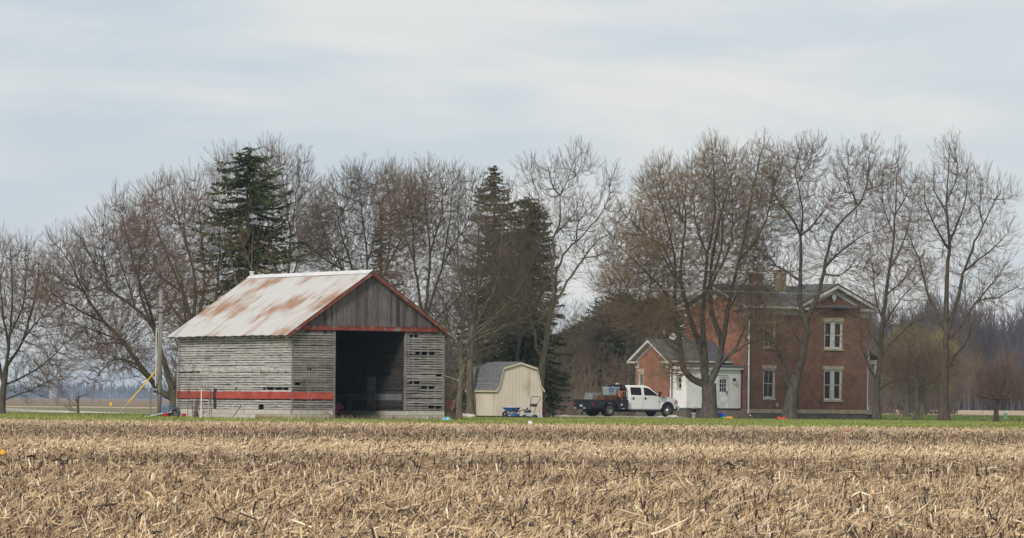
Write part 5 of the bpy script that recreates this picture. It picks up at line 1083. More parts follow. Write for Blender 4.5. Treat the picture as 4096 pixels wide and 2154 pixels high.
def bare_tree(name, label, base, D, limbs, bk, twm, seed, r_scale=1.0, l1=(1.2, 2.6, 40), l2=(2.3, 1.25, 42), l3=(4.6, .62, 45), l4=None, up=.34, spread=2.2, wob=.022, tmin=.25,
              twig_r=.0085, flare=1.5, group=None, cat='tree', tortuous=.085, base_z=None, tt_trim=.55, fill=(1.35, .485)):
    """limbs: lists of photo pixels with start and end radius in metres; the first is the trunk, each other one starts where it meets an earlier limb"""
    l1 = (l1[0] * 1.55, l1[1] * 1.65, l1[2] + 2); l2 = (l2[0] * 1.7, l2[1] * 1.0, l2[2] + 4); l3 = (l3[0] * 1.75, l3[1] * .88, l3[2]); twig_r = twig_r * .80; group = group or ('bare trees around the farmstead' if name == 'bare_tree' else None)
    rng = np.random.default_rng(seed); b = ground_at(base, D)
    if base_z is not None: b.z = base_z
    root = thing(name, label, cat, b, 0, group)
    done = []; V0 = []
    for li, (px, r0, r1, bare) in enumerate(limbs):
        q = np.array([tuple(P(x, y, D) - b) for x, y in px]); nL = len(q)
        if li == 0: q[0, 2] = min(q[0, 2], -.1); y0 = 0.0; dy = rng.uniform(-.25, .25)
        else:
            best = min(((np.hypot(c[:, 0] - q[0, 0], c[:, 2] - q[0, 2])).min(), k) for k, (c, _, _) in enumerate(done))
            c = done[best[1]][0]; j = int(np.hypot(c[:, 0] - q[0, 0], c[:, 2] - q[0, 2]).argmin())
            if best[0] < 1.2: q[0] = c[j]
            y0 = c[j, 1]; dy = rng.uniform(-1, 1) * spread
            r0 = min(r0, done[best[1]][1][j] * 1.02)
        s = np.concatenate([[0], np.cumsum(np.linalg.norm(np.diff(q[:, [0, 2]], axis=0), axis=1))]); s /= max(s[-1], 1e-6); q[:, 1] = y0 + dy * s
        rs = (r0 + (r1 - r0) * s ** .62) * r_scale
        if li > 0 and tt_trim > 0:
            k = max(1, int(nL * .5)); seg = np.linalg.norm(q[-1] - q[-2]); q[-1] = q[-1] - (q[-1] - q[-2]) * min(.7, tt_trim / max(seg, .01))
        c, r = spline(q, rs, .45, rng, wob)
        if li == 0: h = c[:, 2]; r = r * (1 + (flare - 1) * np.exp(-np.maximum(h, 0) / .35))
        done.append((c, r, bare))
    parts = [tubes_np(c[None], r[None], 9 if r[0] > .12 else 6) for c, r, _ in done]
    V, F = join(parts); np_mesh('trunk', V, F, bk, root, smooth=True)
    cen = np.mean(np.concatenate([c for c, _, _ in done]), axis=0)
    if fill:
        P2, R2_ = fill_crown(rng, done, fill[0] * 1.2, fill[1] * .60, twig_r, up=up)
        P3, R3_ = grow(rng, P2, R2_, 8.5, .08, .46, 32, up * 1.4, 3, tortuous * .7, twig_r * .85, twig_r * .72, cen, cap=1.4)
        V, F = join([tubes_np(P2, R2_, 4), tubes_np(P3, R3_, 3)]); np_mesh('crown', V, F, twm, root); NTREE[0] += len(F)
        return root
    cps = []; K0 = 9
    segP = []; segR = []
    for c, r, bare in done:                      # resample limbs to a fixed number of points above their bare stretch
        n = len(c); i0 = int(bare * (n - 1)); cc = c[i0:]; rr = r[i0:]
        if len(cc) < 3: continue
        x = np.linspace(0, len(cc) - 1, K0); ii = np.minimum(x.astype(int), len(cc) - 2); f = (x - ii)[:, None]
        segP.append(cc[ii] * (1 - f) + cc[ii + 1] * f); segR.append(rr[ii] * (1 - f[:, 0]) + rr[ii + 1] * f[:, 0])
    Pp = np.array(segP); Rp = np.array(segR)
    P1, R1 = grow(rng, Pp, Rp, l1[0], .02, l1[1], l1[2], up, 7, tortuous, .045, twig_r * 1.6, cen, cap=.7)
    P2, R2_ = grow(rng, P1, R1, l2[0], .2, l2[1], l2[2], up, 4, tortuous * 1.1, .020, twig_r * 1.15, cen)
    P3, R3_ = grow(rng, P2, R2_, l3[0], .15, l3[1], l3[2], up, 3, tortuous * 1.2, twig_r * 1.2, twig_r, cen)
    pr = [tubes_np(P1, R1, 4), tubes_np(P2, R2_, 3), tubes_np(P3, R3_, 3)]
    if l4:
        P4, R4_ = grow(rng, P3, R3_, l4[0], .2, l4[1], l4[2], up, 3, .2, twig_r, twig_r * .85, cen); pr.append(tubes_np(P4, R4_, 3))
    V, F = join(pr); np_mesh('crown', V, F, twm, root); NTREE[0] += len(F)
    return root

def needle_mat(name, c1, c2): return mat(name, c1, rough=.8, base2=c2, scale=.7, detail=5, tone=False, spec=.15, attr=True)
nd_spruce = needle_mat('spruce_needles', (.038, .05, .018), (.08, .098, .036)); nd_olive = needle_mat('olive_needles', (.07, .07, .038), (.125, .118, .068)); nd_pine = needle_mat('pine_needles', (.034, .05, .028), (.07, .096, .05))
def conifer(name, label, base, D, top, halfw, seed, mt, rag=.35, nbr=300, droop=.55, low=.06, spray=26, prof=.8, group=None, leaf=.34, trunk_r=.22, lean=0.0, lmax=1.22, thin=1.0):
    nbr = int(nbr * 2.6); spray = int(spray * 1.7); leaf *= .56; rag *= .75
    rng = np.random.default_rng(seed); b = ground_at(base, D); root = thing(name, label, 'tree', b, 0, group or 'spruces between the bare trees')
    H = P(base, top, D).z - b.z; Rw = halfw
    c, r = spline([(0, 0, -.1), (lean * .4, 0, H * .4), (lean, 0, H * .97)], [trunk_r, trunk_r * .7, .02], .6, rng, .03)
    V, F = tubes_np(c[None], r[None], 8); np_mesh('trunk', V, F, bk_dark, root, smooth=True)
    hs = low + (1 - low) * rng.uniform(0, 1, nbr) ** .85; a = rng.uniform(0, 2 * np.pi, nbr)
    lump = 1 + rag * np.sin(hs * 23 + seed) * np.cos(a * 2 + seed) + rag * rng.normal(size=nbr) * .6
    L = Rw * np.maximum(.06, (1 - hs) ** prof) * np.clip(lump, .25, lmax)
    K = 6; Pb = np.empty((nbr, K, 3)); x0 = np.interp(hs * H, c[:, 2], c[:, 0]); Pb[:, 0] = np.stack([x0, 0 * x0, hs * H], 1)
    el = np.radians(rng.uniform(5, 35, nbr)) * (hs > .55) + np.radians(rng.uniform(-15, 12, nbr)) * (hs <= .55)
    for j in range(1, K):
        e = el - droop * np.sin(np.pi * (j / (K - 1)) * .8) + .5 * droop * (j / (K - 1)) ** 3
        d = np.stack([np.cos(a) * np.cos(e), np.sin(a) * np.cos(e), np.sin(e)], 1); Pb[:, j] = Pb[:, j - 1] + d * (L / (K - 1))[:, None]
    V, F = tubes_np(Pb, np.linspace(.03, .008, K)[None] * np.ones((nbr, 1)), 4); np_mesh('branches', V, F, bk_dark, root)
    ns = np.maximum(4, (spray * L / max(Rw * .45, .1) * thin).astype(int)); ns = np.minimum(ns, int(spray * 2.6)); idx = np.repeat(np.arange(nbr), ns); t = rng.uniform(.12, 1.03, len(idx)); f = np.clip(t, 0, .999) * (K - 1); i0 = f.astype(int); fr_ = (f - i0)[:, None]
    p = Pb[idx, i0] * (1 - fr_) + Pb[idx, i0 + 1] * fr_; tg = unit(Pb[idx, i0 + 1] - Pb[idx, i0]); m = len(idx)
    side = unit(np.cross(tg, [0, 0, 1.0])) * rng.choice([-1, 1], m)[:, None]
    d = unit(tg * rng.uniform(.2, 1, m)[:, None] + side * rng.uniform(.1, .9, m)[:, None] + np.array([0, 0, -1.0]) * rng.uniform(.0, 1.1, m)[:, None] * (droop + .25)); ln = leaf * rng.uniform(.45, 1.25, m) * (.5 + .5 * np.minimum(1, L[idx] / 1.0))
    w = unit(np.cross(d, rng.normal(size=(m, 3)))) * (ln * rng.uniform(.12, .22, m))[:, None]; e_ = p + d * ln[:, None]; md = p + d * (ln * .5)[:, None] + np.array([0, 0, .03])
    V = np.stack([p, md + w, e_, md - w], 1).reshape(-1, 3); F = np.arange(m * 4).reshape(m, 4)
    tone = np.repeat(rng.uniform(.65, 1.4, nbr)[idx] * rng.uniform(.7, 1.3, m), 4); cl = tone[:, None] * np.array([1, 1, 1.0])
    np_mesh('crown', V, F, mt, root, color=np.clip(cl, 0, 2.2)); NTREE[0] += m
    return root

T = bare_tree
# ---- far left tree
T('bare_tree', 'bare grey tree with low limbs, far out on the lawn from the barn', 4, 216, [
    ([(4, 1664), (8, 1600), (16, 1540), (24, 1470)], .17, .13, 1.0), ([(20, 1500), (42, 1350), (58, 1150), (50, 960)], .10, .02, .2), ([(22, 1480), (90, 1360), (140, 1160), (150, 1010)], .09, .02, .2),
    ([(16, 1545), (110, 1500), (220, 1410), (280, 1310)], .07, .015, .2), ([(12, 1530), (-25, 1350), (-45, 1100)], .10, .02, .2), ([(14, 1590), (120, 1565), (230, 1510), (300, 1520)], .05, .012, .25), ([(42, 1350), (100, 1200), (105, 960)], .06, .015, .2),
    ([(90, 1360), (180, 1240), (220, 1120)], .05, .012, .2), ([(8, 1400), (10, 1200), (0, 940)], .07, .015, .2), ([(-20, 1380), (-110, 1250), (-130, 1050)], .07, .015, .2)], bk_grey, tw_grey, 1, l1=(1.5, 1.7, 38), l2=(2.6, .9, 40), l3=(4.5, .5, 42), spread=1.8)
# ---- big spreading tree behind the barn's far corner
LT = ([(708, 1668), (704, 1610), (690, 1560)], .34, .27, 1.0)
T('bare_tree', 'wide bare tree of many leaning stems behind the utility pole', 706, 207, [LT,
    ([(690, 1590), (655, 1578), (567, 1474), (496, 1372), (416, 1288), (336, 1173), (266, 1031), (190, 943)], .17, .015, .18),
    ([(692, 1570), (651, 1420), (611, 1297), (549, 1235), (443, 1155), (381, 1049), (319, 916)], .16, .015, .25),
    ([(651, 1410), (615, 1290), (584, 1190), (531, 1049), (496, 898), (443, 775)], .12, .015, .2),
    ([(567, 1474), (500, 1440), (430, 1450), (380, 1520), (372, 1545)], .075, .012, .25), ([(540, 1440), (496, 1380), (420, 1372), (354, 1385), (292, 1456)], .07, .012, .25),
    ([(620, 1540), (540, 1462), (470, 1430), (400, 1400)], .07, .012, .3), ([(416, 1288), (330, 1250), (240, 1190), (150, 1120)], .06, .012, .15), ([(336, 1173), (260, 1120), (190, 1080)], .05, .012, .1), ([(700, 1560), (740, 1400), (745, 1200), (700, 1000)], .13, .02, .3),
    ([(611, 1297), (560, 1130), (590, 950), (600, 800)], .08, .012, .2), ([(496, 1372), (400, 1330), (300, 1290), (210, 1290)], .06, .012, .2), ([(443, 1155), (420, 1000), (420, 860)], .06, .012, .2),
    ([(700, 1545), (775, 1390), (830, 1250)], .11, .02, .3), ([(549, 1235), (500, 1080), (470, 960)], .05, .012, .2), ([(696, 1585), (725, 1560), (742, 1576)], .085, .075, .99)],
  bk_warm, tw_grey, 2, l1=(1.55, 1.7, 40), l2=(2.5, .85, 42), l3=(4.6, .45, 45), spread=2.5, twig_r=.0085, tmin=.2, fill=(1.35, .465))
T('bare_tree', 'dense reddish bare tree rising behind the left roof slope', 775, 231, [
    ([(775, 1650), (775, 1450), (772, 1330)], .28, .22, 1.0), ([(772, 1340), (735, 1180), (650, 980), (575, 760)], .14, .012, .2), ([(772, 1330), (780, 1120), (720, 900), (660, 700)], .13, .012, .2), ([(772, 1350), (820, 1150), (810, 900), (780, 690)], .13, .012, .2),
    ([(772, 1380), (860, 1200), (880, 950), (870, 690)], .12, .012, .25), ([(735, 1180), (620, 1080), (545, 960), (510, 850)], .08, .012, .2), ([(780, 1120), (740, 950), (730, 760)], .07, .012, .2), ([(820, 1150), (920, 980), (940, 800)], .07, .012, .2), ([(772, 1380), (690, 1230), (600, 1120)], .08, .012, .2), ([(860, 1200), (960, 1080), (1010, 920)], .07, .012, .2), ([(720, 900), (620, 800), (610, 730)], .05, .012, .1)],
  bk_warm, tw_red, 3, l1=(2.0, 1.6, 36), l2=(3.0, .85, 40), l3=(4.8, .42, 42), spread=2.2)
T('reddish_shrub_tree', 'short rusty brown bare tree in front of the tallest spruce', 985, 216, [
    ([(985, 1650), (985, 1400), (988, 1250)], .16, .12, 1.0), ([(988, 1260), (930, 1080), (890, 900)], .07, .012, .2), ([(988, 1250), (1000, 1080), (1010, 880)], .07, .012, .2), ([(988, 1270), (1070, 1100), (1110, 930)], .07, .012, .2), ([(988, 1280), (880, 1150), (820, 1030)], .06, .012, .2), ([(1000, 1080), (960, 950), (950, 860)], .05, .012, .2)],
  bk_warm, tw_red, 4, l1=(2.2, 1.3, 36), l2=(3.2, .7, 40), l3=(5, .36, 42), spread=1.4, fill=(.9, 1.0))
# ---- the tallest spruce and the bare trees round it
conifer('spruce_tree', 'tallest dark spruce with drooping boughs above the barn ridge', 1000, 226, 590, 2.7, 5, nd_spruce, lmax=1.75, rag=.95, nbr=210, droop=.62, low=.16, spray=34, prof=.40, lean=-.25, leaf=.36)
T('bare_tree', 'tall thin grey bare tree just right of the tallest spruce', 1145, 246, [
    ([(1145, 1650), (1145, 1350), (1142, 1200)], .2, .14, 1.0), ([(1142, 1250), (1090, 1000), (1060, 780), (1075, 570)], .09, .012, .2), ([(1142, 1200), (1170, 950), (1190, 780), (1235, 620)], .09, .012, .2), ([(1142, 1260), (1200, 1020), (1280, 850), (1290, 740)], .07, .012, .2),
    ([(1090, 1000), (1000, 800), (960, 640)], .06, .012, .2), ([(1170, 950), (1140, 750), (1120, 600)], .05, .012, .2), ([(1060, 780), (900, 680), (870, 640)], .04, .012, .2), ([(1200, 1020), (1190, 850), (1250, 700)], .05, .012, .2)], bk_grey, tw_grey, 6, l1=(1.3, 1.5, 32), l2=(2.4, .8, 36), l3=(3.8, .45, 40), spread=2)
T('bare_tree', 'fan shaped bare tree behind the barn peak', 1440, 240, [
    ([(1440, 1650), (1445, 1400), (1450, 1250)], .26, .2, 1.0), ([(1450, 1280), (1370, 1080), (1290, 920), (1265, 760)], .11, .012, .2), ([(1450, 1250), (1400, 1050), (1350, 880), (1320, 700)], .11, .012, .2), ([(1450, 1250), (1470, 1050), (1450, 860), (1430, 650)], .11, .012, .2),
    ([(1450, 1270), (1540, 1080), (1560, 850), (1530, 650)], .10, .012, .2), ([(1370, 1080), (1250, 1000), (1190, 930)], .07, .012, .15), ([(1400, 1050), (1300, 1000), (1230, 830)], .06, .012, .15), ([(1470, 1050), (1520, 860), (1480, 700)], .06, .012, .2), ([(1350, 880), (1400, 760), (1390, 670)], .05, .012, .2), ([(1450, 1290), (1350, 1200), (1240, 1110)], .07, .012, .2), ([(1540, 1080), (1620, 900), (1640, 680)], .07, .012, .2)], bk_warm, tw_dark, 7, l1=(2.1, 1.65, 36), l2=(3.0, .9, 40), l3=(4.6, .46, 42), spread=2.4)
T('bare_tree', 'bare tree with upright grey stems right of the barn peak', 1690, 236, [
    ([(1690, 1650), (1695, 1400), (1700, 1260)], .24, .18, 1.0), ([(1700, 1280), (1660, 1050), (1650, 850), (1620, 690)], .11, .012, .25), ([(1700, 1260), (1720, 1020), (1700, 820), (1720, 640)], .11, .012, .25), ([(1700, 1300), (1770, 1060), (1800, 850), (1820, 650)], .10, .012, .25),
    ([(1660, 1050), (1590, 850), (1560, 660)], .07, .012, .2), ([(1720, 1020), (1770, 850), (1770, 680)], .06, .012, .2), ([(1770, 1060), (1870, 880), (1900, 690)], .07, .012, .2), ([(1700, 1320), (1600, 1180), (1520, 1050)], .07, .012, .2), ([(1700, 1320), (1830, 1200), (1900, 1060)], .07, .012, .2)], bk_grey, tw_grey, 8, l1=(2.0, 1.6, 34), l2=(3.0, .9, 40), l3=(4.6, .46, 42), spread=2.4)
conifer('spruce_tree', 'slim olive spruce half hidden by twigs behind the fan shaped tree', 1520, 262, 800, 2.0, 9, nd_olive, rag=.6, nbr=110, droop=.5, low=.1, spray=24, prof=.75)
conifer('spruce_tree', 'tall spruce with pointed top above the garden shed', 1968, 256, 665, 2.4, 10, nd_olive, rag=.8, nbr=260, droop=.5, low=.08, spray=32, prof=.48)
conifer('spruce_tree', 'dark spruce with blunter top right of the pointed spruce', 2108, 250, 785, 2.35, 11, nd_spruce, rag=.75, nbr=280, droop=.6, low=.08, spray=34, prof=.40)
T('bare_tree', 'bare olive twigged tree screening the pointed spruce', 1880, 233, [
    ([(1880, 1655), (1880, 1450), (1890, 1300)], .2, .16, 1.0), ([(1890, 1330), (1840, 1100), (1830, 880), (1850, 690)], .09, .012, .2), ([(1890, 1300), (1920, 1080), (1910, 860), (1940, 670)], .09, .012, .2), ([(1890, 1320), (1990, 1120), (2010, 900), (2030, 700)], .09, .012, .2), ([(1920, 1080), (2040, 960), (2060, 820)], .06, .012, .2),
    ([(1890, 1350), (2030, 1220), (2120, 1080), (2160, 960)], .08, .012, .2), ([(1890, 1360), (1780, 1220), (1720, 1100)], .07, .012, .2), ([(1890, 1380), (2040, 1300), (2180, 1240), (2250, 1220)], .07, .012, .2)], bk_warm, tw_dim, 12, l1=(2.2, 1.6, 38), l2=(3.1, .9, 40), l3=(4.8, .46, 42), spread=2.0, fill=(1.25, .84))
# ---- contorted tall tree between shed and truck
T('bare_tree', 'tall twisting bare tree with yellowish limbs leaning over the truck', 2150, 244, [
    ([(2150, 1655), (2165, 1500), (2185, 1350), (2214, 1200)], .22, .15, 1.0), ([(2200, 1260), (2231, 1200), (2288, 1102), (2336, 1029), (2401, 956), (2466, 899), (2500, 850)], .12, .012, .35), ([(2214, 1170), (2240, 1050), (2268, 1000), (2312, 964), (2361, 907), (2418, 834), (2445, 737), (2440, 690)], .10, .012, .3),
    ([(2214, 1200), (2214, 1053), (2219, 940), (2243, 875), (2243, 794), (2271, 720), (2312, 631), (2330, 596)], .12, .012, .3), ([(2214, 1080), (2190, 964), (2158, 842), (2150, 777), (2126, 700), (2080, 660)], .08, .012, .3), ([(2243, 794), (2200, 720), (2210, 640)], .05, .012, .2), ([(2271, 720), (2350, 680), (2390, 640)], .045, .012, .2), ([(2336, 1029), (2420, 1010), (2480, 940)], .05, .012, .2),
    ([(2312, 964), (2320, 880), (2390, 790)], .05, .012, .2), ([(2165, 1450), (2120, 1250), (2080, 1080), (2040, 900), (2030, 700)], .10, .012, .3), ([(2219, 940), (2290, 860), (2330, 760)], .05, .012, .2), ([(2185, 1380), (2280, 1300), (2330, 1260)], .05, .012, .3)], bk_warm, tw_dark, 13, l1=(1.3, 1.4, 42), l2=(2.5, .8, 45), l3=(4.2, .42, 48), spread=1.8, tortuous=.24, wob=.05, fill=(1.05, .56))
T('bare_tree', 'mossy forked bare tree between barn and shed', 1838, 212, [
    ([(1838, 1676), (1838, 1560), (1844, 1450), (1845, 1400)], .135, .12, 1.0), ([(1845, 1415), (1800, 1330), (1780, 1230), (1770, 1120)], .08, .012, .2), ([(1848, 1430), (1900, 1340), (1990, 1270), (2100, 1200), (2170, 1150)], .08, .012, .25), ([(1848, 1400), (1862, 1240), (1890, 1080), (1900, 940)], .09, .012, .25),
    ([(1900, 1340), (2030, 1300), (2150, 1290), (2230, 1300)], .05, .012, .2), ([(1862, 1240), (1960, 1100), (2010, 980)], .06, .012, .2), ([(1846, 1470), (1930, 1400), (2010, 1370)], .05, .012, .3), ([(1800, 1330), (1750, 1270), (1720, 1200)], .05, .012, .2)], bk_warm, tw_dim, 14, l1=(1.7, 1.5, 42), l2=(2.6, .8, 44), l3=(4.4, .42, 46), spread=1.6, fill=(1.2, .54))
for (bx, tx, D_, sd_, lb) in ((2052, 2090, 246, 15, 'thick leaning trunk behind the shed roof'), (2118, 2110, 251, 16, 'straight dark trunk behind the shed peak'), (1925, 1905, 243, 17, 'slim mossy tree rising behind the shed left end')):
    T('bare_tree', lb, bx, D_, [([(bx, 1655), (bx + (tx - bx) * .4, 1450), (tx, 1250), (tx + 6, 1050), (tx + 15, 900)], .055 if bx == 1868 else .17, .03, .45), ([(tx, 1300), (tx + 70, 1130), (tx + 90, 980)], .07, .012, .2), ([(tx, 1280), (tx - 70, 1120), (tx - 100, 960)], .07, .012, .2), ([(tx, 1200), (tx + 40, 1000), (tx + 30, 850)], .06, .012, .2)], bk_grey, tw_grey, sd_, l1=(1.9, 1.5, 40), l2=(2.8, .8, 42), l3=(4.4, .42, 44), spread=1.4, fill=(1.1, .56))
# ---- tree left of the house, its low arms over the truck
T('bare_tree', 'bare tree with dark drooping arms behind the truck', 2532, 309, [
    ([(2532, 1650), (2530, 1520), (2545, 1400), (2560, 1300)], .15, .11, 1.0), ([(2540, 1500), (2470, 1480), (2412, 1446), (2340, 1408), (2290, 1395)], .09, .012, .25), ([(2545, 1400), (2480, 1310), (2400, 1290), (2310, 1330), (2280, 1400)], .085, .012, .2), ([(2560, 1300), (2520, 1180), (2460, 1080), (2400, 1000)], .08, .012, .2), ([(2560, 1300), (2600, 1150), (2590, 980), (2560, 860)], .09, .012, .2),
    ([(2560, 1320), (2650, 1200), (2680, 1050)], .08, .012, .2), ([(2520, 1180), (2420, 1150), (2340, 1110)], .05, .012, .2), ([(2536, 1500), (2480, 1525), (2430, 1530)], .05, .012, .3), ([(2545, 1400), (2620, 1320), (2680, 1290)], .05, .012, .2)], bk_dark, tw_grey, 19, l1=(1.5, 1.8, 42), l2=(2.4, 1.0, 44), l3=(3.8, .55, 46), spread=2.2, tortuous=.2)
# ---- the big maple before the porch
T('maple_tree', 'massive many stemmed maple standing in front of the white porch', 2842, 285, [
    ([(2836, 1678), (2838, 1600), (2836, 1535)], .50, .47, 1.0),
    ([(2818, 1550), (2811, 1537), (2769, 1516), (2733, 1475), (2723, 1413), (2712, 1330), (2697, 1227), (2702, 1123), (2690, 1000), (2650, 850), (2610, 720)], .27, .018, .20),
    ([(2822, 1545), (2816, 1480), (2805, 1407), (2790, 1356), (2759, 1268), (2728, 1149), (2722, 1050), (2740, 900), (2720, 690)], .27, .018, .22),
    ([(2824, 1500), (2821, 1420), (2811, 1309), (2816, 1175), (2831, 1020), (2858, 850), (2850, 620), (2840, 575)], .25, .018, .22),
    ([(2850, 1545), (2867, 1475), (2888, 1382), (2873, 1320), (2847, 1252), (2842, 1149), (2852, 1020), (2900, 800), (2960, 600)], .27, .018, .22),
    ([(2888, 1385), (2893, 1356), (2909, 1252), (2929, 1149), (2955, 1046), (2985, 900), (3020, 700), (3050, 570)], .20, .018, .2),
    ([(2880, 1470), (2898, 1440), (2945, 1392), (2986, 1299), (3040, 1200), (3110, 1110)], .13, .015, .6), ([(2885, 1455), (2904, 1433), (2976, 1382), (3053, 1356), (3110, 1299)], .12, .015, .65),
    ([(2790, 1520), (2738, 1497), (2676, 1495), (2635, 1511)], .07, .012, .35), ([(2723, 1413), (2676, 1381), (2600, 1290), (2531, 1211), (2460, 1150), (2410, 1120)], .11, .014, .3), ([(2700, 1123), (2640, 1010), (2540, 900), (2460, 820)], .09, .014, .2),
    ([(2728, 1149), (2660, 1000), (2620, 850), (2560, 700)], .09, .014, .2), ([(2831, 1020), (2780, 870), (2770, 640)], .08, .014, .2), ([(2842, 1149), (2920, 980), (2930, 780), (2900, 590)], .09, .014, .2), ([(2955, 1046), (3040, 930), (3080, 780), (3090, 640)], .08, .014, .2), ([(2702, 1240), (2620, 1130), (2520, 1040), (2440, 960)], .09, .014, .2),
    ([(2816, 1175), (2880, 1010), (2880, 850), (2800, 620)], .10, .014, .2), ([(2740, 900), (2660, 780), (2640, 640)], .06, .014, .2), ([(2909, 1252), (2980, 1130), (3080, 1010)], .08, .014, .2), ([(2690, 1000), (2580, 950), (2480, 930)], .06, .014, .2)],
  bk_grey, tw_bud, 21, l1=(1.55, 2.0, 40), l2=(2.4, 1.1, 42), l3=(4.4, .56, 45), spread=3.0, twig_r=.0105, flare=1.45, fill=(1.75, .53))
# ---- second yard tree, forked
T('maple_tree', 'forked grey maple rooted before the middle of the brick front', 3158, 284, [
    ([(3158, 1684), (3161, 1620), (3172, 1562), (3185, 1500)], .44, .35, 1.0), ([(3160, 1570), (3146, 1530), (3121, 1423), (3090, 1361), (3050, 1320), (3017, 1280), (3000, 1180), (2990, 1060)], .22, .015, .15),
    ([(3185, 1510), (3195, 1475), (3219, 1382), (3224, 1289), (3203, 1227), (3203, 1123), (3203, 1020), (3204, 942), (3170, 870), (3130, 820), (3097, 757), (3060, 680)], .30, .016, .2), ([(3203, 960), (3210, 860), (3190, 740), (3177, 677), (3200, 570)], .13, .014, .15),
    ([(3224, 1300), (3245, 1242), (3275, 1175), (3291, 1097), (3327, 942), (3380, 870), (3425, 827), (3455, 765), (3470, 640), (3460, 570)], .22, .016, .3), ([(3300, 1060), (3354, 1013), (3440, 950), (3500, 925), (3566, 898)], .10, .014, .2), ([(3291, 1110), (3354, 1105), (3400, 1070), (3460, 1070), (3540, 1120)], .07, .013, .2),
    ([(3204, 942), (3260, 890), (3310, 830), (3350, 740)], .09, .014, .2), ([(3425, 827), (3390, 720), (3400, 590)], .07, .014, .2), ([(3455, 765), (3540, 740), (3600, 720)], .05, .012, .2), ([(3203, 1123), (3110, 1060), (3020, 980), (2960, 900)], .09, .014, .2), ([(3219, 1382), (3180, 1340), (3160, 1280)], .07, .013, .3), ([(3130, 820), (3060, 800), (3000, 720)], .06, .012, .2), ([(3097, 757), (3120, 660), (3110, 580)], .06, .012, .2), ([(3190, 740), (3240, 640), (3280, 570)], .05, .012, .2)],
  bk_grey, tw_grey, 22, l1=(1.25, 2.0, 42), l2=(2.2, 1.1, 44), l3=(3.8, .56, 46), spread=3.0, twig_r=.010, flare=1.5, fill=(1.6, .63))
# ---- slim tree at the house's right corner
T('bare_tree', 'slim upright bare tree at the right hand corner of the brick house', 3508, 272, [
    ([(3508, 1688), (3506, 1600), (3508, 1530), (3521, 1436), (3530, 1292), (3545, 1180), (3559, 1080), (3575, 950), (3584, 854), (3586, 740), (3595, 620)], .27, .012, .32), ([(3514, 1556), (3569, 1522), (3655, 1484), (3720, 1480), (3790, 1500)], .09, .012, .25), ([(3512, 1520), (3477, 1474), (3445, 1400), (3439, 1340), (3430, 1240)], .08, .012, .25),
    ([(3525, 1440), (3590, 1350), (3660, 1290), (3720, 1262), (3800, 1260)], .08, .012, .2), ([(3530, 1320), (3600, 1200), (3680, 1120), (3730, 1060)], .07, .012, .2), ([(3530, 1292), (3505, 1180), (3495, 1060), (3480, 950)], .07, .012, .2), ([(3559, 1080), (3620, 960), (3650, 850), (3670, 740)], .06, .012, .15), ([(3575, 950), (3540, 850), (3530, 740), (3545, 640)], .06, .012, .15), ([(3584, 854), (3640, 760), (3680, 680)], .05, .012, .15), ([(3520, 1400), (3460, 1300), (3400, 1230)], .06, .012, .2), ([(3545, 1180), (3640, 1100), (3700, 1000)], .06, .012, .2)],
  bk_dark, tw_grey, 23, l1=(1.9, 1.8, 44), l2=(2.5, .95, 44), l3=(4.0, .5, 46), spread=2.0, twig_r=.0095, fill=(1.25, .58))
# ---- tall right hand tree
T('bare_tree', 'tall straight bare tree standing alone on the right lawn', 3778, 236, [
    ([(3776, 1694), (3778, 1600), (3781, 1480), (3785, 1364), (3786, 1220), (3790, 1090), (3797, 960), (3788, 860), (3788, 766), (3797, 640), (3797, 575)], .30, .012, .45), ([(3780, 1320), (3762, 1280), (3722, 1200), (3700, 1130), (3680, 1040), (3640, 950), (3610, 880)], .13, .013, .35),
    ([(3787, 1330), (3806, 1270), (3833, 1196), (3850, 1110), (3859, 1084), (3890, 1000), (3938, 898), (3985, 800), (4018, 721)], .15, .013, .3), ([(3790, 1370), (3830, 1320), (3866, 1278), (3900, 1215), (3950, 1195), (3996, 1191), (4070, 1150), (4110, 1100)], .11, .013, .25), ([(3783, 1465), (3820, 1420), (3857, 1369), (3870, 1310), (3885, 1260)], .09, .013, .3), ([(3783, 1462), (3823, 1458), (3924, 1494), (4020, 1527)], .06, .012, .3),
    ([(3797, 960), (3850, 860), (3880, 750), (3885, 640)], .09, .012, .2), ([(3788, 860), (3740, 760), (3735, 660)], .08, .012, .2), ([(3790, 1010), (3740, 920), (3690, 820), (3680, 740)], .08, .012, .2), ([(3859, 1084), (3940, 1020), (4010, 960), (4060, 900)], .07, .012, .2), ([(3938, 898), (3930, 800), (3950, 680)], .06, .012, .2), ([(3797, 800), (3830, 700), (3835, 610)], .06, .012, .2), ([(3900, 1215), (3980, 1130), (4060, 1030)], .06, .012, .2), ([(3985, 800), (4040, 790), (4090, 760)], .05, .012, .2)],
  bk_dark, tw_grey, 24, l1=(1.35, 1.7, 42), l2=(2.4, .95, 44), l3=(4.0, .48, 46), spread=2.6, twig_r=.0085, flare=1.35, fill=(1.25, .62))
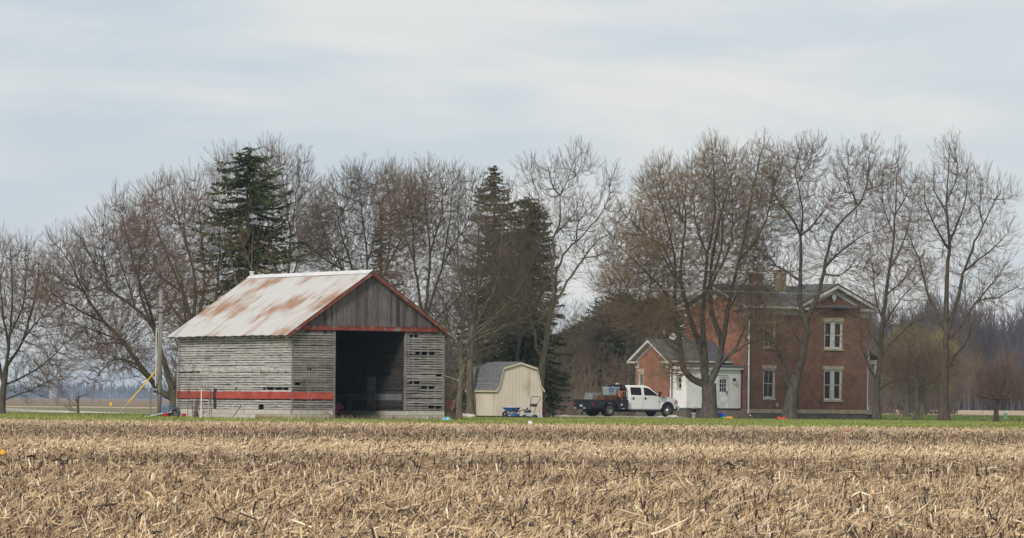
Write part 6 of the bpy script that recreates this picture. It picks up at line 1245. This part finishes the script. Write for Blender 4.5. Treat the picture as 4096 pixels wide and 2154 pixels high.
# ---- crab apple, and trees farther over the lawn
T('crabapple_tree', 'small round crab apple with rosy twigs on the far right lawn', 3986, 224, [
    ([(3986, 1702), (3984, 1650), (3990, 1600)], .13, .11, 1.0), ([(3990, 1610), (3950, 1560), (3910, 1500), (3890, 1460)], .07, .012, .1), ([(3990, 1600), (4015, 1540), (4030, 1480), (4025, 1440)], .07, .012, .1), ([(3990, 1600), (3985, 1540), (3970, 1460)], .07, .012, .1), ([(3990, 1605), (4050, 1560), (4090, 1500)], .06, .012, .1), ([(3988, 1600), (3920, 1590), (3870, 1560)], .05, .012, .1), ([(3990, 1600), (4060, 1600), (4100, 1580)], .05, .012, .1)],
  bk_dark, tw_pink, 25, l1=(3.2, .8, 45), l2=(4.5, .45, 48), l3=(7, .25, 50), spread=1.3, flare=1.3, tt_trim=.4, fill=(.8, .30))
T('bare_tree', 'low spreading tree left of the tall lone trunk', 3670, 262, [([(3670, 1685), (3670, 1620), (3668, 1560)], .15, .12, 1.0), ([(3668, 1570), (3620, 1500), (3580, 1470), (3560, 1420)], .08, .012, .1), ([(3668, 1560), (3660, 1480), (3640, 1400)], .08, .012, .1), ([(3668, 1560), (3700, 1490), (3720, 1420)], .08, .012, .1), ([(3668, 1565), (3730, 1530), (3770, 1490)], .06, .012, .1)], bk_grey, tw_dark, 26, l1=(2.6, 1.2, 44), l2=(3.2, .7, 46), l3=(5, .4, 48), spread=1.8)
T('bare_tree', 'dim grey tree in the lawn beyond the house corner', 3628, 360, [([(3628, 1670), (3628, 1600), (3630, 1540)], .25, .2, 1.0), ([(3630, 1560), (3580, 1470), (3550, 1380)], .1, .015, .1), ([(3630, 1540), (3630, 1440), (3640, 1340)], .1, .015, .1), ([(3630, 1550), (3690, 1470), (3720, 1370)], .1, .015, .1)], bk_grey, tw_dark, 27, l1=(2.4, 1.6, 44), l2=(3, 1.0, 46), l3=(4.4, .6, 48), spread=2.2, twig_r=.012)
T('budding_tree', 'far tree with yellow green spring buds right of the house', 3690, 420, [([(3690, 1650), (3690, 1580), (3690, 1520)], .3, .25, 1.0), ([(3690, 1540), (3620, 1440), (3580, 1350)], .12, .015, .1), ([(3690, 1520), (3680, 1420), (3660, 1320)], .12, .015, .1), ([(3690, 1530), (3750, 1430), (3760, 1340)], .12, .015, .1), ([(3690, 1540), (3780, 1480), (3810, 1420)], .1, .015, .1), ([(3690, 1540), (3600, 1500), (3560, 1450)], .1, .015, .1)], bk_grey, tw_yel, 28, l1=(2.4, 2.2, 44), l2=(3.2, 1.2, 46), l3=(5, .7, 48), spread=3, twig_r=.016, fill=(2.2, .6))
T('sapling', 'tiny dark sapling in the verge left of the yellow marker', 315, 236, [([(315, 1662), (313, 1630), (316, 1590)], .06, .04, .6), ([(313, 1632), (280, 1600), (255, 1585)], .025, .008, .1), ([(316, 1600), (345, 1575), (370, 1560)], .025, .008, .1), ([(315, 1650), (290, 1635), (275, 1625)], .02, .008, .1)], bk_dark, tw_dark, 29, l1=(3, .5, 45), l2=(4, .3, 48), l3=(6, .18, 50), spread=.5, tt_trim=.1, fill=None, cat='sapling', twig_r=.006)
# ---- pines and mixed evergreens behind the drive
for i, (x, D_, top, hw, mt_, lb) in enumerate(((2325, 352, 1300, 3.0, nd_pine, 'leftmost dark pine behind the flat bed'), (2410, 348, 1240, 3.4, nd_pine, 'dark pine second from left behind the truck bed'), (2475, 360, 1175, 4.2, nd_pine, 'tallest pine in the dark clump behind the truck cab'), (2560, 355, 1205, 3.8, nd_spruce, 'dark pine left of the small brick gable'), (2650, 362, 1190, 4.2, nd_pine, 'dark pine behind the low wing roof'), (2255, 372, 1330, 2.6, nd_olive, 'low olive evergreen between shed and pines'))):
    conifer('pine_tree', lb, x, D_, top, hw, 40 + i, mt_, rag=.4, nbr=230, droop=.25, low=.05, spray=30, prof=.42, group='evergreens behind the drive', leaf=.5)
# ---- brush and scrub far behind, too many stems to count
def brush(name, label, x0, x1, D0, D1, n, hlo, hhi, mt, seed, lean=.25, r=.02, kids=9, klen=.9):
    rng = np.random.default_rng(seed); D = rng.uniform(D0, D1, n); px = rng.uniform(x0, x1, n); X = np.array([XZ(a, 1650, b_)[0] for a, b_ in zip(px, D)])
    h = rng.uniform(hlo, hhi, n); K = 6; Pb = np.empty((n, K, 3)); Pb[:, 0] = np.stack([X, D, np.interp(D, GY, GZ) - .1], 1)
    d = unit(np.stack([rng.normal(size=n) * lean, rng.normal(size=n) * lean, np.ones(n)], 1))
    for j in range(1, K): d = unit(d + rng.normal(size=(n, 3)) * .12); Pb[:, j] = Pb[:, j - 1] + d * (h / (K - 1))[:, None]
    Rb = r * rng.uniform(.6, 2.2, n)[:, None] * np.linspace(1, .3, K)[None]
    P2, R2_ = grow(rng, Pb, Rb, kids / 6, .15, klen * 2, 40, .4, 4, .15, r * .7, r * .5); P3, R3_ = grow(rng, P2, R2_, 2.2, .2, klen, 45, .2, 3, .15, r * .5, r * .42)
    V, F = join([tubes_np(Pb, Rb, 4), tubes_np(P2, R2_, 3), tubes_np(P3, R3_, 3)]); o = np_mesh(name, V, F, mt); NTREE[0] += len(F); return tag(o, label, 'brush', None, 'stuff')
brush('brush', 'grey brown thicket of bare brush behind barn and shed', 1740, 2215, 262, 330, 420, 3, 8.5, tw_dim, 51)
brush('brush', 'bare thicket in front of the dark pines behind the truck', 2230, 2720, 335, 375, 300, 2, 6.0, tw_grey, 52)
brush('brush', 'low tangled scrub behind the truck bed', 2190, 2620, 308, 325, 420, .8, 3.0, tw_pale, 53, lean=.5, r=.013, klen=.5)
brush('brush', 'hazy bare trees beyond the lawn right of the house', 3460, 3830, 470, 560, 300, 5, 10, tw_dark, 54, r=.03, klen=1.4)
brush('brush', 'undergrowth behind the barn seen through the tree stems', 700, 1760, 250, 300, 420, 2, 6.5, tw_dark, 55)
T('bare_shrub', 'rusty brown bare shrub just right of the dark red drum', 2213, 252, [([(2213, 1650), (2211, 1620), (2213, 1590)], .05, .03, .3), ([(2212, 1640), (2180, 1590), (2165, 1540)], .025, .008, .1), ([(2212, 1640), (2240, 1590), (2260, 1530)], .025, .008, .1), ([(2212, 1630), (2205, 1560), (2195, 1500)], .025, .008, .1), ([(2212, 1630), (2225, 1560), (2235, 1490)], .025, .008, .1)], bk_dark, tw_red, 56, l1=(3.5, .8, 40), l2=(4, .45, 42), l3=(6, .25, 45), spread=.7, tt_trim=.2, fill=None, cat='shrub', twig_r=.006)
# ---- dead vines and weeds on the barn
def weed(label, x, D_, strands, seed, mt=None, name='dead_weed', k=(3.0, .4)):
    limbs = [(s, .014, .005, .15) for s in strands]
    return T(name, label, x, D_, limbs, mt or tw_pink, mt or tw_pink, seed, l1=(k[0], k[1], 42), l2=(4, .22, 45), l3=(4, .12, 45), spread=.15, tt_trim=0, fill=None, cat='weed', twig_r=.004, flare=1.0, wob=.02)
vine = mat('dry_vine', (.22, .17, .13), rough=.95, base2=(.32, .26, .2), scale=3, tone=False)
weed('dry brown vine climbing the left crib beside the barn doorway', 1232, 190.0, [[(1230, 1680), (1228, 1580), (1235, 1500), (1250, 1440)], [(1230, 1590), (1262, 1510), (1275, 1450), (1290, 1420)], [(1275, 1620), (1262, 1560), (1270, 1515), (1285, 1530)], [(1235, 1540), (1215, 1480), (1222, 1440)], [(1250, 1480), (1300, 1450), (1315, 1410)]], 61, vine, 'dead_vine')
weed('thin leafless saplings before the red stripe on the barn side', 775, 193.6, [[(775, 1670), (770, 1590), (745, 1520), (730, 1470)], [(778, 1670), (785, 1580), (775, 1500), (765, 1440)], [(785, 1660), (760, 1600), (725, 1570)], [(795, 1665), (810, 1580), (805, 1490)], [(800, 1665), (765, 1590), (745, 1560)]], 62, tw_red)
weed('tall dry stalks growing up the right crib', 1628, 193.2, [[(1628, 1684), (1632, 1600), (1650, 1530), (1660, 1470)], [(1628, 1684), (1625, 1590), (1600, 1530)], [(1632, 1660), (1650, 1590), (1680, 1540)], [(1630, 1640), (1605, 1560), (1590, 1500)]], 63, tw_red)
weed('yellowish sprays of dry weeds at the right barn corner', 1785, 194.2, [[(1785, 1684), (1780, 1600), (1765, 1540), (1750, 1500)], [(1790, 1680), (1800, 1590), (1840, 1510), (1855, 1470)], [(1790, 1680), (1790, 1580), (1800, 1500)], [(1800, 1670), (1830, 1580), (1870, 1530)], [(1785, 1660), (1755, 1590), (1735, 1540)], [(1795, 1660), (1820, 1600), (1850, 1560)]], 64, vine)
weed('dry twiggy weeds behind the white stake', 815, 194.0, [[(815, 1668), (812, 1620), (800, 1590)], [(820, 1668), (826, 1625), (840, 1600)], [(812, 1668), (800, 1640), (785, 1620)], [(860, 1668), (858, 1630), (850, 1600)]], 65, vine)
weed('low bare brush left of the concrete apron', 2300, 300, [[(2300, 1655), (2290, 1610), (2270, 1580)], [(2300, 1655), (2320, 1600), (2330, 1570)], [(2310, 1655), (2305, 1600), (2310, 1560)], [(2290, 1655), (2270, 1620), (2250, 1600)]], 66, tw_red)
# ---- far woods
def wood(name, label, X0, X1, D0, D1, n, hlo, hhi, mt, seed, r):
    rng = np.random.default_rng(seed); Dd = rng.uniform(D0, D1, n); X = rng.uniform(X0, X1, n) * Dd / ((D0 + D1) / 2); h = rng.uniform(hlo, hhi, n) * (1 + .13 * np.sin(X / (abs(X1 - X0) / 18)) + .12 * np.sin(X / (abs(X1 - X0) / 47) + 1))
    K = 6; Pb = np.empty((n, K, 3)); Pb[:, 0] = np.stack([X, Dd, 0 * X - .2], 1); d = unit(np.stack([rng.normal(size=n) * .06, rng.normal(size=n) * .06, np.ones(n)], 1))
    for j in range(1, K): d = unit(d + rng.normal(size=(n, 3)) * .05); Pb[:, j] = Pb[:, j - 1] + d * (h / (K - 1))[:, None]
    Rb = r * rng.uniform(.7, 1.4, n)[:, None] * np.linspace(1, .15, K)[None]
    P1, R1 = grow(rng, Pb, Rb, 1.3, .3, hhi * .24, 36, .7, 5, .12, r * .5, r * .28); P2, R2_ = grow(rng, P1, R1, 1.5, .25, hhi * .11, 40, .6, 3, .12, r * .26, r * .2)
    V, F = join([tubes_np(Pb, Rb, 5), tubes_np(P1, R1, 3), tubes_np(P2, R2_, 3)]); o = np_mesh(name, V, F, mt); NTREE[0] += len(F); return tag(o, label, 'woods', None, 'stuff')
tw_far = mat('wood_far', (.075, .064, .068), rough=.95, base2=(.125, .10, .105), scale=.02, tone=False, spec=.1)
wood('woods', 'dark bare woods along the horizon at the right', 66, 128, 900, 1010, 800, 13, 21, tw_far, 71, .22)
wood('woods', 'dark bare woods seen between trees behind the house', 10, 68, 900, 1010, 420, 11, 16, tw_far, 74, .22)
wood('woods', 'blue distant woods along the left horizon', -700, -330, 4700, 5300, 900, 9, 16, tw_far, 72, 1.0)
wood('woods', 'blue distant woods along the middle horizon', -330, 300, 4700, 5300, 1300, 9, 16, tw_far, 73, 1.0)
# ================================================================ corn stubble and grass
rng = np.random.default_rng(99)
def zgn(y): return np.interp(y, GY, GZ)
def band(y):                                            # pale passes: bleached trash, plus the brightness of leaning stalks put into colour
    ys = [30, 50, 57, 64, 70, 76, 84, 92, 99, 108, 118, 132, 142, 150, 165]; v = [.50, .50, .42, .24, .28, .62, .82, .74, .45, .22, .20, .28, .50, .66, .72]
    return np.interp(y, ys, v)
pal = np.array([(.62, .468, .295), (.44, .312, .193), (.29, .20, .125), (.15, .102, .066), (.045, .037, .033), (.78, .65, .47)])
def colours(n, b):
    u = rng.uniform(0, 1, n); k = np.zeros(n, int)
    pb = .10 + .42 * b; pw = .03 + .12 * b; pd = .29 - .19 * b
    k = np.select([u < pw, u < pw + pb, u < pw + pb + .30, u < 1 - pd - .12 * (1 - b) * .9, u < 1 - pd], [5, 0, 1, 2, 3], 4)
    return pal[k] * rng.uniform(.72, 1.25, n)[:, None] * (.54 + .76 * b)[:, None]
def halfw(y): return .5 * y * (4096 / FPX) * 1.05 + 3.6          # a good way past both sides of the view
def zone(y0, y1, dens):
    hw = float(halfw(y1)); n0 = int((y1 - y0) * 2 * hw * dens); y = rng.uniform(y0, y1, n0); x = rng.uniform(-hw, hw, n0); k = np.abs(x) < halfw(y); return x[k], y[k]
def wav(x, y): return .5 + .25 * np.sin(x * 1.1 + .6 * np.sin(y * .7)) + .25 * np.sin(y * 1.9 + .8 * np.sin(x * .5))
def clump(x, y):                                       # patchy trash, matted dark in places
    s = sum(np.sin(x * fx + y * fy + ph) for fx, fy, ph in ((2.9, 1.1, .3), (-1.7, 2.3, 1.9), (4.6, -2.9, 4.0), (6.3, 3.7, 2.2), (.8, -.5, 5.1))); return .085 * s
Vs = []; Fs = []; Cs = []; nb = 0
def push(V, F, c):
    global nb
    Vs.append(V.reshape(-1, 3)); Fs.append(F + nb); Cs.append(c); nb += V.size // 3
ROWA = .035                                             # the rows run almost across the view
for (y0, y1, dens, lsc) in ((29, 48, 900, 1.0), (48, 75, 500, 1.0), (75, 110, 260, 1.1), (110, EDGE - .3, 120, 1.2)):
    x, y = zone(y0, y1, dens); n = len(x); b = np.clip(band(y + .8 * np.sin(x * .35) + x * .03) + clump(x, y), 0, 1)
    yaw = rng.uniform(0, 2 * np.pi, n); pitch = np.radians(rng.normal(2, 11, n)); wv = wav(x, y)
    ln = np.minimum(rng.gamma(2.2, .065, n), .42) * lsc + .05; wd = rng.uniform(.0018, .0062, n) * lsc ** 1.5; wd = np.where(rng.uniform(0, 1, n) < .22, wd * 1.8, wd)
    steep = rng.uniform(0, 1, n) < .24; pitch = np.where(steep, np.radians(rng.uniform(22, 80, n)), pitch); ln = np.where(steep, np.minimum(ln, rng.uniform(.06, .16, n)), ln)
    # some trash is combed to the right along the pass
    comb = rng.uniform(0, 1, n) < .35; yaw = np.where(comb, rng.normal(.35, .35, n), yaw); pitch = np.where(comb & (b > .55), np.radians(rng.uniform(3, 32, n)), pitch); ln = np.where(comb & (b > .55), np.minimum(ln, .28), ln)
    d = np.stack([np.cos(yaw) * np.cos(pitch), np.sin(yaw) * np.cos(pitch), np.sin(pitch)], 1); side = unit(np.cross(d, np.array([0, 0, 1.0]) + rng.normal(size=(n, 3)) * .45)) * wd[:, None]
    z0 = zgn(y) + .01 + rng.uniform(0, 1, n) ** 1.6 * (.02 + .04 * wv); p0 = np.stack([x, y, z0], 1); p1 = p0 + d * (ln * .5)[:, None]; d2 = unit(d + rng.normal(size=(n, 3)) * .35 + np.array([0, 0, -.12])); p2 = p1 + d2 * (ln * .5)[:, None]
    for p in (p1, p2): p[:, 2] = np.maximum(p[:, 2], zgn(p[:, 1]) + .006)
    V = np.stack([p0 - side * .6, p0 + side * .6, p1 - side, p1 + side, p2 - side * .35, p2 + side * .35], 1)
    base = (np.arange(n) * 6)[:, None]; F = np.concatenate([base + [0, 1, 3, 2], base + [2, 3, 5, 4]]); push(V, F, np.repeat(colours(n, b), 6, 0))
# standing stubs, in rows 0.76 m apart
rowy = np.arange(29, EDGE - .2, .76); xs_ = []; ys_ = []
for ry in rowy:
    half = halfw(ry); n = int(2 * half / .14); xx = rng.uniform(-half, half, n); xs_.append(xx); ys_.append(ry + xx * ROWA + rng.normal(size=n) * .05)
x = np.concatenate(xs_); y = np.concatenate(ys_); ok = (y < EDGE - .1 + 1.4 * np.sin(x * .5) * np.sin(x * .17 + 1)); x, y = x[ok], y[ok]; n = len(x)
near = np.interp(y, [30, 70, 165], [1.0, 1.15, 1.35]); h = rng.uniform(.05, .175, n) * np.where(rng.uniform(0, 1, n) < .15, 1.35, 1.0) * np.interp(y, [90, 165], [1, .85]); r = rng.uniform(.005, .0098, n) * near
lean = rng.normal(0, .22, n) + np.interp(y, [30, 60, 70, 80, 95, 110, 140, 150, 165], [.05, .02, .15, .6, .5, .1, .15, .55, .6]) * rng.uniform(.2, 1.3, n); lean2 = rng.normal(0, .2, n)
d = unit(np.stack([lean, lean2, np.ones(n)], 1)); p0 = np.stack([x, y, zgn(y) - .01], 1); p1 = p0 + d * h[:, None]
ref = unit(np.cross(d, [0, 1.0, 0])); u = ref * r[:, None]; w = unit(np.cross(d, ref)) * r[:, None]
V = np.stack([p0 + u, p0 + w, p0 - u, p0 - w, p1 + u, p1 + w * .8 + d * (r * 1.5)[:, None], p1 - u * .9, p1 - w], 1)
base = (np.arange(n) * 8)[:, None]; F = np.concatenate([base + q for q in ([0, 1, 5, 4], [1, 2, 6, 5], [2, 3, 7, 6], [3, 0, 4, 7], [4, 5, 6, 7])])
bb = np.clip(band(y) + clump(x, y), 0, 1); push(V, F, np.repeat(colours(n, np.minimum(1, bb + .15)), 8, 0))
# broken stalks lying on the trash
xf, yf = zone(29, 110, 6); nf = len(xf); yaw = rng.uniform(0, 6.283, nf); pt = rng.normal(.03, .10, nf); lf = rng.uniform(.08, .32, nf); df = np.stack([np.cos(yaw) * np.cos(pt), np.sin(yaw) * np.cos(pt), np.sin(pt)], 1)
q0 = np.stack([xf, yf, zgn(yf) + rng.uniform(.03, .09, nf)], 1); rf = rng.uniform(.006, .011, nf); uf = unit(np.cross(df, [0, 0, 1.0])) * rf[:, None]; wf = unit(np.cross(uf, df)) * rf[:, None]; q1 = q0 + df * lf[:, None]
V = np.stack([q0 + uf, q0 + wf, q0 - uf, q0 - wf, q1 + uf, q1 + wf, q1 - uf, q1 - wf], 1); base = (np.arange(nf) * 8)[:, None]
push(V, np.concatenate([base + q for q in ([0, 1, 5, 4], [1, 2, 6, 5], [2, 3, 7, 6], [3, 0, 4, 7], [4, 5, 6, 7])]), np.repeat(colours(nf, np.full(nf, .75)), 8, 0))
# ragged husks clinging to the stubs
m = rng.choice(n, int(n * .8)); q0 = p0[m] + d[m] * (h[m] * rng.uniform(.2, .95, len(m)))[:, None]; yw = rng.uniform(0, 6.28, len(m)); dd = unit(np.stack([np.cos(yw), np.sin(yw), rng.uniform(-1.2, .5, len(m))], 1)); ln = rng.uniform(.06, .22, len(m)) * near[m]; sd2 = unit(np.cross(dd, rng.normal(size=(len(m), 3)))) * (rng.uniform(.006, .018, len(m)) * near[m])[:, None]
q1 = q0 + dd * (ln * .5)[:, None]; q2 = q1 + unit(dd + [0, 0, -.9]) * (ln * .5)[:, None]; q2[:, 2] = np.maximum(q2[:, 2], zgn(q2[:, 1]) + .005)
V = np.stack([q0 - sd2 * .5, q0 + sd2 * .5, q1 - sd2, q1 + sd2, q2 - sd2 * .3, q2 + sd2 * .3], 1); base = (np.arange(len(m)) * 6)[:, None]; push(V, np.concatenate([base + [0, 1, 3, 2], base + [2, 3, 5, 4]]), np.repeat(colours(len(m), bb[m]), 6, 0))
straw = mat('corn_straw', (.92, .92, .92), rough=.75, base2=(1.0, 1.0, 1.0), scale=6, tone=False, attr=True, spec=.25)
o = np_mesh('corn_stubble', np.concatenate(Vs), np.concatenate(Fs), straw, None, color=np.concatenate(Cs)); tag(o, 'cut corn stalks and bleached trash covering the foreground field', 'corn stubble', None, 'stuff')
print('stubble faces', sum(len(f) for f in Fs))
# short grass
def grass(name, label, y0, y1, n, hlo, hhi, wlo, whi, pal_, seed, xm=1.15, skip=None):
    rg = np.random.default_rng(seed); y = np.sqrt(rg.uniform(y0 ** 2, y1 ** 2, n)); x = rg.uniform(-.5, .5, n) * y * (4096 / FPX) * xm
    if skip is not None: k = ~skip(x, y); x, y = x[k], y[k]; n = len(x)
    h = rg.uniform(hlo, hhi, n); yw = rg.uniform(0, 3.1416, n); w = rg.uniform(wlo, whi, n); s = np.stack([np.cos(yw) * w, np.sin(yw) * w, 0 * w], 1)
    p = np.stack([x, y, zgn(y)], 1); t = p + np.stack([rg.normal(size=n) * h * .4, rg.normal(size=n) * h * .4, h], 1); V = np.stack([p - s, p + s, t + s * .2, t - s * .2], 1)
    c = np.array(pal_)[rg.integers(0, len(pal_), n)] * rg.uniform(.8, 1.2, n)[:, None] * (1 + .30 * np.sin(x * .9 + np.sin(y * .6)) * np.sin(y * .33 + x * .2))[:, None]
    dry = np.clip(np.sin(x * .55 + 1.3 * np.sin(y * .21)) * np.sin(y * .47 + x * .13) * 1.6 - .45 + rg.normal(size=n) * .18, 0, 1)[:, None]; c = c * (1 - dry) + np.array([.27, .225, .12]) * dry
    o = np_mesh(name, V.reshape(-1, 3), np.arange(4 * n).reshape(n, 4), mat('grass_blade', (.95, .95, .95), rough=.7, base2=(1, 1, 1), tone=False, attr=True, spec=.2), None, color=np.repeat(c, 4, 0)); return tag(o, label, 'grass', None, 'stuff')
def in_barn(x, y):
    u = (x - BO.x) * math.cos(BA) + (y - BO.y) * math.sin(BA); v = -(x - BO.x) * math.sin(BA) + (y - BO.y) * math.cos(BA); return (u > -.1) & (u < BW + .1) & (v > -.1) & (v < BL + .2)
def on_apron(x, y): return (y > 284.5) & (y < 304) & (x > A0.x - .1) & (x < A1.x + .1)
gpal = [(.19, .265, .05), (.235, .295, .07), (.155, .215, .04), (.32, .31, .13), (.215, .28, .06)]
grass('grass', 'short spring lawn grass between field edge and buildings', EDGE, 235, 90000, .04, .11, .012, .03, gpal, 5, skip=lambda x, y: in_barn(x, y) | ((y > 227.6 + .5 * np.sin(x * 4)) & (x > xa_) & (x < xb_)))
gp2 = [(.07, .125, .02), (.09, .145, .025), (.11, .15, .03), (.13, .15, .04)]
grass('grass', 'greener lawn grass around the house and far trees', 235, 440, 60000, .05, .12, .02, .045, gp2, 6, skip=lambda x, y: on_apron(x, y) | ((x < -8) & (y > 255)))
def near_wall(x, y):
    u = (x - BO.x) * math.cos(BA) + (y - BO.y) * math.sin(BA); v = -(x - BO.x) * math.sin(BA) + (y - BO.y) * math.cos(BA); return ~(((np.abs(v + .15) < .15) & (u > -.2) & (u < BW)) | ((np.abs(u + .15) < .2) & (v > -.2) & (v < BL)))
grass('grass', 'tall dry grass along the barn foundation', 188, 204, 160000, .08, .28, .006, .014, [(.30, .25, .14), (.22, .22, .08), (.36, .29, .18)], 7, xm=.5, skip=near_wall)
# ================================================================ air
hz = MB(); hz.box(-1500, 1500, -30, 6200, -1.5, 34.0); ho = hz.build('haze', mat('haze_air', (1, 1, 1), tone=False), None); ho['kind'] = 'stuff'
hm = ho.data.materials[0]; t = hm.node_tree
for nd in list(t.nodes): t.nodes.remove(nd)
ou = t.nodes.new('ShaderNodeOutputMaterial'); pv = t.nodes.new('ShaderNodeVolumePrincipled'); pv.inputs['Color'].default_value = (.55, .74, 1.0, 1); pv.inputs['Density'].default_value = 0.00012; pv.inputs['Anisotropy'].default_value = 0.0
t.links.new(pv.outputs[0], ou.inputs['Volume'])
print('tree faces', NTREE[0])
